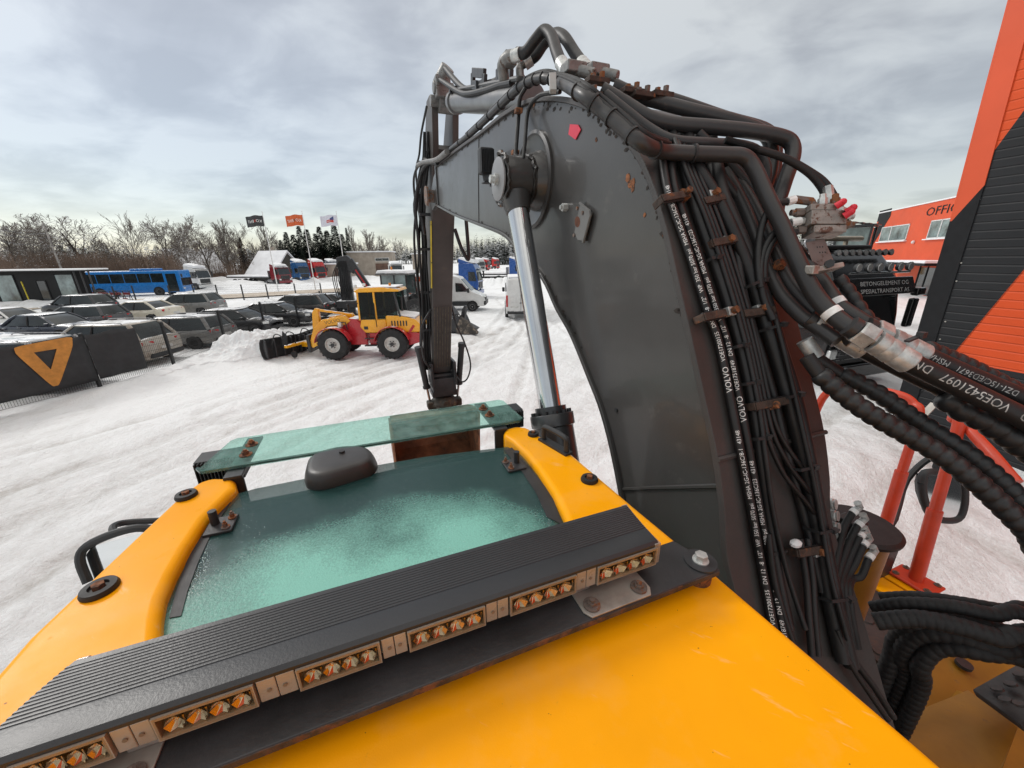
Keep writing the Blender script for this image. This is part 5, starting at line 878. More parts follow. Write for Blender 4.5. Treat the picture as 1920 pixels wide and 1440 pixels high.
def snow_mat(name, clean, dirt, dthr, streak=1.12, sc=1.0):
    m = bpy.data.materials.new(name); m.use_nodes = True; t = m.node_tree; L = t.links.new; b = t.nodes['Principled BSDF']; tcn = t.nodes.new('ShaderNodeTexCoord')
    def noise(s, det=5, rg=0.6, rot=0.0, scl=(1, 1, 1), dist=0.0):
        mp = t.nodes.new('ShaderNodeMapping'); mp.vector_type = 'TEXTURE'; mp.inputs['Rotation'].default_value = (0, 0, rot); mp.inputs['Scale'].default_value = scl; L(tcn.outputs['Object'], mp.inputs[0])
        n = t.nodes.new('ShaderNodeTexNoise'); n.inputs['Scale'].default_value = s; n.inputs['Detail'].default_value = det; n.inputs['Roughness'].default_value = rg; n.inputs['Distortion'].default_value = dist; L(mp.outputs[0], n.inputs['Vector']); return n.outputs['Fac']
    tr1 = noise(1.6, 7, 0.70, streak, (2.6, 0.8, 1), 0.8); tr2 = noise(2.0, 7, 0.72, streak + 0.9, (1.8, 0.8, 1), 1.0); att = t.nodes.new('ShaderNodeAttribute'); att.attribute_name = 'dirt'; lump = noise(1.1, 6, 0.7); fine = noise(9, 6, 0.75); grit = noise(34, 5, 0.75); big = noise(0.09, 3)
    k = math_n(t, 'ADD', math_n(t, 'ADD', math_n(t, 'MULTIPLY', tr1, 0.45), math_n(t, 'MULTIPLY', tr2, 0.30)), math_n(t, 'ADD', math_n(t, 'MULTIPLY', fine, 0.25), math_n(t, 'ADD', math_n(t, 'MULTIPLY', math_n(t, 'SUBTRACT', big, 0.5), 0.5), math_n(t, 'MULTIPLY', att.outputs['Fac'], 0.17))))
    c1 = ramp(t, k, [(dthr - 0.14, clean), (dthr, tuple(a * 0.6 + d * 0.4 for a, d in zip(clean, dirt))), (dthr + 0.12, dirt)])
    sp = ramp(t, noise(3.4, 8, 0.8), [(0.66, (1, 1, 1)), (0.73, (0.55, 0.51, 0.47))]); mx = t.nodes.new('ShaderNodeMix'); mx.data_type = 'RGBA'; mx.blend_type = 'MULTIPLY'; mx.inputs[0].default_value = 0.6; L(c1, mx.inputs[6]); L(sp, mx.inputs[7]); L(mx.outputs[2], b.inputs['Base Color'])
    b.inputs['Roughness'].default_value = 0.72; b.inputs['Specular IOR Level'].default_value = 0.25
    h = math_n(t, 'ADD', math_n(t, 'ADD', math_n(t, 'MULTIPLY', tr1, 0.36), math_n(t, 'MULTIPLY', tr2, 0.32)), math_n(t, 'ADD', math_n(t, 'MULTIPLY', lump, 0.5), math_n(t, 'ADD', math_n(t, 'MULTIPLY', fine, 0.26), math_n(t, 'MULTIPLY', grit, 0.10))))
    bp = t.nodes.new('ShaderNodeBump'); bp.inputs['Strength'].default_value = 1.0; bp.inputs['Distance'].default_value = 0.15 * sc; L(h, bp.inputs['Height']); L(bp.outputs[0], b.inputs['Normal']); return m
SNG = grid_mesh('snow_ground', XX, YY, ZZ, snow_mat('trodden_snow', (0.865, 0.88, 0.895), (0.54, 0.525, 0.51), 0.60), 'structure')
add_dirt(SNG, XX, YY)
# lumpy heaps of cleared snow, finer than the sheet they lie on
def heap(x0, x1, y0, y1, n, amp, lim):
    hx, hy = np.meshgrid(np.linspace(x0, x1, n), np.linspace(y0, y1, n)); e = np.minimum(np.minimum(hx - x0, x1 - hx), np.minimum(hy - y0, y1 - hy)); g_ = ground_h(hx, hy); base_ = np.clip((g_ - lim) / 0.25, 0, 1); z = g_ + base_ * (np.abs(fbm(hx * 1.6, hy * 1.6, 5)) * amp * 1.6 + np.abs(fbm(hx * 4.5, hy * 4.5, 4)) * amp * 1.2 + fbm(hx * 11, hy * 11, 3) * amp * 0.5) + 0.015 - 0.25 * np.clip(1 - e / 0.4, 0, 1) - 0.10 * (base_ <= 0)
    o = grid_mesh('snow_bank', hx, hy, z, SNG.data.materials[0], 'structure'); return o
heap(-16.0, -9.0, 12.5, 21.5, 190, 0.30, 0.16)
# the road beyond the car park, brown slush on it
ra, rb = np.array([-75.0, 17.0]), np.array([20.0, 83.0]); rd = (rb - ra) / np.linalg.norm(rb - ra); rn = np.array([-rd[1], rd[0]])
tt = np.linspace(0, 1, 120); ww = np.linspace(-3.4, 3.4, 16); RX = ra[0] + (rb - ra)[0] * tt[:, None] + rn[0] * ww[None] ; RY = ra[1] + (rb - ra)[1] * tt[:, None] + rn[1] * ww[None]
grid_mesh('road', RX, RY, ground_h(RX, RY) * 0.4 + 0.13, snow_mat('road_slush', (0.64, 0.58, 0.50), (0.34, 0.25, 0.17), 0.50, 0.6), 'structure')
# ================================================================== trees
BARK = M('bark', (0.085, 0.072, 0.062), 0.85, var=0.25, vs=3, snow=0.80, snow_s=1.2, spec=0.2); BARKB = M('birch_bark', (0.30, 0.28, 0.26), 0.8, var=0.3, vs=3, snow=0.85, snow_s=1.2, spec=0.2)
TWIG = M('twigs', (0.19, 0.165, 0.145), 0.9, var=0.2, vs=2, snow=0.55, snow_s=2.0, spec=0.15); BRUSH = M('brush_twigs', (0.185, 0.135, 0.105), 0.9, var=0.3, vs=0.4, snow=0.9, spec=0.15)
NEED = M('needles', (0.020, 0.030, 0.020), 0.8, var=0.35, vs=1.5, snow=1.02, snow_s=1.6, spec=0.2); NEEDR = M('brown_needles', (0.085, 0.052, 0.034), 0.8, var=0.3, vs=1.5, snow=0.98, spec=0.2)
def bare_tree_meshes(seed, h, spread, trunk_h, lv=(9, 7, 5, 4), up=0.35, thick=0.022):
    rnd = random.Random(seed); tk, cw = MB(), MB()
    def grow(p, d, L, r, k):
        n = 4 if k == 0 else 3; pts = [p]; q = p.copy(); dd = d.copy(); segs = 5 if k == 0 else 3
        for i in range(segs):
            dd = (dd + Vector((rnd.gauss(0, 1), rnd.gauss(0, 1), rnd.gauss(0, 1))) * (0.05 if k == 0 else 0.17) + Vector((0, 0, up * 0.12 if k else 0.05))).normalized(); q = q + dd * L / segs; pts.append(q.copy())
        rr = [max(r * (1 - 0.7 * i / segs), 0.024) for i in range(segs + 1)]; (tk if k == 0 else cw).tube(pts, rr, 5 if k == 0 else 3, False)
        if k < len(lv):
            for j in range(lv[k]):
                s = (trunk_h / L if k == 0 else 0.18) + (1 - (trunk_h / L if k == 0 else 0.18)) * (j + rnd.random()) / lv[k]; s = min(s, 0.98); i = int(s * segs); o = pts[i].lerp(pts[i + 1], s * segs - i); ax = (pts[min(i + 1, segs)] - pts[i]).normalized()
                az = rnd.random() * 6.283; sd_ = ax.orthogonal().normalized(); sd_.rotate(Matrix.Rotation(az, 3, ax)); a = rnd.uniform(0.5, 1.05) * spread; nd = (ax * math.cos(a) + sd_ * math.sin(a) + Vector((0, 0, up * 0.3))).normalized()
                grow(o, nd, L * rnd.uniform(0.40, 0.66) * (1.15 - 0.45 * s if k else 1.25 - 0.6 * s), max(rr[i] * 0.55, 0.028), k + 1)
    grow(Vector((0, 0, 0)), Vector((0, 0, 1)), h * 0.85, h * thick, 0); return tk, cw
def make_tree(label, seed, h, spread, th, lv=(9, 7, 5, 4), up=0.35, bark=BARK, twig=TWIG, thick=0.022):
    t = thing('bare_tree', label, 'tree', group='leafless trees behind the car park'); a, b = bare_tree_meshes(seed, h, spread, th, lv, up, thick); a.build('trunk', bark, t, smooth=0); b.build('crown', twig, t, smooth=0); return t
OAK1 = make_tree('x', 3, 13, 1.05, 3.0, (11, 7, 5, 4)); OAK2 = make_tree('x', 8, 13, 1.0, 2.6, (12, 7, 5, 4), 0.45); BIR = make_tree('x', 5, 13, 0.62, 4.5, (12, 7, 5), 0.3, BARKB, TWIG, 0.012); POP = make_tree('x', 12, 13, 0.55, 1.0, (12, 7, 5, 3), 0.9); OAK3 = make_tree('x', 21, 13, 0.95, 2.2, (11, 7, 6, 4), 0.6)
used = set()
def at_px(px, dist):
    d = ray(px, 480); d = d[:2] / np.hypot(d[0], d[1]); return d * dist
def h_for(px, py, dist):
    d = ray(px, py); return CAMH + d[2] / math.hypot(d[0], d[1]) * dist
def place(src, px, top, dist, label, base_h=13.0, rz=None, wide=1.0):
    t = src if src.name not in used else copy_tree(src); used.add(src.name); used.add(t.name); p = at_px(px, dist); s = h_for(px, top, dist) / base_h
    t.location = (p[0], p[1], -0.1); t.scale = (s * wide, s * wide, s); t.rotation_euler = (0, 0, rz if rz is not None else random.random() * 6); t['label'] = label; return t
random.seed(5)
for a in ((OAK1, 158, 417, 102, 'broad bare oak with a wide rounded crown, rising tallest above the brown thicket', 1.5), (OAK3, 22, 430, 88, 'snow-dusted bare tree at the left edge of the photo, behind the black pavilion', 1.2), (BIR, 62, 430, 96, 'thin leaning bare tree between the left-edge tree and the pale pole', 1.0), (POP, 88, 442, 100, 'small upright bare tree just left of the broad rounded oak', 1.2),
          (BIR, 246, 424, 94, 'slender birch with pale trunk standing alone between the oak and the bus roof', 0.9), (OAK2, 302, 429, 90, 'bare fan-shaped tree with snowy branches above the front of the blue bus', 1.15), (OAK3, 346, 427, 96, 'bare tree behind the brown gabled house, left of two in a row', 1.0), (OAK1, 388, 429, 98, 'bare tree behind the brown gabled house, right of two in a row', 0.95), (POP, 424, 432, 104, 'grey bare tree between the gabled house and the brown conifer', 1.1), (POP, 492, 440, 110, 'bare tree behind the dark grey flag pole', 1.1), (OAK2, 522, 452, 112, 'low bare tree touching the left side of the dark spruces', 0.8),
          (BIR, 220, 455, 86, 'short pale bare tree with snow on its twigs behind the rear of the bus', 0.9), (POP, 690, 446, 130, 'feathery bare tree above the concrete building', 1.2), (POP, 668, 440, 128, 'tall thin bare tree between spruces and concrete building', 0.7), (BIR, 741, 456, 135, 'small lone bare tree right of the concrete building', 1.0), (POP, 712, 455, 135, 'low bare tree above the right end of the concrete building', 1.2), (OAK2, 8, 448, 110, 'bare tree cut by the left photo edge', 1.0), (OAK3, 452, 436, 118, 'bare tree standing behind the brown conifer', 1.0)):
    src, px, top, dist, lab, wd = a; place(src, px, top, dist, lab, wide=wd)
def conifer_mesh(seed, h=12.0, w=2.6, whorls=44, droop=0.55, bush=1.0):
    rnd = random.Random(seed); tk, cw = MB(), MB(); tk.tube([(0, 0, 0), (0, 0, h)], [0.20, 0.02], 6, False)
    for i in range(whorls):
        f = i / (whorls - 1); z = 0.6 + (h - 0.7) * f; L = w * (1 - f) ** 0.8 * rnd.uniform(0.75, 1.1) + 0.12
        for j in range(int(9 + 5 * (1 - f))):
            a = rnd.random() * 6.283; l = L * rnd.uniform(0.65, 1.1); c, s = math.cos(a), math.sin(a); n = max(3, int(l / 0.22))
            for k in range(n):
                t = (k + rnd.random()) / n; x = l * t; zz = z - droop * l * t * t + 0.25 * l * t * (1 - t) + rnd.uniform(-0.08, 0.08); wd = (0.34 * (1 - t) + 0.12) * bush; o = Vector((c * x, s * x, zz))
                for sg in (-1, 1):
                    tip = o + Vector((c * 0.22 - s * sg * wd, s * 0.22 + c * sg * wd, -rnd.uniform(0.05, 0.25))); cw.add([o - Vector((c * 0.1, s * 0.1, 0)), o + Vector((c * 0.14, s * 0.14, 0.02)), tip], [(0, 1, 2)])
    return tk, cw
def conifer(label, seed, mt, **k):
    t = thing('spruce', label, 'tree', group='snowy spruces behind the parked trucks'); a, b = conifer_mesh(seed, **k); a.build('trunk', BARK, t, smooth=0); b.build('crown', mt, t, smooth=0); return t
SPR = [conifer('x', s, NEED, w=3.1 + 0.5 * (s % 2), bush=1.5, droop=0.7) for s in (1, 2, 4)]
SL = ['leftmost snowy spruce of the dark group, shorter than its neighbours', 'snowy spruce second from the left of the dark group', 'snowy spruce with pointed top just left of the orange flag', 'dark spruce directly behind the orange flag', 'dark spruce just right of the orange flag pole', 'tall dark spruce between orange and white flags', 'spruce half hidden behind its taller neighbours between the flags', 'dark spruce under the white flag', 'dark spruce directly behind the white flag pole', 'snowy spruce at the right end of the dark group', 'thin spire-like spruce right of the white flag pole']
for i, (px, top, dist, wd) in enumerate(((531, 449, 104, 1.0), (543, 434, 108, 1.15), (556, 439, 102, 1.35), (569, 423, 110, 1.05), (582, 429, 104, 1.4), (597, 437, 109, 1.2), (606, 424, 103, 1.1), (619, 431, 107, 1.45), (634, 417, 103, 1.15), (646, 438, 107, 1.2), (656, 426, 116, 0.55))): place(SPR[i % 3], px, top, dist, SL[i], 12.0, wide=wd)
BRC = conifer('x', 9, NEEDR, w=2.9, bush=1.2); place(BRC, 456, 444, 102, 'reddish brown conifer with a dense cone-shaped crown left of the dark flag', 12.0, wide=0.9)
# brushwood and far woods nobody could count
def thicket(name, px0, px1, n, dist, hrange, mt, seed, lean=0.16, wd=0.035):
    rnd = random.Random(seed); mb = MB()
    for i in range(n):
        px = rnd.uniform(px0, px1); D = rnd.uniform(*dist); p = at_px(px, D); h = rnd.uniform(*hrange); x, y = p; a = rnd.random() * 6.28; l = rnd.uniform(0, lean) * h; base = Vector((x, y, 0)); tip = Vector((x + math.cos(a) * l, y + math.sin(a) * l, h)); mb.tube([base, base.lerp(tip, 0.55) + Vector((rnd.gauss(0, .1), rnd.gauss(0, .1), 0)), tip], [wd, wd * 0.7, 0.01], 3, False)
        for j in range(9):
            t = rnd.uniform(0.25, 0.95); o = base.lerp(tip, t); b = rnd.random() * 6.28; q = h * rnd.uniform(0.10, 0.26); mb.add([o + Vector((0, 0, -0.03)), o + Vector((0, 0, 0.03)), o + Vector((math.cos(b) * q * 0.6, math.sin(b) * q * 0.6, q * rnd.uniform(0.4, 1.0)))], [(0, 1, 2)])
    o = mb.build(name, mt, smooth=0, kind='stuff'); return o
tag(thicket('thicket', -30, 335, 3800, (78, 108), (2.0, 5.8), BRUSH, 2), 'brown leafless thicket filling the ground under the bare trees at left', 'thicket')
tag(thicket('low_thicket', 340, 660, 2000, (96, 120), (1.5, 4.6), BRUSH, 4), 'low brown brushwood behind the parked trucks and below the spruces', 'thicket')
def far_wood(name, px0, px1, n, dist, hr, mt, seed):
    rnd = random.Random(seed); mb = MB()
    for i in range(n):
        p = at_px(rnd.uniform(px0, px1), rnd.uniform(*dist)); h = rnd.uniform(*hr); w_ = h * rnd.uniform(0.13, 0.22)
        for k in range(16):
            f = k / 15; z = h * (0.25 + 0.75 * f); r = w_ * (1 - f) ** 0.7 + 0.15
            for j in range(4): a = rnd.random() * 6.28; o = Vector((p[0] + math.cos(a) * r * 0.2, p[1] + math.sin(a) * r * 0.2, z)); mb.add([o, o + Vector((math.cos(a + .5) * r, math.sin(a + .5) * r, -0.3 * r)), o + Vector((math.cos(a - .5) * r, math.sin(a - .5) * r, -0.3 * r + rnd.uniform(0, 0.5)))], [(0, 1, 2)])
        mb.tube([(p[0], p[1], 0), (p[0], p[1], h * 0.9)], [0.25, 0.1], 3, False)
    return mb.build(name, mt, smooth=0, kind='stuff')
FARW = M('far_pines', (0.050, 0.058, 0.046), 0.9, var=0.3, vs=0.1, snow=0.86, spec=0.1)
tag(far_wood('pine_wood', 880, 985, 130, (215, 260), (9, 16), FARW, 5), 'far pine wood on the skyline between the stick and the chrome rod', 'wood')
tag(far_wood('distant_forest', -60, 1000, 900, (300, 420), (9, 17), FARW, 6), 'distant forest line low along the horizon left of the boom', 'forest')
tag(far_wood('distant_forest', 1000, 1640, 620, (260, 340), (9, 17), FARW, 8), 'distant forest low between the chrome rod and the orange office', 'forest')
# ================================================================== fences
FB = M('fence_black', (0.016, 0.017, 0.018), 0.5, var=0.15)
def mesh_panel(mb, a, b, z0, z1, dx=0.10, dz=0.2, r=0.0045):
    a = np.array(a, float); b = np.array(b, float); L = np.linalg.norm(b - a); n = max(2, int(L / dx))
    for i in range(n + 1): p = a + (b - a) * i / n; mb.tube([(p[0], p[1], z0 + p[2]), (p[0], p[1], z1 + p[2])], r, 3, False)
    for j in range(int((z1 - z0) / dz) + 1): mb.tube([(a[0], a[1], z0 + j * dz + a[2]), (b[0], b[1], z0 + j * dz + b[2])], r * 1.3, 3, False)
def fence(label, pts, z0, z1, dx=0.08):
    c = pts[len(pts) // 2]; t = thing('mesh_fence', label, 'fence', (c[0], c[1], 0)); lo = (-c[0], -c[1], 0)
    for p in pts: MB().box((p[0], p[1], (z1 + 0.02) / 2 + p[2]), (0.085, 0.085, z1 + 0.04)).box((p[0], p[1], z1 + 0.05 + p[2]), (0.09, 0.09, 0.015)).build('post', FB, t, loc=lo)
    for a, b in zip(pts, pts[1:]): q = MB(); mesh_panel(q, a, b, z0, z1, dx); q.build('mesh_panel', FB, t, loc=lo, smooth=0)
    return t
f1 = [np.array([*G(px, py)[:2], 0]) for px, py in ((188, 726), (328, 690))]; stp = np.array([-0.12, 2.75, 0])
near_pts = [f1[0] + np.array([-0.7 * k, -2.4 * k, 0]) for k in (4, 3, 2, 1)] + f1 + [f1[1] + (np.array(G(425, 650)) - f1[1]) * 1.0] + [np.array(G(499, 624)), np.array(G(561, 609)), np.array(G(606, 590))]; near_pts = near_pts[:6] + [p * 0.972 for p in near_pts[6:]]
fence('near black wire mesh fence carrying two dark banners, running along the parked cars', near_pts, 0.05, 1.80, 0.06)
fence('far black wire mesh fence between the car park and the slushy road', [np.array(G(x, y)) for x, y in ((186, 575), (222, 574), (258, 572), (325, 572), (370, 571), (413, 571), (460, 571), (506, 571), (558, 569), (606, 568))], 0.05, 1.85, 0.12)
def banner(name, label, a, b, z0, z1, mt, side=0.05):
    a = np.array(a[:2]); b = np.array(b[:2]); d = (b - a) / np.linalg.norm(b - a); n = np.array([d[1], -d[0]]); nx, nz = 24, 10; vs = []; fs = []
    for i in range(nx + 1):
        for j in range(nz + 1):
            s = i / nx; v = j / nz; sag = 0.03 * math.sin(s * math.pi * 3) * (1 - v) + 0.05 * (vnoise(np.array(s * 9.0), np.array(v * 3.0)) - 0.5); p = a + (b - a) * s + n * (side + float(sag) * 0.6); vs.append((p[0], p[1], z0 + (z1 - z0) * v - (0.03 * math.sin(s * 9) if j == nz else 0)))
    for i in range(nx):
        for j in range(nz): k = i * (nz + 1) + j; fs.append((k, k + nz + 1, k + nz + 2, k + 1))
    o = MB().add(vs, fs).build(name, mt, smooth=60); sl_ = o.modifiers.new('thickness', 'SOLIDIFY'); sl_.thickness = 0.004; tag(o, label, 'banner', 'banners on the fence'); return o, a, d, n
BAN = M('banner_black', (0.024, 0.025, 0.027), 0.6, var=0.15, vs=3, bump=0.15, bs=8, col2=(0.06, 0.06, 0.06), s2=5, thr=0.68, soft=0.1)
bA, a0, d0, n0 = banner('fence_banner', 'black fence banner with a large orange triangle emblem', near_pts[2] * 0.75 + near_pts[1] * 0.25, near_pts[4], 0.25, 1.78, BAN)
endp = near_pts[4] + (near_pts[5] - near_pts[4]) * 0.62
banner('fence_banner', 'plain black fence banner with a ragged right end beside the emblem banner', near_pts[4] + (near_pts[5] - near_pts[4]) * 0.02, endp, 0.28, 1.80, BAN)
# orange emblem: triangle frame with soft corners, pointing down
def on_vplane(px, py, a, d): 
    q = ray(px, py); # a + d*s == t*q
    det = q[0] * (-d[1]) + d[0] * q[1]; t = (a[0] * (-d[1]) + d[0] * a[1]) / det; s = (q[0] * t - a[0]) * d[0] + (q[1] * t - a[1]) * d[1]; return s, CAMH + t * q[2]
def chaik(pl, n=2, k=0.18):
    for _ in range(n): pl = [q for i in range(len(pl)) for q in ((pl[i][0] * (1 - k) + pl[(i + 1) % len(pl)][0] * k, pl[i][1] * (1 - k) + pl[(i + 1) % len(pl)][1] * k), (pl[i][0] * k + pl[(i + 1) % len(pl)][0] * (1 - k), pl[i][1] * k + pl[(i + 1) % len(pl)][1] * (1 - k)))]
    return pl
oa = [on_vplane(px, py, a0 + n0 * 0.1, d0) for px, py in ((26, 651), (136, 630), (137, 650), (112, 722), (99, 725), (30, 664))]; ia = [on_vplane(px, py, a0 + n0 * 0.1, d0) for px, py in ((64, 661), (107, 654), (96, 693))]
mb = MB(); O3 = chaik(oa, 2, 0.12); I3 = [ia[0], ia[1], ia[2]]
# ring: match each outer vertex to the nearest point on the inner triangle
def near_in(p):
    best = None
    for i in range(3):
        a, b = np.array(I3[i]), np.array(I3[(i + 1) % 3]); t = np.clip(((np.array(p) - a) @ (b - a)) / ((b - a) @ (b - a)), 0, 1); q = a + (b - a) * t; dd = np.linalg.norm(q - np.array(p))
        if best is None or dd < best[0]: best = (dd, q)
    return best[1]
den = []
for i in range(len(O3)):
    for k in range(4): t = k / 4; den.append((O3[i][0] * (1 - t) + O3[(i + 1) % len(O3)][0] * t, O3[i][1] * (1 - t) + O3[(i + 1) % len(O3)][1] * t))
w3 = lambda p: (a0[0] + d0[0] * p[0] + n0[0] * 0.085, a0[1] + d0[1] * p[0] + n0[1] * 0.085, p[1])
vo = [w3(p) for p in den]; vi = [w3(near_in(p)) for p in den]; nn_ = len(vo); mb.add(vo + vi, [(i, (i + 1) % nn_, nn_ + (i + 1) % nn_, nn_ + i) for i in range(nn_)]); e = mb.build('orange_emblem', M('emblem_orange', (0.55, 0.23, 0.04), 0.6, var=0.12, vs=6), bA, smooth=0)
# ================================================================== flags
FD, FO, FW = M('flag_grey', (0.05, 0.053, 0.055), 0.8, var=0.1), M('flag_orange', (0.62, 0.13, 0.045), 0.8, var=0.1), M('flag_white', (0.66, 0.66, 0.74), 0.8, var=0.05)
def flag(px_top, py_top, base, mt, label, kind):
    g = G(*base); H_ = 10.0; t = thing('flagpole', label, 'flag', g, 0, 'flags on tall white poles by the road'); MB().cyl((0, 0, 0), (0, 0, H_), 0.075, 0.035, 12).ball((0, 0, H_ + 0.05), 0.07, 10).build('pole', M('pole_white', (0.72, 0.72, 0.72), 0.4), t)
    v = np.array([-0.97, -0.22]); W_, Hh = 2.25, 1.30; vs = []; fs = []; nx, nz = 22, 10
    def pt(s, h): wv = 0.20 * math.sin(s * 3.2 + h * 0.7) * (0.25 + s / W_); dr = 0.10 * s * s / W_ + 0.04 * math.sin(s * 5); return (v[0] * s * 0.94 + v[1] * wv, v[1] * s * 0.94 - v[0] * wv, H_ - 0.35 - Hh + h - dr)
    for i in range(nx + 1):
        for j in range(nz + 1): vs.append(pt(0.06 + W_ * i / nx, Hh * j / nz))
    for i in range(nx):
        for j in range(nz): k = i * (nz + 1) + j; fs.append((k, k + nz + 1, k + nz + 2, k + 1))
    cl = MB().add(vs, fs).build('flag_cloth', mt, t, smooth=60)
    # writing seen from its back (mirrored)
    def bend(tv, size, s0, h0, m_, name):
        for off in (0.006, -0.006): mb_ = MB(); mb_.add([np.array(pt(s0 + x, h0 + y)) + np.array([v[1] * off, -v[0] * off, 0]) for x, y, _ in tv[0]], tv[1]); mb_.build(name, m_, cl, smooth=0)
    if kind < 2:
        a = text_mesh('KO', 0.48); b = text_mesh('X', 0.48); c = text_mesh('ENT', 0.48); W2 = WPRINT
        bend(a, 0, 0.30, 0.48, W2, 'flag_text'); bend(b, 0, 0.92, 0.48, M('flag_red', (0.5, 0.05, 0.03), 0.8) if kind == 0 else M('flag_dark', (0.05, 0.05, 0.05), 0.8), 'flag_text'); bend(c, 0, 1.22, 0.48, W2, 'flag_text')
    else:
        gq = lambda x0, x1, y0, y1: ([(x0 + (x1 - x0) * i / 6, y0 + (y1 - y0) * j, 0) for i in range(7) for j in (0, 1)], [(2 * i, 2 * i + 2, 2 * i + 3, 2 * i + 1) for i in range(6)])
        bend(gq(0.55, 1.45, 0.40, 0.72), 0, 0, 0, M('flag_red2', (0.55, 0.06, 0.05), 0.8), 'flag_emblem'); bend(([(0.5, 0.74, 0), (1.35, 0.74, 0), (0.5, 1.18, 0)], [(0, 1, 2)]), 0, 0, 0, M('flag_blue', (0.07, 0.09, 0.22), 0.8), 'flag_emblem'); bend(gq(0.7, 1.3, 0.53, 0.59), 0, 0, 0, WPRINT, 'flag_emblem')
    return t
flag(495, 407, (522, 546), FD, 'dark grey flag with white and red lettering on a white pole', 0); flag(570, 405, (592, 545), FO, 'orange flag with white lettering on a white pole', 1); flag(635, 403, (652, 543), FW, 'white flag with red and blue emblem on a white pole', 2)
# ================================================================== buildings
def plane_tools(p0, az):
    """vertical wall through ground point p0; u points along the wall toward azimuth az, n faces the camera side"""
    u = np.array([math.sin(math.radians(az)), math.cos(math.radians(az))]); n = np.array([u[1], -u[0]])
    if n @ (-np.array(p0[:2])) < 0: n = -n
    def sz(px, py):
        q = ray(px, py); det = q[0] * (-u[1]) + u[0] * q[1]; t = (p0[0] * (-u[1]) + u[0] * p0[1]) / det; return ((q[0] * t - p0[0]) * u[0] + (q[1] * t - p0[1]) * u[1], CAMH + t * q[2])
    def w3(s, z, off=0.0): return np.array([u[0] * s + n[0] * off, u[1] * s + n[1] * off, z])
    return u, n, sz, w3
def wall_poly(mb, w3, pl, o0, o1): return mb.loft([[w3(s, z, o0) for s, z in pl], [w3(s, z, o1) for s, z in pl]])
def clad(name, col, period, var=0.06):
    m = M(name, col, 0.5, var=var, vs=0.7, bump=0, spec=0.2); t = m.node_tree; L = t.links.new; b = t.nodes['Principled BSDF']
    tcn = t.nodes.new('ShaderNodeTexCoord'); s = t.nodes.new('ShaderNodeSeparateXYZ'); L(tcn.outputs['Object'], s.inputs[0]); f = math_n(t, 'FRACT', math_n(t, 'DIVIDE', s.outputs[2], period)); h = ramp(t, f, [(0.0, (0, 0, 0)), (0.10, (1, 1, 1)), (0.86, (0.85,) * 3), (1.0, (0, 0, 0))])
    bp = t.nodes.new('ShaderNodeBump'); bp.inputs['Strength'].default_value = 0.7; bp.inputs['Distance'].default_value = 0.02; L(h, bp.inputs['Height']); L(bp.outputs[0], b.inputs['Normal']); return m
ORC = clad('clad_orange', (0.66, 0.085, 0.022), 0.155); BKC = clad('clad_black', (0.022, 0.023, 0.025), 0.155, 0.1); ORW = M('render_orange', (0.68, 0.085, 0.022), 0.55, var=0.05, vs=0.5); BKW = M('render_black', (0.014, 0.0145, 0.016), 0.6, var=0.1, spec=0.2)
WFR = M('frame_white', (0.70, 0.70, 0.69), 0.4)
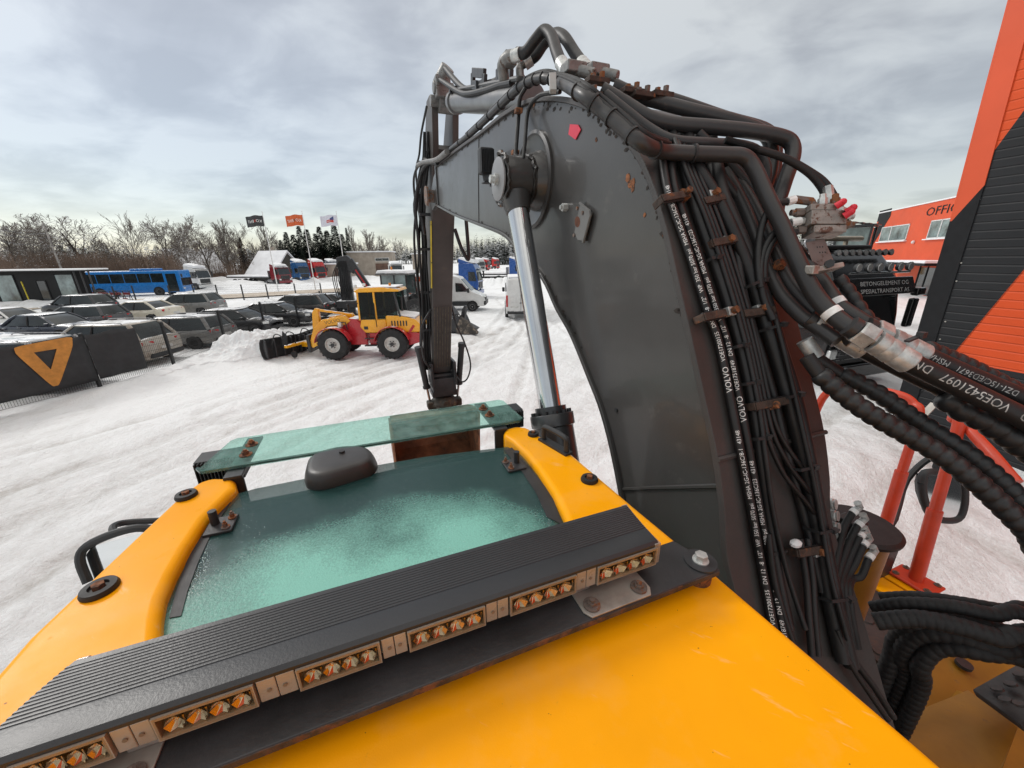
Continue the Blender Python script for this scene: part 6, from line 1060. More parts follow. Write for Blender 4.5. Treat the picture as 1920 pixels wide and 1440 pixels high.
# ---- big hall on the right: orange cladding with a slanting black band
hp0 = G(1672, 805); u, n, sz, w3 = plane_tools(hp0, -17); HT = 19.0
hall = thing('hall', 'tall orange steel-clad hall with a slanting black band, at the right edge', 'hall', hp0)
edge = lambda z: 0.026 * max(0, z - 1.0) + 0.055 * max(0, min(z, 12.0) - 4.9)   # the sign wall widens slightly upward
if True:
    a = sz(1813, 362); a = (edge(a[1]) , a[1]); b = sz(1920, 207); c_ = sz(1786, 665); d_ = sz(1920, 505); 
    k1 = (b[1] - a[1]) / (b[0] - a[0]); k2 = (d_[1] - c_[1]) / (d_[0] - c_[0]); sE = -26.0
    lo = lambda s: c_[1] + k2 * (s - c_[0]); up_ = lambda s: a[1] + k1 * (s - a[0])
    s_end_u = a[0] + (HT - a[1]) / k1; s_end_l = c_[0] + (HT - c_[1]) / k2; s_b = c_[0] + (0 - c_[1]) / k2
    black = [(edge(0), 0), (s_b, 0), (s_end_l, HT), (s_end_u, HT), (edge(a[1]), a[1])] if s_b < 0 else [(edge(0), 0), (s_end_l, HT), (s_end_u, HT), a]
    top = [(edge(a[1]), a[1]), (s_end_u, HT), (edge(HT), HT)]; zP = c_[1] - 0.12; s_p = c_[0] + (zP - c_[1]) / k2; bot = [(s_p, zP), (sE, zP), (sE, HT), (s_end_l, HT)]; plin = [(s_b, 0), (sE, 0), (sE, zP), (s_p, zP)]
    for nm, pl, mt in (('black_band', black, BKC), ('orange_cladding', top, ORC), ('orange_cladding', bot, ORC), ('black_plinth', plin, BKC)): q = MB(); wall_poly(q, w3, pl, -0.25, 0.0); q.build(nm, mt, hall, smooth=0)
    zs = [0, a[1] - 0.001, a[1] + 0.001, HT]; 
    for z0, z1, mt in ((0, a[1], BKW), (a[1], HT, ORW)):
        e0, e1 = (0.5, -0.1) if z0 > 1 else (0, 0); f0_, f1_ = (0.5, -0.1) if z0 < 1 else (0, 0); q = MB(); wall_poly(q, w3, [(edge(z0) + 0.02, z0 - e0), (edge(z0) - 0.28, z0 - e1), (edge(z1) - 0.28, z1 - f1_), (edge(z1) + 0.02, z1 - f0_)], 0.002, 0.022); wall_poly(q, w3, [(edge(z0) + 0.05, z0 - e0), (edge(z0) + 0.021, z0 - e0), (edge(z1) + 0.021, z1 - f0_), (edge(z1) + 0.05, z1 - f0_)], -0.24, 0.022); q.build('corner_trim', mt, hall, smooth=0)
    q = MB(); wall_poly(q, w3, [(-0.3, 0), (sE, 0), (sE, HT - 0.1), (-0.3, HT - 0.1)], -20, -0.26); q.build('hall_body', BKW, hall, smooth=0)
    for px, py in ((1837, 374), (1817, 392), (1798, 458), (1803, 493), (1782, 513), (1794, 527), (1766, 570), (1773, 603), (1752, 620), (1763, 636)):
        s, z = sz(px, py); q = MB(); o = w3(s, z, 0.0); q.cyl(o, w3(s, z, 0.012), 0.014, n=10); q.build('screw_head', GALV, hall)
# ---- two-storey office
op0 = G(1740, 556); u, n, sz, w3 = plane_tools(op0, 24); OH = 8.3; s0 = sz(1622, 500)[0]; s1 = -16.0
off = thing('office_building', 'orange two-storey office with dark lettering and snowy entrance canopy', 'office', op0); q = MB(); wall_poly(q, w3, [(s0, 0), (s1, 0), (s1, OH), (s0, OH)], -12, 0); q.build('wall', ORW, off, smooth=0)
q = MB(); wall_poly(q, w3, [(s0 + 0.1, OH), (s1, OH), (s1, OH + 0.12), (s0 + 0.1, OH + 0.12)], -12.1, 0.08); q.build('roof_edge', SNOWC, off, smooth=0)
zt = [sz(px, py) for px, py in ((1640, 398), (1673, 390), (1670, 405), (1625, 478), (1616, 478), (1648, 415), (1634, 418))]; zt[0] = (s0 - 0.02, zt[0][1]); zt[6] = (s0 - 0.02, zt[6][1]); q = MB(); wall_poly(q, w3, zt, 0.002, 0.02); q.build('black_band', BKW, off, smooth=0)
q = MB(); o0_, o1_ = sz(1735, 405), sz(1800, 395); th = 1.05; put_text(q, 'OFFICE', th, w3(o0_[0], o0_[1] - 0.03, 0.03), -np.array([u[0], u[1], 0]), (0, 0, 1), maxw=(o0_[0] - o1_[0]) * 1.13); q.build('sign_text', BKW, off, smooth=0)
for (x0, y0, x1, y1) in ((1656, 424, 1698, 452), (1748, 414, 1792, 449)):
    a, b = sz(x0, y0), sz(x1, y1); a = (a[0], max(a[1], b[1])); zA, zB = 5.05, 6.65; q = MB(); sl_, sr_ = a[0], b[0]; fr = MB()
    for pl in ([(sl_, zA), (sr_, zA), (sr_, zA + .09), (sl_, zA + .09)], [(sl_, zB - .09), (sr_, zB - .09), (sr_, zB), (sl_, zB)], [(sl_, zA), (sl_ - .1, zA), (sl_ - .1, zB), (sl_, zB)], [(sr_ + .1, zA), (sr_, zA), (sr_, zB), (sr_ + .1, zB)], [(sl_ * .62 + sr_ * .38, zA), (sl_ * .62 + sr_ * .38 - .12, zA), (sl_ * .62 + sr_ * .38 - .12, zB), (sl_ * .62 + sr_ * .38, zB)]): wall_poly(fr, w3, pl, 0.002, 0.06)
    wn = fr.build('window', WFR, off, smooth=0); q = MB(); wall_poly(q, w3, [(sl_ - .1, zA + .09), (sr_ + .1, zA + .09), (sr_ + .1, zB - .09), (sl_ - .1, zB - .09)], 0.001, 0.02); q.build('pane', PGLASS, wn, smooth=0); q = MB(); wall_poly(q, w3, [(sl_ + .2, zA - .1), (sr_ - .2, zA - .1), (sr_ - .2, zA - .01), (sl_ + .2, zA - .01)], 0.0, 0.25); q.build('sill', SNOWC, wn, smooth=0)
a, b = sz(1690, 490), sz(1775, 490); q = MB(); wall_poly(q, w3, [(a[0], 2.75), (b[0] - 2, 2.75), (b[0] - 2, 2.95), (a[0], 2.95)], 0.0, 2.2); cn = q.build('canopy', BKW, off, smooth=0); q = MB(); wall_poly(q, w3, [(a[0] + .05, 2.955), (b[0] - 2, 2.955), (b[0] - 2, 3.2), (a[0] + .05, 3.12)], 0.0, 2.25); q.build('canopy_snow', SNOWC, cn, bevel=0.08)
q = MB(); s_l, s_r = sz(1718, 530)[0], sz(1765, 530)[0]; wall_poly(q, w3, [(s_l, 0.05), (s_r, 0.05), (s_r, 2.5), (s_l, 2.5)], 0.002, 0.03); dr = q.build('entrance_door', DGLASS, off, smooth=0); q = MB()
for s in np.linspace(s_l, s_r, 4): wall_poly(q, w3, [(s + .06, 0), (s - .06, 0), (s - .06, 2.6), (s + .06, 2.6)], 0.0, 0.08)
q.build('door_frame', BKW, dr, smooth=0); q = MB(); wall_poly(q, w3, [(s0, 0), (s_l + .3, 0), (s_l + .3, 0.9), (s0, 0.9)], 0.002, 0.04); q.build('plinth', BKW, off, smooth=0); q = MB(); s_, z_ = sz(1715, 454); q.ball(w3(s_, z_, 0.12), 0.16, 10); q.build('wall_lamp', WFR, off)
# ---- black glazed pavilion at the far left
pp0 = G(160, 577); pp1 = G(0, 578); az = math.degrees(math.atan2(pp1[0] - pp0[0], pp1[1] - pp0[1])); u, n, sz, w3 = plane_tools(pp0, az); pav = thing('pavilion', 'flat-roofed black pavilion with tall glass panes and snow on its roof edge', 'pavilion', pp0); PH = 3.35
q = MB(); wall_poly(q, w3, [(0.2, 0), (20, 0), (20, PH), (0.2, PH)], -1.2, 0); q.build('wall', BKW, pav, smooth=0); q = MB(); wall_poly(q, w3, [(-2.2, PH), (20, PH), (20, PH + .1), (-2.2, PH + .1)], -1.4, 0.5); rf = q.build('roof', BKW, pav, smooth=0); q = MB(); wall_poly(q, w3, [(-2.2, PH + .1), (20, PH + .1), (20, PH + .28), (-2.2, PH + .24)], -1.35, 0.52); q.build('roof_snow', SNOWC, rf, bevel=0.05)
for x0, x1 in ((2, 42), (118, 152), (80, 98)):
    a, b = sz(x0, 560)[0], sz(x1, 560)[0]; q = MB(); z1 = 3.05 if x0 != 80 else 2.5; wall_poly(q, w3, [(a, 0.35), (b, 0.35), (b, z1), (a, z1)], 0.002, 0.02); pn_ = q.build('glass_pane' if x0 != 80 else 'glass_door', PGLASS if x0 != 80 else DGLASS, pav, smooth=0); 
    for s in (a, b): q = MB(); wall_poly(q, w3, [(s + .06, 0.3), (s - .06, 0.3), (s - .06, z1 + .06), (s + .06, z1 + .06)], 0.0, 0.05); q.build('pane_frame', BKW, pn_, smooth=0)
q = MB()
for s in (-2.0, -1.2, -0.5): q.cyl(w3(s, 0, 0.3), w3(s, PH, 0.3), 0.06, n=8)
q.build('porch_post', STEELB, pav); q = MB(); s_ = sz(64, 560)[0]; q.cyl(w3(s_, 0, 0.4), w3(s_ + 0.05, 2.5, 0.4), 0.05, n=8); q.build('yellow_post', M('post_yellow', (0.55, 0.45, 0.03), 0.5), pav)
# ---- red and white barrier racks beside it
for i, (px, py, lab) in enumerate(((190, 568, 'black trestle rack with red barrier boards nearest the pavilion'), (212, 569, 'black trestle rack with red barrier boards in the middle of three'), (236, 569, 'black trestle rack with red barrier boards nearest the bus wheel'))):
    g = G(px, py); t = thing('barrier_rack', lab, 'barrier', g, math.radians(-18), 'barrier racks by the bus'); q = MB()
    for x in (-1.1, 0.1, 1.1): q.beam((x - .3, 0, 0), (x, 0, 1.25), 0.05, 0.05); q.beam((x + .3, 0, 0), (x, 0, 1.25), 0.05, 0.05)
    q.box((0, 0, 1.27), (2.8, 0.06, 0.06)).box((0, 0, 0.42), (2.8, 0.06, 0.05)); q.build('frame', STEELB, t); q = MB().box((-0.6, -0.06, 1.02), (0.9, 0.03, 0.26)).box((0.75, -0.06, 1.02), (1.0, 0.03, 0.26)).box((0.3, -0.06, 0.45), (0.8, 0.03, 0.2)); q.build('barrier_board', M('board_red', (0.28, 0.03, 0.035), 0.6, var=0.15, vs=1.5, col2=(0.6, 0.58, 0.55), s2=1.6, thr=0.58, snow=0.8), t); MB().box((-0.05, -0.05, 0.95), (0.3, 0.03, 0.3)).build('white_plate', WFR, t)
# ---- houses and garages in the background
ROOFW = M('snowy_roof', (0.80, 0.81, 0.84), 0.8, var=0.05, vs=0.6); WOOD = M('brown_boards', (0.13, 0.075, 0.055), 0.8, var=0.2, vs=1); CONC = M('pale_brick', (0.36, 0.31, 0.26), 0.85, var=0.12, vs=0.8, bump=0.3, bs=6); DKW = M('dark_boards', (0.075, 0.07, 0.06), 0.8, var=0.2)
def house(name, label, px, dist, wd, ln, eave, ridge, rz, wall, groupn=None):
    p = at_px(px, dist); t = thing(name, label, 'house', (p[0], p[1], 0), rz); MB().prism([(-wd / 2, 0), (wd / 2, 0), (wd / 2, eave), (0, ridge), (-wd / 2, eave)], -ln / 2, ln / 2, 'y').build('wall', wall, t, smooth=0); e = 0.5
    for sg in (-1, 1): k = (ridge - eave) / (wd / 2); MB().prism([(0, ridge + .05), (sg * (wd / 2 + e), eave - e * k + .05), (sg * (wd / 2 + e), eave - e * k + .35), (0, ridge + .4)], -ln / 2 - .4, ln / 2 + .4, 'y').build('roof', ROOFW, t, smooth=0)
    r_ = MB().box((0.8, 1, ridge + .5), (0.6, 0.6, 1.2)).build('chimney', CONC, t, smooth=0)
    for x in (-wd * .2, wd * .2): w_ = MB().box((x, -ln / 2 - .03, eave * .6), (1.0, .08, 1.2)).build('window', WFR, t); MB().box((x, -ln / 2 - .075, eave * .6), (.84, .02, 1.04)).build('pane', DGLASS, w_)
house('house', 'brown gabled house with snowy roof right of the blue bus', 358, 108, 7, 8, 2.2, 6.2, -0.6, WOOD); house('house', 'low gabled house with a broad snowy roof behind the red truck', 513, 96, 7.5, 7, 1.6, 5.6, 1.25, DKW)
def flat_block(name, label, px0, px1, dist, h, dep, wall, cat='building'):
    a = at_px(px0, dist); b = at_px(px1, dist * 0.985); d = b - a; L = np.linalg.norm(d); rz = math.atan2(d[1], d[0]); c = (a + b) / 2; t = thing(name, label, cat, (c[0], c[1], 0), rz); MB().box2((-L / 2, 0, 0), (L / 2, dep, h)).build('wall', wall, t, smooth=0); MB().box2((-L / 2 - .25, -.25, h), (L / 2 + .25, dep + .2, h + .28)).build('roof', ROOFW, t, bevel=.06); return t, L
t, L = flat_block('garage', 'low pale garage block with a brown door left of the larger concrete building', 608, 652, 88, 3.1, 6, CONC, 'garage'); MB().box((0.4, -.03, 1.2), (2.2, .08, 2.4)).build('garage_door', WOOD, t)
t, L = flat_block('concrete_building', 'pale flat-roofed concrete building with two small windows near its right end', 648, 735, 104, 5.6, 9, CONC)
for x in (L * .2, L * .35): w_ = MB().box((x, -.03, 3.9), (1.7, .08, .8)).build('window', WFR, t); MB().box((x, -.08, 3.9), (1.5, .02, .6)).build('pane', DGLASS, w_); MB().box((x, -.03, 1.8), (1.8, .06, 2.4)).build('boarded_opening', WOOD, t)
flat_block('brick_shed', 'small brick shed with snowy roof just left of the stick', 772, 796, 120, 5.2, 6, CONC, 'shed')
# ---- pole and overhead wires at the left
g = at_px(107, 78); t = thing('power_pole', 'pale leaning wooden pole with overhead wires behind the pavilion', 'pole', (g[0], g[1], 0)); MB().tube([(0, 0, 0), (-0.35, 0.1, 9.2)], [0.13, 0.09], 8).build('pole', BARKB, t)
for i, (px0, y0, px1, y1) in enumerate(((-40, 415, 112, 437), (-40, 422, 112, 445), (-40, 436, 112, 460))):
    a = at_px(px0, 62); b = at_px(px1, 92); P0 = (a[0] - g[0], a[1] - g[1], h_for(px0, y0, 62)); P1 = (b[0] - g[0], b[1] - g[1], h_for(px1, y1, 92)); MB().tube([tuple(p * (1 - s) + q_ * s - (0.5 * 4 * s * (1 - s) if k == 2 else 0) for k, (p, q_) in enumerate(zip(P0, P1))) for s in np.linspace(0, 1, 10)], 0.022, 4).build('wire', STEELB, t)
# ================================================================== vehicles (local frame: x forward, y left, z up)
def paint(name, col, dirt=(0.22, 0.19, 0.16), thr=0.62, snow=0.88, metal=0.0, rough=0.28): return M('paint_' + name, col, rough, metal, 0.06, 1.5, 0, 40, dirt, 1.6, thr, 0.16, snow=snow, snow_s=1.6, coat=0.4)
ARCH = M('wheel_arch', (0.008, 0.008, 0.008), 0.9); RIM = M('alloy_rim', (0.30, 0.30, 0.31), 0.4, metal=0.6, var=0.2, vs=9); RIMD = M('dark_rim', (0.05, 0.05, 0.052), 0.45, metal=0.3); PLATE = M('number_plate', (0.55, 0.55, 0.53), 0.5); CGLASS = M('car_glass', (0.016, 0.022, 0.023), 0.08, var=0.5, vs=1.0, spec=0.45, rvar=0.03)
def wheel(par, x, y, r, wd, rim=RIM, spokes=10, ty=TYRE, name='wheel', hub=0.62):
    sg = 1 if y > 0 else -1; w_ = MB().lathe([(r * hub, -wd / 2), (r * 0.93, -wd / 2), (r, -wd * 0.36), (r, wd * 0.36), (r * 0.93, wd / 2), (r * hub, wd / 2)], (x, y, r), (0, 1, 0), 24, False).build(name, ty, par)
    q = MB().lathe([(0.001, wd * 0.22), (r * hub * 0.9, wd * 0.22), (r * hub * 0.93, wd * 0.46), (r * hub * 1.01, wd * 0.46), (r * hub * 1.01, 0), (0.001, 0)], (x, y, r), (0, sg, 0), 24)
    for i in range(spokes): a = 6.283 * i / spokes; q.beam((x, y + sg * wd * 0.30, r), (x + math.cos(a) * r * hub * 0.93, y + sg * wd * 0.34, r + math.sin(a) * r * hub * 0.93), r * 0.11, 0.02, (0, 1, 0))
    q.cyl((x, y + sg * wd * 0.2, r), (x, y + sg * wd * 0.4, r), r * 0.16, n=12); q.build('rim', rim, w_); return w_
KIND = dict(estate=dict(L=4.75, W=1.84, H=1.50, belt=0.95, hood=0.90, wb=1.30, wt=0.55, rt=-1.90, rb=-2.28, tail=0.98), suv=dict(L=4.70, W=1.90, H=1.70, belt=1.08, hood=1.05, wb=1.25, wt=0.55, rt=-1.75, rb=-2.20, tail=1.10), sedan=dict(L=4.85, W=1.86, H=1.46, belt=0.94, hood=0.90, wb=1.20, wt=0.40, rt=-1.05, rb=-1.85, tail=1.02), hatch=dict(L=4.35, W=1.80, H=1.46, belt=0.96, hood=0.92, wb=1.15, wt=0.40, rt=-1.35, rb=-1.98, tail=1.00))
def car(label, x, y, rz, kind, pm, rim=RIM, rails=False):
    k = KIND[kind]; L, W, H = k['L'], k['W'], k['H']; t = thing('parked_car', label, 'car', (x, y, 0.02), math.radians(rz), 'cars parked beyond the fence'); hw = W / 2
    st = []
    prof = [(-L / 2, .80, .45, k['tail'] * .80), (-L / 2 + .10, .90, .30, k['tail'] * .97), (k['rb'] + .05, .97, .26, k['tail'] if kind == 'sedan' else k['belt'] + .02), (-1.35, 1, .24, k['belt'] + .015), (0, 1, .24, k['belt']), (k['wb'], .985, .24, k['belt'] - .01), (k['wb'] + .35, .97, .25, k['hood'] + .01), (L / 2 - .35, .93, .27, k['hood'] - .09), (L / 2 - .08, .84, .30, k['hood'] - .20), (L / 2, .74, .40, k['hood'] - .32)]
    prof = spline([(a, b, c) for a, b, c, d in prof], 3); tops = spline([(q[0], q[1], 0) for q in [(-L / 2, k['tail'] * .80), (-L / 2 + .10, k['tail'] * .97), (k['rb'] + .05, k['tail'] if kind == 'sedan' else k['belt'] + .02), (-1.35, k['belt'] + .015), (0, k['belt']), (k['wb'], k['belt'] - .01), (k['wb'] + .35, k['hood'] + .01), (L / 2 - .35, k['hood'] - .09), (L / 2 - .08, k['hood'] - .20), (L / 2, k['hood'] - .32)]], 3)
    for (px_, wf, zl), tp in zip(prof, tops):
        w_ = hw * wf; zt = tp[1]; zm = (zl + zt) / 2; st.append([(px_, -w_ * .86, zl), (px_, -w_ * .98, zl + .10), (px_, -w_ * .985, zm - .06), (px_, -w_, zm + .05), (px_, -w_ * .975, zt - .12), (px_, -w_ * .90, zt - .03), (px_, -w_ * .6, zt + .015), (px_, 0, zt + .03), (px_, w_ * .6, zt + .015), (px_, w_ * .90, zt - .03), (px_, w_ * .975, zt - .12), (px_, w_, zm + .05), (px_, w_ * .985, zm - .06), (px_, w_ * .98, zl + .10), (px_, w_ * .86, zl)])
    body = MB().loft(st).build('body', pm, t, smooth=50)
    b0 = [(k['wb'] + .30, 0), (k['wb'], .90), (k['wb'] - .5, .955), (-1.2, .955), (k['rb'] + .12, .90), (k['rb'], 0)]; b1 = [(k['wt'] + .06, 0), (k['wt'] - .05, .70), (k['wt'] - .4, .755), (-.9, .755), (k['rt'] + .08, .68), (k['rt'], 0)]
    def ring(bs, z): return [(p, -hw * q, z) for p, q in bs] + [(p, hw * q, z) for p, q in bs[::-1][1:-1]]
    mid = [(a[0] * .45 + b[0] * .55, a[1] * .42 + b[1] * .58) for a, b in zip(b0, b1)]
    MB().loft([ring(b0, k['belt'] - .03), ring(mid, (k['belt'] + H) / 2 + .02), ring(b1, H - .05)]).build('window', CGLASS, t, smooth=40)
    rr = [ring([(p, q * 1.015) for p, q in b1], H - .07), ring([(p * .98, q * .97) for p, q in b1], H - .02), ring([(p * .86 - .02, q * .80) for p, q in b1], H), ring([(p * .3 - .3, q * .2) for p, q in b1], H + .012)]; MB().loft(rr).build('roof', pm, t, smooth=50)
    q = MB()
    for sg in (-1, 1):
        for i in (1, 4): q = MB(); q.tube([(b0[i][0], sg * hw * b0[i][1] * 1.005, k['belt'] - .03), (mid[i][0], sg * hw * mid[i][1] * 1.01, (k['belt'] + H) / 2 + .02), (b1[i][0], sg * hw * b1[i][1] * 1.01, H - .06)], .055 if i == 1 else .085, 6); q.build('pillar', pm, t)
        q = MB(); xB = -.25; q.tube([(xB, sg * hw * .96, k['belt'] - .03), (xB - .03, sg * hw * .865, (k['belt'] + H) / 2), (xB - .06, sg * hw * .76, H - .06)], .04, 6).build('door_pillar', BLK, t); q = MB()
        MB().box((k['wb'] - .25, sg * hw * 1.06, k['belt'] + .05), (.12, .17, .12)).build('mirror', pm, t, bevel=.03)
        MB().box((-L / 2 + .14, sg * hw * .72, k['tail'] * .84), (.16, .42, .15), ((math.cos(-sg * .3), math.sin(-sg * .3), 0), (-math.sin(-sg * .3), math.cos(-sg * .3), 0), (0, 0, 1))).build('tail_light', RED, t, bevel=.03); MB().box((L / 2 - .20, sg * hw * .70, k['hood'] - .20), (.30, .34, .13), ((math.cos(sg * .5), -math.sin(sg * .5), 0), (math.sin(sg * .5), math.cos(sg * .5), 0), (0, 0, 1))).build('headlight', LAMPG, t, bevel=.03)
        for xx in (-1.37, 1.42): MB().lathe([(.001, 0), (.375, 0), (.375, .01), (.001, .01)], (xx, sg * (hw * .985 - .005), .345), (0, sg, 0), 24).build('wheel_arch', ARCH, t); wheel(t, xx, sg * (hw - .10), .325, .215, rim)
        if rails: MB().tube(spline([(k['wt'] - .1, sg * hw * .70, H - .02), (k['wt'] - .3, sg * hw * .72, H + .045), (k['rt'] + .5, sg * hw * .72, H + .045), (k['rt'] + .3, sg * hw * .70, H - .02)], 4), .018, 6).build('roof_rail', RIM, t)
        for xx in (-.75, .25): MB().box((xx, sg * hw * 1.0, k['belt'] - .13), (.2, .03, .03)).build('door_handle', pm, t)
    MB().box((-L / 2 - .005, 0, k['tail'] * .62), (.03, .52, .115)).build('number_plate', PLATE, t); MB().box((-L / 2 + .06, 0, .42), (.14, W * .82, .22)).build('rear_bumper', BLK, t, bevel=.05); MB().box((L / 2 - .06, 0, .40), (.14, W * .78, .20)).build('front_bumper', BLK, t, bevel=.05); MB().box((L / 2 - .05, 0, .60), (.10, W * .48, .16)).build('grille', BLK, t, bevel=.02)
    return t
P_ = {n: paint(n, c, **k) for n, c, k in (('beige', (0.42, 0.39, 0.34), dict(dirt=(0.23, 0.18, 0.13), thr=0.50)), ('grey', (0.17, 0.17, 0.165), dict(dirt=(0.20, 0.175, 0.15), thr=0.55)), ('black', (0.014, 0.014, 0.016), dict(dirt=(0.10, 0.095, 0.09), thr=0.66)), ('brown', (0.042, 0.036, 0.034), dict(dirt=(0.22, 0.19, 0.165), thr=0.55)), ('navy', (0.030, 0.036, 0.055), dict(dirt=(0.15, 0.15, 0.16), thr=0.62)), ('white', (0.66, 0.65, 0.62), dict(dirt=(0.35, 0.32, 0.28), thr=0.66)), ('cream', (0.62, 0.58, 0.48), dict(dirt=(0.40, 0.36, 0.29), thr=0.66)), ('dgrey', (0.060, 0.060, 0.062), dict(dirt=(0.14, 0.13, 0.12), thr=0.6)), ('silver', (0.34, 0.35, 0.36), dict(dirt=(0.22, 0.20, 0.18), thr=0.62)))}
for a in (('beige dirty suv parked rear to the fence, right behind the plain black banner', -16.75, 15.6, 180, 'suv', 'beige', RIM, True), ('grey estate car with dark rims between the beige suv and the black hatchback', -16.5, 18.75, 180, 'estate', 'grey', RIMD, True), ('black hatchback with silver wheels parked nose to the fence', -15.7, 21.9, 0, 'hatch', 'black', RIM, False), ('black sedan parked nose to the fence behind the black hatchback', -15.2, 24.9, 2, 'sedan', 'black', RIM, False), ('dark brown suv with mud-caked rear parked rear to the fence', -15.2, 27.6, 182, 'suv', 'brown', RIM, False), ('dark sedan at the far end of the fence row, red tail light showing', -14.9, 30.8, 182, 'sedan', 'dgrey', RIM, False), ('silver suv with roof rails right behind the orange emblem banner', -16.8, 12.35, 180, 'suv', 'silver', RIM, True), ('silver car cut by the left photo edge behind the emblem banner', -17.2, 9.3, 180, 'estate', 'silver', RIM, False),
          ('navy blue sedan facing the fence in the second row', -25.2, 20.9, -3, 'sedan', 'navy', RIM, False), ('dark grey estate with chrome window line, tail toward the fence, beside the navy sedan', -27.2, 24.4, 178, 'estate', 'dgrey', RIM, False), ('cream white sedan with its tail toward the fence', -26.2, 27.3, 180, 'sedan', 'cream', RIM, False), ('grey suv next to the cream white sedan', -25.3, 30.4, 184, 'suv', 'grey', RIM, False), ('white car behind the navy sedan at the left edge', -31.5, 24.0, -4, 'hatch', 'white', RIM, False), ('dark blue car mostly hidden at the left photo edge', -25.8, 17.6, 0, 'sedan', 'navy', RIM, False), ('black car whose roof shows above the dark grey estate', -34.0, 30.5, 180, 'suv', 'black', RIM, False)): car(a[0], a[1], a[2], a[3], a[4], P_[a[5]], a[6], a[7])
# ---- lorries
WHT = paint('lorry_white', (0.68, 0.68, 0.67), thr=0.66, snow=0.92); CHAS = M('chassis_dark', (0.03, 0.03, 0.032), 0.6, var=0.2, snow=0.9); TRIM = M('trim_dark', (0.025, 0.026, 0.028), 0.5, var=0.15, snow=0.95)
def lorry(label, x, y, rz, pm, H=3.6, chas=3.6, trailer=False, snow_cap=True, group='lorries parked in the yard'):
    t = thing('lorry', label, 'truck', (x, y, 0), math.radians(rz), group); hw = 1.24; zb = 0.85
    pr = [(-2.0, zb), (0.0, zb), (.05, 1.6), (-.02, 2.1), (-.22, 2.95), (-.45, H - .1), (-.75, H), (-2.0, H - .08)]
    MB().loft([[(a, -hw + (.12 if b > 3 else 0), b) for a, b in pr], [(a, hw - (.12 if b > 3 else 0), b) for a, b in pr]]).build('cab', pm, t, bevel=.08, seg=3)
    MB().loft([[(.065, -1.12, 1.72), (.065, 1.12, 1.72), (-.16, 1.06, 2.75), (-.16, -1.06, 2.75)], [(-.02, -1.12, 1.72), (-.02, 1.12, 1.72), (-.26, 1.06, 2.75), (-.26, -1.06, 2.75)]]).build('windscreen', DGLASS, t, bevel=.02)
    for sg in (-1, 1):
        MB().prism([(-.95, 1.75), (-.12, 1.70), (-.30, 2.62), (-.95, 2.62)], sg * (hw - .02), sg * (hw + .012), 'y').build('side_window', DGLASS, t); MB().box((.10, sg * (hw + .16), 2.25), (.14, .20, .75)).build('mirror', TRIM, t, bevel=.04); MB().box((.0, sg * .98, .95), (.14, .36, .26)).build('headlight', LAMPG, t, bevel=.03)
        wheel(t, -.75, sg * 1.0, .50, .32, RIM, 8, hub=.5); wheel(t, -3.3 - (chas - 3.6) * .5, sg * .98, .50, .5, RIM, 8, hub=.5); MB().prism([(-1.40, .55), (-1.25, 1.05), (-.25, 1.05), (-.10, .55)], sg * (hw - .25), sg * (hw + .02), 'y').build('mudguard', TRIM, t, bevel=.03); MB().cyl((-2.9, sg * .95, .72), (-1.7, sg * .95, .72), .30, n=16).build('fuel_tank', RIM, t)
    MB().box((.02, 0, .55), (.26, 2.44, .42)).build('bumper', pm, t, bevel=.06); q = MB().box((.055, 0, 1.28), (.06, 1.7, .62))
    for i in range(4): q.box((.09, 0, 1.06 + i * .15), (.03, 1.66, .05))
    q.build('grille', TRIM, t, bevel=.01); MB().box2((-2.1 - chas, -.42, .62), (-.2, .42, .92)).build('chassis', CHAS, t); MB().box((.06, 0, 2.88), (.30, 2.3, .10)).build('sun_visor', TRIM, t, bevel=.03)
    MB().prism([(-1.98, H - .1), (-.75, H - .02), (-1.0, H + .12), (-1.98, H + .42)], -hw + .18, hw - .18, 'y').build('roof_deflector', pm, t, bevel=.06)
    if snow_cap:
        rnd = random.Random(int(x * 10)); q = MB(); rr = []
        for i, xx in enumerate(np.linspace(-1.95, -.35, 7)): zt = H + (.42 - .33 * (i / 6)); rr.append([(xx, -1.05, zt - .12), (xx, -.9, zt + .10 + rnd.uniform(0, .1)), (xx, 0, zt + .16 + rnd.uniform(0, .12)), (xx, .9, zt + .10 + rnd.uniform(0, .1)), (xx, 1.05, zt - .12)])
        q.loft(rr).build('snow_cap', SNOWC, t)
    if trailer:
        MB().box2((-13.5, -1.24, 1.15), (-2.3, 1.24, 1.32)).build('flatbed', CHAS, t); MB().box2((-13.4, -1.2, 1.33), (-2.5, 1.2, 1.62)).build('snow_load', SNOWC, t, bevel=.1)
        for i in range(3):
            for sg in (-1, 1): wheel(t, -11.6 + i * 1.3, sg * 1.0, .48, .4, RIM, 8, hub=.5)
        MB().box2((-2.55, -1.2, 1.33), (-2.45, 1.2, 2.4)).build('headboard', RIM, t)
    return t
PRD, PBL, PRB, PDB = paint('dark_red', (0.20, 0.012, 0.022), snow=0.82), paint('blue', (0.010, 0.085, 0.24), snow=0.9), paint('bright_red', (0.50, 0.018, 0.016), snow=0.85), paint('deep_blue', (0.006, 0.070, 0.30), snow=0.94)
PDK = paint('dark_blue', (0.02, 0.035, 0.07), snow=0.75)
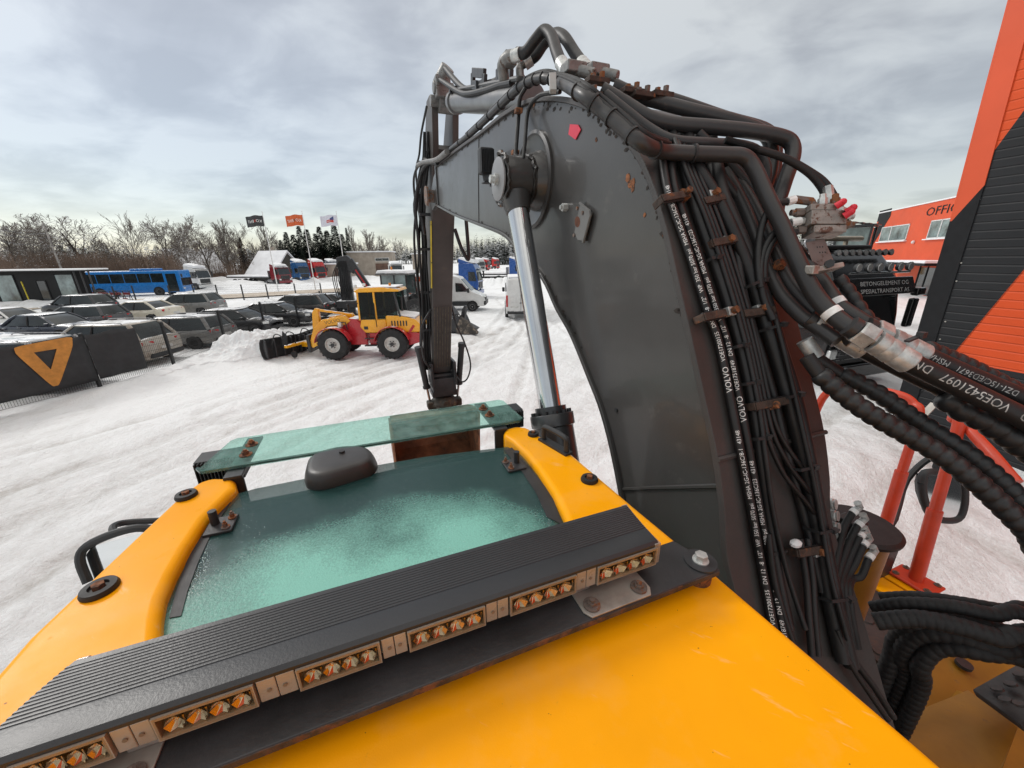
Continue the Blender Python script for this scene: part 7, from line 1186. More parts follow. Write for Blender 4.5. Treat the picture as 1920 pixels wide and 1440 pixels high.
lorry('dark red tractor lorry with a snow-covered flatbed trailer', *(G(526, 535)[:2] + np.array([0.5, 1.0])), -22, PRD, 3.1, trailer=True); lorry('blue tractor lorry with snowy roof, between dark red and bright red lorries', *(G(560, 531)[:2] + np.array([0.6, 1.6])), -24, PBL, 3.7, 4.4); lorry('bright red tractor lorry with snowy roof behind the second flagpole', *(G(592, 529)[:2] + np.array([0.6, 1.6])), -26, PRB, 3.75); lorry('dark blue snow-covered lorry at the right end of the parked lorries', *(G(606, 526)[:2]), -28, PDK, 3.6); lorry('snow-covered lorry with blue cab at the end of the parked row', *(G(616, 524)[:2] + np.array([0.8, 2.5])), -28, PDK, 3.7)
lorry('white lorry standing right of the blue bus', *(G(389, 543)[:2]), -6, WHT, 3.2, snow_cap=True); lorry('bright blue tractor lorry behind the white panel van', *(G(899, 558)[:2] + np.array([.1, .6])), -8, PDB, 3.5, 4.0); lorry('blue lorry far off in the yard, seen left of the chrome rod', -0.2 + 2.2, 66.5, -10, PDB, 3.5, 5.5, trailer=True); lorry('white lorry far back, standing before the concrete building', *(G(746, 524)[:2]), -60, WHT, 3.0)
for i, (px, py, c, rz, lab) in enumerate(((917, 507, PRB, -20, 'red lorry covered in snow, nearer of the two far behind the blue lorry'), (934, 504, PRB, -30, 'red lorry covered in snow, farther of the two far behind the blue lorry'), (905, 510, WHT, -40, 'white snowy lorry far off beside the snow-covered red ones'))): lorry(lab, *(G(px, py)[:2]), rz, c, 3.4)
# ---- bus
BUSB = paint('bus_blue', (0.012, 0.17, 0.50), dirt=(0.10, 0.16, 0.26), thr=0.7, snow=1.2); bp = G(357, 551); t = thing('bus', 'blue bus with dark window band parked beyond the far fence', 'bus', (bp[0], bp[1], 0.0), math.radians(13)); LB, HB = 12.2, 3.05
MB().box2((-LB, -1.27, .35), (0, 1.27, HB)).build('body', BUSB, t, bevel=.14, seg=3); MB().box2((-LB + 1.2, -.9, HB), (-3.2, .9, HB + .02)).build('roof_snow', SNOWC, t); MB().box2((-5.4, -1.0, HB - .01), (-2.8, 1.0, HB + .26)).build('roof_unit', BUSB, t, bevel=.1)
for sg in (-1, 1):
    for i in range(7): MB().box2((-LB + .5 + i * 1.42, sg * 1.262, 1.62), (-LB + 1.85 + i * 1.42, sg * 1.282, 2.72)).build('window', DGLASS, t, bevel=.01)
    for xx in (-2.7, -8.9): MB().lathe([(.001, 0), (.60, 0), (.60, .012), (.001, .012)], (xx, sg * 1.262, .50), (0, sg, 0), 24).build('wheel_arch', ARCH, t); wheel(t, xx, sg * 1.14, .48, .30, RIM, 8, hub=.55)
MB().box2((-1.55, -1.285, .45), (-.45, -1.262, 2.65)).build('door', DGLASS, t); MB().prism([(0.0, 1.15), (.03, 1.15), (-.02, 2.75), (-.08, 2.75)], -1.15, 1.15, 'y').build('windscreen', DGLASS, t); MB().box((.02, 0, .55), (.10, 2.3, .32)).build('bumper', BUSB, t, bevel=.04)
for sg in (-1, 1): MB().box((.02, sg * .95, .85), (.06, .38, .16)).build('headlight', LAMPG, t, bevel=.02); MB().box((.25, sg * 1.35, 2.4), (.15, .18, .42)).build('mirror', BLK, t, bevel=.04)
MB().box2((-LB + .6, -1.272, .40), (-LB + .9, -1.26, .50)).build('sticker', WFR, t)
# ---- panel vans
def van(label, x, y, rz):
    t = thing('panel_van', label, 'van', (x, y, 0), math.radians(rz), 'white vans in the yard'); L = 6.6; hw = .99
    pr = [(-L, .42), (-L, .8), (-L + .06, 2.45), (-L + .16, 2.62), (-L + .4, 2.68), (-2.4, 2.68), (-1.95, 2.56), (-1.05, 1.52), (-.30, 1.22), (-.05, .98), (0, .60), (-.04, .38)]
    def sec(sg): return [(a, sg * (hw - max(0, b - 1.3) * .11 - (.10 if a > -.4 else 0)), b) for a, b in pr]
    MB().loft([sec(-1), [(a, -.5 * (1 if a > -.4 else 1), b + (.03 if b > 2.5 else 0)) for a, b in pr], [(a, .5, b + (.03 if b > 2.5 else 0)) for a, b in pr], sec(1)]).build('body', WHT, t, bevel=.05, seg=3)
    for sg in (-1, 1):
        MB().prism([(-2.25, 1.50), (-1.22, 1.50), (-1.72, 2.12), (-2.25, 2.16)], sg * (hw - .05), sg * (hw + .004), 'y').build('side_window', DGLASS, t); MB().prism([(-L + .05, .42), (-.9, .42), (-.9, .78), (-L + .05, .78)], sg * (hw - .03), sg * (hw + .02), 'y').build('side_moulding', TRIM, t); MB().box((-1.25, sg * (hw + .14), 1.60), (.16, .2, .34)).build('mirror', TRIM, t, bevel=.04); MB().box((-.22, sg * .74, 1.02), (.34, .26, .22)).build('headlight', LAMPG, t, bevel=.04); MB().box((-L - .005, sg * (hw - .08), 1.25), (.05, .12, .75)).build('tail_light', RED, t, bevel=.02)
        for xx in (-1.0, -5.0): MB().lathe([(.001, 0), (.42, 0), (.42, .012), (.001, .012)], (xx, sg * (hw + .012), .40), (0, sg, 0), 24).build('wheel_arch', ARCH, t); wheel(t, xx, sg * .93, .345, .22, RIM, 8, hub=.58)
    MB().loft([[(-1.10, -.80, 1.56), (-1.10, .80, 1.56), (-1.84, .72, 2.42), (-1.84, -.72, 2.42)], [(-1.06, -.80, 1.57), (-1.06, .80, 1.57), (-1.80, .72, 2.44), (-1.80, -.72, 2.44)]]).build('windscreen', DGLASS, t); MB().box((-.04, 0, .62), (.20, 1.8, .36)).build('front_bumper', TRIM, t, bevel=.06); MB().box((-.05, 0, .92), (.14, .9, .22)).build('grille', TRIM, t, bevel=.03); MB().box((-L - .04, 0, .50), (.14, 1.8, .2)).build('rear_bumper', TRIM, t, bevel=.04)
    MB().box((-L - .003, 0, 1.5), (.012, .02, 2.0)).build('door_gap', TRIM, t); MB().box((-L - .01, .42, .86), (.03, .52, .12)).build('number_plate', PLATE, t); MB().box((-L - .01, .02, 1.12), (.04, .12, .05)).build('door_handle', TRIM, t); MB().box((-L - .005, .5, 1.35), (.02, .34, .30)).build('door_recess', WHT, t, bevel=.01); MB().box2((-L + .3, -.8, 2.70), (-2.6, .8, 2.80)).build('roof_snow', SNOWC, t, bevel=.05)
    MB().lathe([(.001, 0), (.075, 0), (.075, .015), (.001, .015)], (-L - .01, -.25, 1.42), (-1, 0, 0), 16).build('emblem', TRIM, t); return t
van('white panel van standing side-on in front of the bright blue lorry', *(G(914, 582)[:2] + np.array([-.1, 0.6])), -3); van('white panel van seen from behind, partly hidden by the chrome rod', 0.55, 25.35 + 6.6, 91)
# ---- compact wheel loader with snow plough
LY, LR = paint('loader_yellow', (0.85, 0.40, 0.010), dirt=(0.42, 0.24, 0.06), thr=0.68, snow=0.98), paint('loader_red', (0.48, 0.018, 0.028), dirt=(0.45, 0.28, 0.26), thr=0.60, snow=0.84); RIMW = M('rim_white', (0.62, 0.61, 0.58), 0.5, var=0.12, vs=8)
g = (G(633, 672) + G(738, 672)) / 2; t = thing('wheel_loader', 'yellow and red wheel loader with glass cab and black snow plough', 'wheel loader', (g[0], g[1] + .78, 0.0), math.radians(181)); s_ = 1.0
for xx in (1.23, -1.23):
    for sg in (-1, 1):
        w_ = wheel(t, xx, sg * .76, .63, .42, RIMW, 0, hub=.50); q = MB()
        for i in range(22): a = 6.283 * i / 22; q.beam((xx + math.cos(a) * .61, sg * .76 - .20, .63 + math.sin(a) * .61), (xx + math.cos(a + .12) * .62, sg * .76 + .20, .63 + math.sin(a + .12) * .62), .05, .05, (math.cos(a), 0, math.sin(a)))
        q.build('tread', TYRE, w_, smooth=0); q = MB()
        for i in range(6): a = 6.283 * i / 6; q.cyl((xx + math.cos(a) * .12, sg * .9, .63 + math.sin(a) * .12), (xx + math.cos(a) * .12, sg * .95, .63 + math.sin(a) * .12), .025, n=6)
        q.cyl((xx, sg * .86, .63), (xx, sg * .98, .63), .08, n=14); q.build('hub', STEELB, w_)
        ar = [(xx + math.cos(a) * .75, .63 + math.sin(a) * .73) for a in np.linspace(.15, 2.9, 12)]; ar2 = [(xx + math.cos(a) * .72, .63 + math.sin(a) * .70) for a in np.linspace(.15, 2.9, 12)]; MB().prism(ar + ar2[::-1], sg * .58, sg * .98, 'y').build('mudguard', LR, t, bevel=.012)
MB().prism([(-2.35, .62), (-2.42, 1.02), (-1.9, 1.08), (-.25, 1.05), (-.2, .55), (-1.9, .5)], -.62, .62, 'y').build('rear_frame', LR, t, bevel=.04); MB().prism([(-.05, .5), (0, 1.25), (.3, 1.62), (.62, 1.66), (1.1, 1.15), (1.75, 1.0), (1.75, .55)], -.42, .42, 'y').build('front_frame', LR, t, bevel=.04)
MB().prism([(-2.38, 1.06), (-2.44, 1.35), (-2.2, 1.62), (-1.55, 1.76), (-1.0, 1.78), (-1.0, 1.08)], -.68, .68, 'y').build('engine_hood', LY, t, bevel=.07, seg=3); MB().prism([(-1.02, 1.06), (-1.0, 1.62), (.04, 1.62), (.10, 1.30), (-.1, 1.06)], -.66, .66, 'y').build('cab_base', LY, t, bevel=.05)
roof = [(-1.68, 2.74), (-1.64, 2.84), (-.9, 2.92), (-.1, 2.90), (.14, 2.80), (.12, 2.72)]; MB().prism(roof, -.70, .70, 'y').build('cab_roof', LY, t, bevel=.05, seg=3)
for sg in (-1, 1):
    for x0, x1 in ((.08, .02), (-.62, -.62), (-1.62, -1.45)): MB().beam((x0, sg * .63, 1.60), (x1 + (.0 if x0 != .08 else .02), sg * .62, 2.74), .07, .07).build('pillar', LY if x0 > -1 else STEELB, t)
    MB().prism([(.04, 1.64), (.02, 2.70), (-.57, 2.70), (-.57, 1.20), (-.05, 1.25)], sg * .60, sg * .62, 'y').build('door_glass', glass_mat('loader_glass', (0.34, 0.44, 0.42), 0.25, 0.06, True), t); MB().prism([(-.67, 1.64), (-.67, 2.70), (-1.55, 2.70), (-1.5, 1.72)], sg * .60, sg * .62, 'y').build('side_window', glass_mat('loader_glass', None, 0), t)
    arm = [(.55, 1.55), (.75, 1.78), (1.75, 1.62), (2.15, 1.25), (2.45, .55), (2.30, .42), (2.05, .55), (1.85, 1.10), (1.55, 1.35), (.75, 1.40)]; MB().prism(arm, sg * .34, sg * .46, 'y').build('lift_arm', LY, t, bevel=.02)
    MB().beam((.9, sg * .25, 1.15), (1.75, sg * .25, 1.25), .09, .09).build('lift_cylinder', STEELB, t)
MB().prism([(2.02, 1.35), (1.98, 2.02), (2.12, 2.06), (2.26, 1.9), (2.36, 1.2), (2.2, 1.1)], -.1, .1, 'y').build('tilt_lever', LY, t, bevel=.03); MB().beam((.6, 0, 1.75), (2.05, 0, 1.98), .09, .09).build('tilt_cylinder', LY, t)
q = MB(); put_text(q, 'VOLVO', .20, (1.62, .4625, 1.42), (-.985, 0, .17), (.17, 0, .985)); q.build('arm_text', BLK, t, smooth=0)
MB().box((-.75, 0, 1.9), (.5, .5, .14)).box((-.98, 0, 2.2), (.12, .5, .6)).build('seat', BLK, t, bevel=.03); MB().cyl((-1.45, -.35, 1.7), (-1.45, -.35, 2.45), .06, n=12).build('exhaust', STEELB, t); MB().cyl((-1.2, .2, 2.88), (-1.2, .2, 3.06), .05, n=12).build('beacon', AMB, t); MB().box2((-1.55, -.62, 2.90), (-.35, .62, 2.945)).build('roof_snow', SNOWC, t, bevel=.02); MB().prism([(-2.2, 1.66), (-1.35, 1.80), (-1.3, 1.86), (-2.25, 1.72)], -.55, .6, 'y').build('hood_snow', SNOWC, t); MB().box((-2.05, .69, 1.22), (.34, .02, .10), ((.6, 0, -.8), (0, 1, 0), (.8, 0, .6))).build('hazard_plate', RED, t); MB().box((-.15, .672, 1.28), (.16, .02, .12)).build('lock_plate', BLK, t)
for sg in (-1, 1):
    MB().tube([(.05, sg * .66, 2.3), (.35, sg * .92, 2.35), (.36, sg * .92, 2.1)], .018, 6).build('mirror_arm', BLK, t); MB().box((.37, sg * .93, 2.15), (.05, .17, .30)).build('mirror', BLK, t, bevel=.02); MB().box((.12, sg * .5, 2.96), (.10, .17, .12)).build('work_lamp', LAMPG, t, bevel=.02); MB().box((.95, sg * .55, 1.42), (.14, .2, .2)).build('headlight', LAMPG, t, bevel=.02); MB().tube([(.7, sg * .5, 1.2), (.72, sg * .56, 1.5), (.95, sg * .56, 1.52)], .025, 6).build('lamp_bracket', BLK, t)
    MB().box((-.3, sg * .72, .55), (.5, .22, .04)).build('step', STEELB, t); MB().box((-.3, sg * .74, .85), (.45, .14, .03)).build('step', STEELB, t); MB().tube([(-.60, sg * .66, 1.3), (-.60, sg * .70, 1.8), (-.60, sg * .66, 2.3)], .014, 6).build('grab_rail', BLK, t); MB().box((-.52, sg * .635, 1.45), (.10, .03, .05)).build('door_handle', BLK, t)
    q = MB()
    for i in range(6): q.box((-1.25 - i * .12, sg * .685, 1.45), (.05, .012, .22))
    q.build('air_vent', BLK, t)
MB().beam((.09, -.1, 1.75), (.06, .25, 2.35), .02, .02).build('wiper', BLK, t); MB().prism([(.10, 1.66), (.08, 2.70), (.06, 2.70), (.07, 1.66)], -.58, .58, 'y').build('windscreen', glass_mat('loader_glass', None, 0), t)
for i in range(5): MB().tube(spline([(.35, -.15 + .08 * i, 1.6), (.7, -.2 + .1 * i, 1.35 + .05 * (i % 2)), (1.2, -.12 + .06 * i, 1.3), (1.9, -.1 + .05 * i, 1.0)], 5), .022, 6).build('hydraulic_hose', RUB, t)
MB().box((2.42, 0, .62), (.14, 1.1, .75)).build('quick_hitch', STEELB, t, bevel=.03)
pl = MB(); crv = [(0, .06), (.12, .02), (.26, .2), (.30, .45), (.22, .72), (.05, .88), (.02, .86), (.17, .68), (.23, .45), (.20, .22), (.10, .08)]
pw = thing('snow_plough', 'black ribbed snow plough blades mounted on the front of the wheel loader', 'snow plough', (g[0] - 3.15, g[1] + 1.0, 0.05), math.radians(162)); 
for y0, y1, a in ((-1.5, 0, .3), (0, 1.6, -.3)):
    ca, sa = math.cos(a), math.sin(a); rings = []
    for y in (y0, y1): rings.append([(x * ca - y * sa * 1.0, x * sa + y * ca, z) for x, z in crv])
    b_ = MB().loft(rings).build('blade', BLK, pw, smooth=40); q = MB()
    for y in np.linspace(y0 + .1, y1 - .1, 5): q.prism([(-.12, .1), (.02, .06), (.12, .45), (-.02, .85), (-.14, .8)], y - .02, y + .02, 'y')
    q.v = [(x * ca - y * sa, x * sa + y * ca, z) for x, y, z in q.v]; q.build('rib', STEELB, b_)
MB().box((-.35, 0, .42), (.5, .25, .22)).box((-.15, 0, .5), (.2, 2.0, .12)).build('push_frame', LY, pw, bevel=.03); MB().prism([(-.2, .5), (.1, .5), (-.1, 1.15), (-.3, .95)], .9, .94, 'y').build('side_flap', BLK, pw)
for y in (-.8, .8): MB().cyl((-.35, y - .04, .14), (-.35, y + .04, .14), .14, n=16).build('guide_wheel', TYRE, pw)
for y in (-1.0, -.3, .5, 1.1): MB().tube(spline([(-.2, y, .5), (-.35, y + .1, .95), (-.2, y + .3, 1.1), (-.05, y + .4, .7)], 5), .02, 6).build('hydraulic_hose', RUB, pw)
# ---- folded loading crane behind it
g = G(662, 592); t = thing('loading_crane', 'black folded loading crane with hanging hoses behind the yellow wheel loader', 'crane', (g[0], g[1], 0), math.radians(10)); MB().box((0, 0, 1.9), (.5, .5, 3.8)).build('column', STEELB, t, bevel=.05); MB().prism([(-.6, 3.5), (-.5, 4.15), (.2, 4.3), (.6, 3.9), (.55, 3.0), (.2, 3.2), (-.2, 3.5)], -.3, .3, 'y').build('crane_head', STEELB, t, bevel=.05); MB().beam((.35, -.1, 4.0), (1.75, -.1, 1.3), .42, .42).build('inner_boom', STEELB, t, bevel=.04); MB().beam((-.35, .1, 3.9), (-.5, .1, .6), .3, .35).build('outer_boom', STEELB, t, bevel=.04); MB().beam((.7, -.33, 3.3), (1.6, -.33, 1.6), .06, .10).build('red_stripe', RED, t)
random.seed(4)
for i in range(9): x0 = -.75 + i * .12; MB().tube(spline([(x0 * .5, -.35, 3.9), (x0 - .1, -.45, 3.0), (x0 - .15, -.4, 2.1 + random.random() * .5), (x0, -.38, 1.2 + random.random() * .6), (x0 + .15, -.36, 2.0)], 5), .03, 6).build('hydraulic_hose', RUB, t)
for a, b in (((1.0, -.3, .1), (1.55, -.3, 1.5)), ((.6, -.3, .1), (1.2, -.3, 1.2))): MB().beam(a, b, .12, .06).build('stabiliser_leg', RIM, t)
MB().box((.4, .5, .9), (2.6, 2.2, .5)).build('lorry_bed', CHAS, t, bevel=.03)
# ---- snowy-roofed loader behind, box lorry with orange chevrons, yard plough
g = G(742, 604); t = thing('wheel_loader', 'grey wheel loader with a wide snow-covered cab roof behind the yellow one', 'wheel loader', (g[0], g[1] + 1.5, 0), math.radians(-8)); GRM = M('machine_grey', (0.10, 0.10, 0.10), 0.5, var=0.2, snow=0.9)
MB().prism([(-2.6, .8), (-2.6, 1.9), (-.8, 2.0), (-.8, .7)], -.9, .9, 'y').build('engine_hood', GRM, t, bevel=.1); MB().prism([(-.9, .8), (-.9, 1.7), (.9, 1.6), (1.0, .8)], -.85, .85, 'y').build('cab_base', GRM, t, bevel=.05); MB().prism([(-1.15, 3.0), (-1.1, 3.12), (1.15, 3.10), (1.2, 2.98)], -.95, .95, 'y').build('cab_roof', GRM, t, bevel=.04); MB().prism([(-1.1, 3.1), (-1.0, 3.3), (1.0, 3.28), (1.15, 3.08)], -.9, .9, 'y').build('roof_snow', SNOWC, t, bevel=.06)
for sg in (-1, 1):
    for x in (-.85, .1, .95): MB().beam((x, sg * .8, 1.6), (x * .97, sg * .78, 3.0), .08, .08).build('pillar', STEELB, t)
    MB().box2((-.8, sg * .76, 1.7), (.9, sg * .78, 2.98)).build('side_window', PGLASS, t)
    for x in (-1.5, 1.5): wheel(t, x, sg * .95, .75, .5, GRM, 8, hub=.5)
    MB().prism([(.8, 1.5), (1.2, 1.8), (2.9, 1.0), (3.0, .5), (2.7, .6), (1.2, 1.3)], sg * .35, sg * .5, 'y').build('lift_arm', STEELB, t, bevel=.03)
MB().prism([(1.0, .7), (1.0, 1.4), (2.0, 1.1), (2.0, .6)], -.4, .4, 'y').build('front_frame', STEELB, t); MB().cyl((-.5, .3, 3.2), (-.5, .3, 3.5), .06, n=10).build('beacon', AMB, t)
for y in (-.9, .95): MB().tube([(1.0, y * .9, 2.6), (1.35, y, 2.7), (1.4, y, 2.2)], .03, 6).box((1.42, y, 2.45), (.06, .22, .4)).build('mirror', BLK, t)
MB().prism([(2.9, .15), (3.9, .15), (3.6, .6), (3.1, 1.2), (2.9, 1.0)], -1.2, 1.2, 'y').build('bucket', STEELB, t, bevel=.03)
random.seed(9)
for i in range(8): MB().tube(spline([(1.2 + .1 * i, -.5 - .05 * i, 1.6), (1.8 + .08 * i, -.6, 1.9 - .1 * (i % 3)), (2.4, -.55, 1.2 + .06 * i), (2.8, -.5, .7)], 5), .03, 6).build('hydraulic_hose', RUB, t)
g = G(800, 585); t = thing('box_lorry', 'white box lorry with orange chevrons, half hidden by the stick', 'truck', (g[0], g[1] + 5, 0), math.radians(80)); MB().box2((-6, -1.25, .95), (0, 1.25, 2.5)).build('box_body', WHT, t, bevel=.03); MB().box2((0.1, -1.2, .6), (1.9, 1.2, 2.7)).build('cab', WHT, t, bevel=.12); MB().box2((-6.03, -1.3, 2.4), (-6.0, 1.3, 2.72)).build('top_board', M('board_orange', (0.62, 0.10, 0.02), 0.5, var=.1), t)
for i, y in enumerate((-.9, -.1, .7)): MB().beam((-6.02, y - .22, 1.25), (-6.02, y + .25, 1.95), .06, .22, (1, 0, 0)).build('chevron', M('board_orange', None), t)
for x in (-5, 1): 
    for sg in (-1, 1): wheel(t, x, sg * 1.0, .46, .35, RIM, 8, hub=.5)
MB().box2((-6.04, -1.2, .6), (-5.9, 1.2, .85)).build('rear_bumper', CHAS, t)
g = G(862, 626); t = thing('yard_plough', 'dirty black plough attachment lying on the snow right of the stick', 'plough', (g[0], g[1] + .5, 0.0), math.radians(-25)); MUDB = M('muddy_black', (0.05, 0.045, 0.04), 0.7, var=.3, col2=(0.24, 0.20, 0.16), s2=3, thr=.5, soft=.1); MB().prism([(-.9, .1), (.9, .12), (1.1, .3), (.5, .55), (.3, 1.0), (-.2, .8), (-.9, .7)], -.6, .3, 'y').build('frame', STEELB, t, bevel=.04); MB().prism([(.2, .05), (1.45, .10), (1.5, .22), (.9, .75), (.5, 1.0), (.2, .4)], -.75, -.55, 'y').build('blade', MUDB, t, bevel=.02)
MB().prism([(.1, .5), (.35, 1.35), (.5, 1.55), (.6, 1.5), (.4, .5)], -.3, -.1, 'y').build('mast', STEELB, t, bevel=.02); MB().cyl((-.5, -.7, .17), (-.5, -.6, .17), .16, n=16).build('wheel', TYRE, t)
for i in range(5): MB().tube(spline([(-.6 + .2 * i, -.5, .7), (-.3 + .2 * i, -.6, 1.1), (.1 + .1 * i, -.55, .9), (.3, -.5, .6)], 5), .025, 6).build('hydraulic_hose', RUB, t)
# ---- black heavy lorry with lamp bars, facing the excavator
BKP = paint('lorry_black', (0.012, 0.012, 0.013), dirt=(0.06, 0.055, 0.05), thr=.66, snow=1.3, rough=.22); fc = G(1590, 716); TR = thing('lorry', 'black heavy lorry with roof lamp rows and white lettering over its windscreen', 'truck', (fc[0], fc[1], 0), math.radians(-72)); TR.scale = (1.18, 1.2, 1.13); TR.location.z = -.10
hw = 1.25; pr = [(-2.2, .7), (0, .7), (.06, 1.5), (.0, 2.0), (-.16, 2.85), (-.34, 3.15), (-.62, 3.55), (-1.0, 3.66), (-2.2, 3.6)]
MB().loft([[(a, -hw + (.16 if b > 3.1 else 0), b) for a, b in pr], [(a, hw - (.16 if b > 3.1 else 0), b) for a, b in pr]]).build('cab', BKP, TR, bevel=.10, seg=3)
MB().loft([[(.075, -1.12, 1.62), (.075, 1.12, 1.62), (-.10, 1.08, 2.55), (-.10, -1.08, 2.55)], [(-.02, -1.12, 1.62), (-.02, 1.12, 1.62), (-.2, 1.08, 2.55), (-.2, -1.08, 2.55)]]).build('windscreen', DGLASS, TR, bevel=.02); MB().loft([[(.082, -.25, 1.86), (.082, -1.0, 1.86), (-.062, -.98, 2.48), (-.062, -.2, 2.48)], [(.079, -.25, 1.86), (.079, -1.0, 1.86), (-.065, -.98, 2.48), (-.065, -.2, 2.48)]]).build('rear_view_pane', M('see_through_pane', (0.32, 0.48, 0.42), 0.3, var=.1), TR) if False else None
vs_ = MB().loft([[(.26, -1.24, 2.55), (.26, 1.24, 2.55), (.10, 1.2, 2.98), (.10, -1.2, 2.98)], [(.20, -1.24, 2.55), (.20, 1.24, 2.55), (.04, 1.2, 2.98), (.04, -1.2, 2.98)]]).build('sun_visor', BKP, TR, bevel=.02)
uz = np.array((-.16, 0, .43)); uz /= np.linalg.norm(uz); q = MB(); put_text(q, 'BETONGELEMENT OG', .155, (.197 + .004 + .01, -.92, 2.80), (0, 1, 0), uz, maxw=1.78, shear=.12); put_text(q, 'SPESIALTRANSPORT AS', .155, (.265 + .002, -.92, 2.615), (0, 1, 0), uz, maxw=1.78, shear=.12)
q.v = [(a + .012, b, c_) for a, b, c_ in q.v]; q.build('lettering', WPRINT, vs_, smooth=0); q = MB(); q.box((.225, .42, 2.83), (.012, .42, .17), ((uz[2], 0, -uz[0]), (0, 1, 0), uz)); 
for sg in (-1, 1):
    MB().prism([(-1.1, 1.65), (-.12, 1.6), (-.30, 2.55), (-1.1, 2.55)], sg * (hw - .02), sg * (hw + .012), 'y').build('side_window', DGLASS, TR); MB().box((.15, sg * (hw + .17), 2.0), (.16, .22, .80)).box((.20, sg * (hw + .14), 2.58), (.2, .3, .22)).build('mirror', BKP, TR, bevel=.05); MB().box((.05, sg * .98, 1.0), (.14, .38, .26)).build('headlight', LAMPG, TR, bevel=.03)
    wheel(TR, -.9, sg * 1.02, .52, .34, RIM, 8, hub=.5); wheel(TR, -4.2, sg * 1.0, .52, .5, RIM, 8, hub=.5); wheel(TR, -5.6, sg * 1.0, .52, .5, RIM, 8, hub=.5)
q = MB().box((.09, 0, 1.15), (.06, 1.9, .85))
for i in range(6): q.box((.125, 0, .82 + i * .13), (.03, 1.86, .05))
q.build('grille', TRIM, TR); MB().box((.06, 0, .48), (.3, 2.48, .4)).build('bumper', BKP, TR, bevel=.06); sg_ = MB().box((.155, -.15, 1.32), (.02, 1.3, .17)).build('sign_plate', BLK, TR)
q = MB(); q.box((.168, -.15, 1.40), (.008, 1.3, .012)).box((.168, -.15, 1.24), (.008, 1.3, .012)).box((.168, .5, 1.32), (.008, .012, .17)).box((.168, -.8, 1.32), (.008, .012, .17)); put_text(q, 'Betongelementer', .12, (.168, -.72, 1.285), (0, 1, 0), (0, 0, 1), maxw=1.1); q.build('sign_lettering', WPRINT, sg_, smooth=0)
MB().tube([(.04, -1.1, 3.10), (.04, 1.1, 3.10)], .03, 8).build('lamp_bar', BKP, TR)
for i in range(6):
    y = -.95 + i * .38; k_ = MB().lathe([(.001, -.06), (.09, -.06), (.115, -.01), (.115, .02), (.001, .02)], (.10, y, 3.24), (1, 0, 0), 20).build('spot_lamp', BLK, TR); MB().lathe([(.001, .021), (.10, .021), (.095, .032), (.001, .036)], (.10, y, 3.24), (1, 0, 0), 20).build('lens', LAMPG, k_)
MB().tube([(-.45, -1.05, 3.62), (-.45, 1.05, 3.62)], .025, 8).build('lamp_bar', STEELB, TR)
for i in range(9):
    y = -.98 + i * .245; k_ = MB().lathe([(.001, -.05), (.07, -.05), (.085, 0), (.085, .02), (.001, .02)], (-.40, y, 3.60), (1, 0, 0.1), 16).build('spot_lamp', BLK, TR); MB().lathe([(.001, .021), (.075, .021), (.001, .03)], (-.40, y, 3.60), (1, 0, .1), 16).build('lens', LAMPG, k_)
MB().box((-1.4, .2, 3.74), (.9, 1.9, .14)).build('roof_hatch', BLK, TR, bevel=.05); MB().tube([(-1.5, -.55, 4.0), (-1.5, 1.5, 4.0)], .075, 12).box((-1.5, -.3, 3.85), (.08, .08, .25)).box((-1.5, .9, 3.85), (.08, .08, .25)).build('beacon_bar', M('beacon_beige', (0.42, 0.36, 0.27), .4, var=.15), TR); MB().lathe([(.001, 0), (.16, .02), (.15, .06), (.001, .09)], (-1.2, -.95, 3.86), (.8, -.2, .3), 18).build('air_horn', RIM, TR); MB().box2((-7.5, -.45, .6), (-2, .45, .95)).build('chassis', CHAS, TR); MB().box2((-7.4, -1.24, 1.1), (-3.4, 1.24, 1.35)).build('load_bed', CHAS, TR)
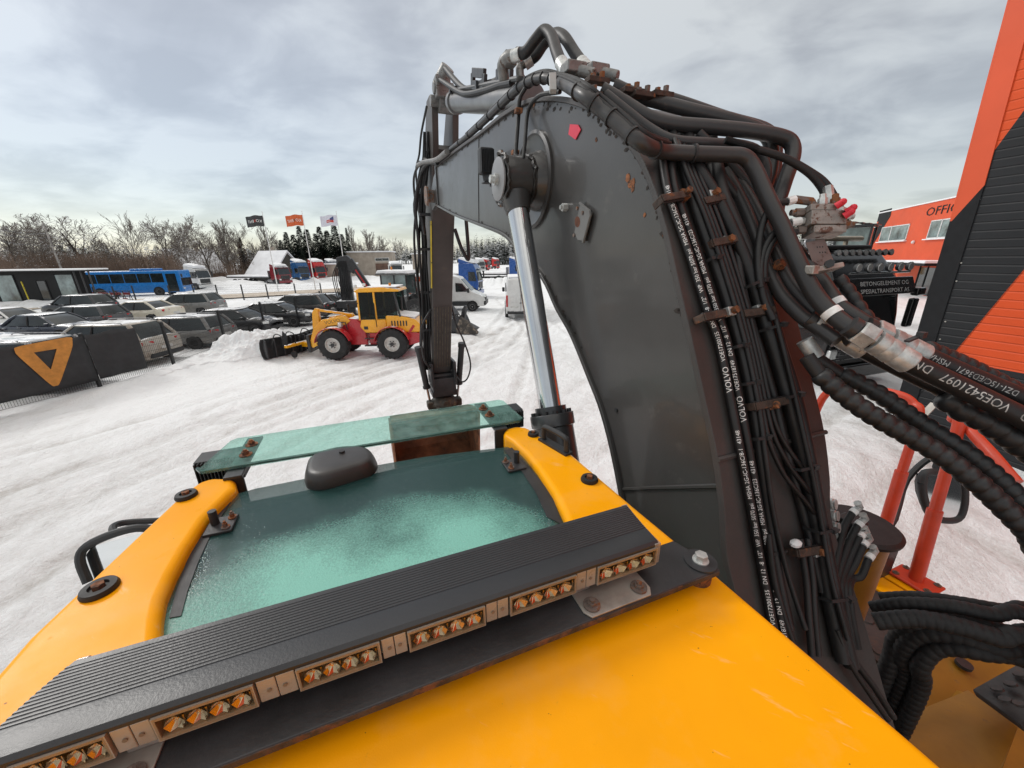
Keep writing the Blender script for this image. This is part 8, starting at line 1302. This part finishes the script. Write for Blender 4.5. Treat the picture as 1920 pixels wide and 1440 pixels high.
# ---- machine with slatted cab guard behind the black lorry; far yellow excavators
g = G(1592, 600); hv = at_px(1594, 30); t = thing('forestry_machine', 'black glazed machine cab with slatted roof guard behind the black lorry', 'machine', (hv[0], hv[1], 0), math.radians(-50)); t.scale = (.8, .8, 1.08); MB().box((0, 0, 1.6), (3.0, 2.2, 2.6)).build('body', STEELB, t, bevel=.1); q = MB()
for x in (-.9, .9):
    for y in (-.8, .8): q.beam((x, y, 2.9), (x, y, 4.9), .12, .12)
q.box((0, 0, 4.95), (2.0, 1.8, .1)); q.build('cab_frame', STEELB, t); q = MB()
for i in range(5): q.beam((1.0 - i * .38, -.95, 4.98 + i * .05), (1.0 - i * .38, .95, 4.98 + i * .05), .26, .05)
q.build('slatted_guard', STEELB, t); MB().box2((-.88, -.78, 3.0), (.88, .78, 4.85)).build('cab_glass', PGLASS, t); MB().box((.2, 0, 3.4), (.5, .6, .9)).build('seat', BLK, t, bevel=.1)
for i, (px, d, sc, lab) in enumerate(((1478, 62, 1.0, 'small yellow excavator far off between the hoses, nearer the boom'), (1462, 74, 1.0, 'snowy yellow excavator farther back beside the boom'), (1494, 80, .9, 'snow-covered yellow excavator farthest back, right of the others'))):
    p = at_px(px, d); t = thing('far_excavator', lab, 'excavator', (p[0], p[1], 0), .6 + i, 'excavators at the back of the yard'); MY = M('far_yellow', (0.55, 0.30, 0.03), .5, snow=.85); MB().box((0, 0, 1.5), (3.2, 2.4, 1.2)).box((.9, .7, 2.4), (1.3, .9, 1.3)).build('body', MY, t, bevel=.1); MB().box((0, 1.0, .45), (3.8, .5, .9)).build('track', TYRE, t, bevel=.2); MB().box((0, -1.0, .45), (3.8, .5, .9)).build('track', TYRE, t, bevel=.2); MB().beam((1.2, 0, 1.8), (3.6, 0, 4.4), .35, .5).beam((3.6, 0, 4.4), (5.2, 0, 3.6), .35, .5).build('boom', MY, t, bevel=.05); MB().beam((5.2, 0, 3.7), (5.0, 0, 1.2), .3, .35).build('stick', MY, t, bevel=.05)
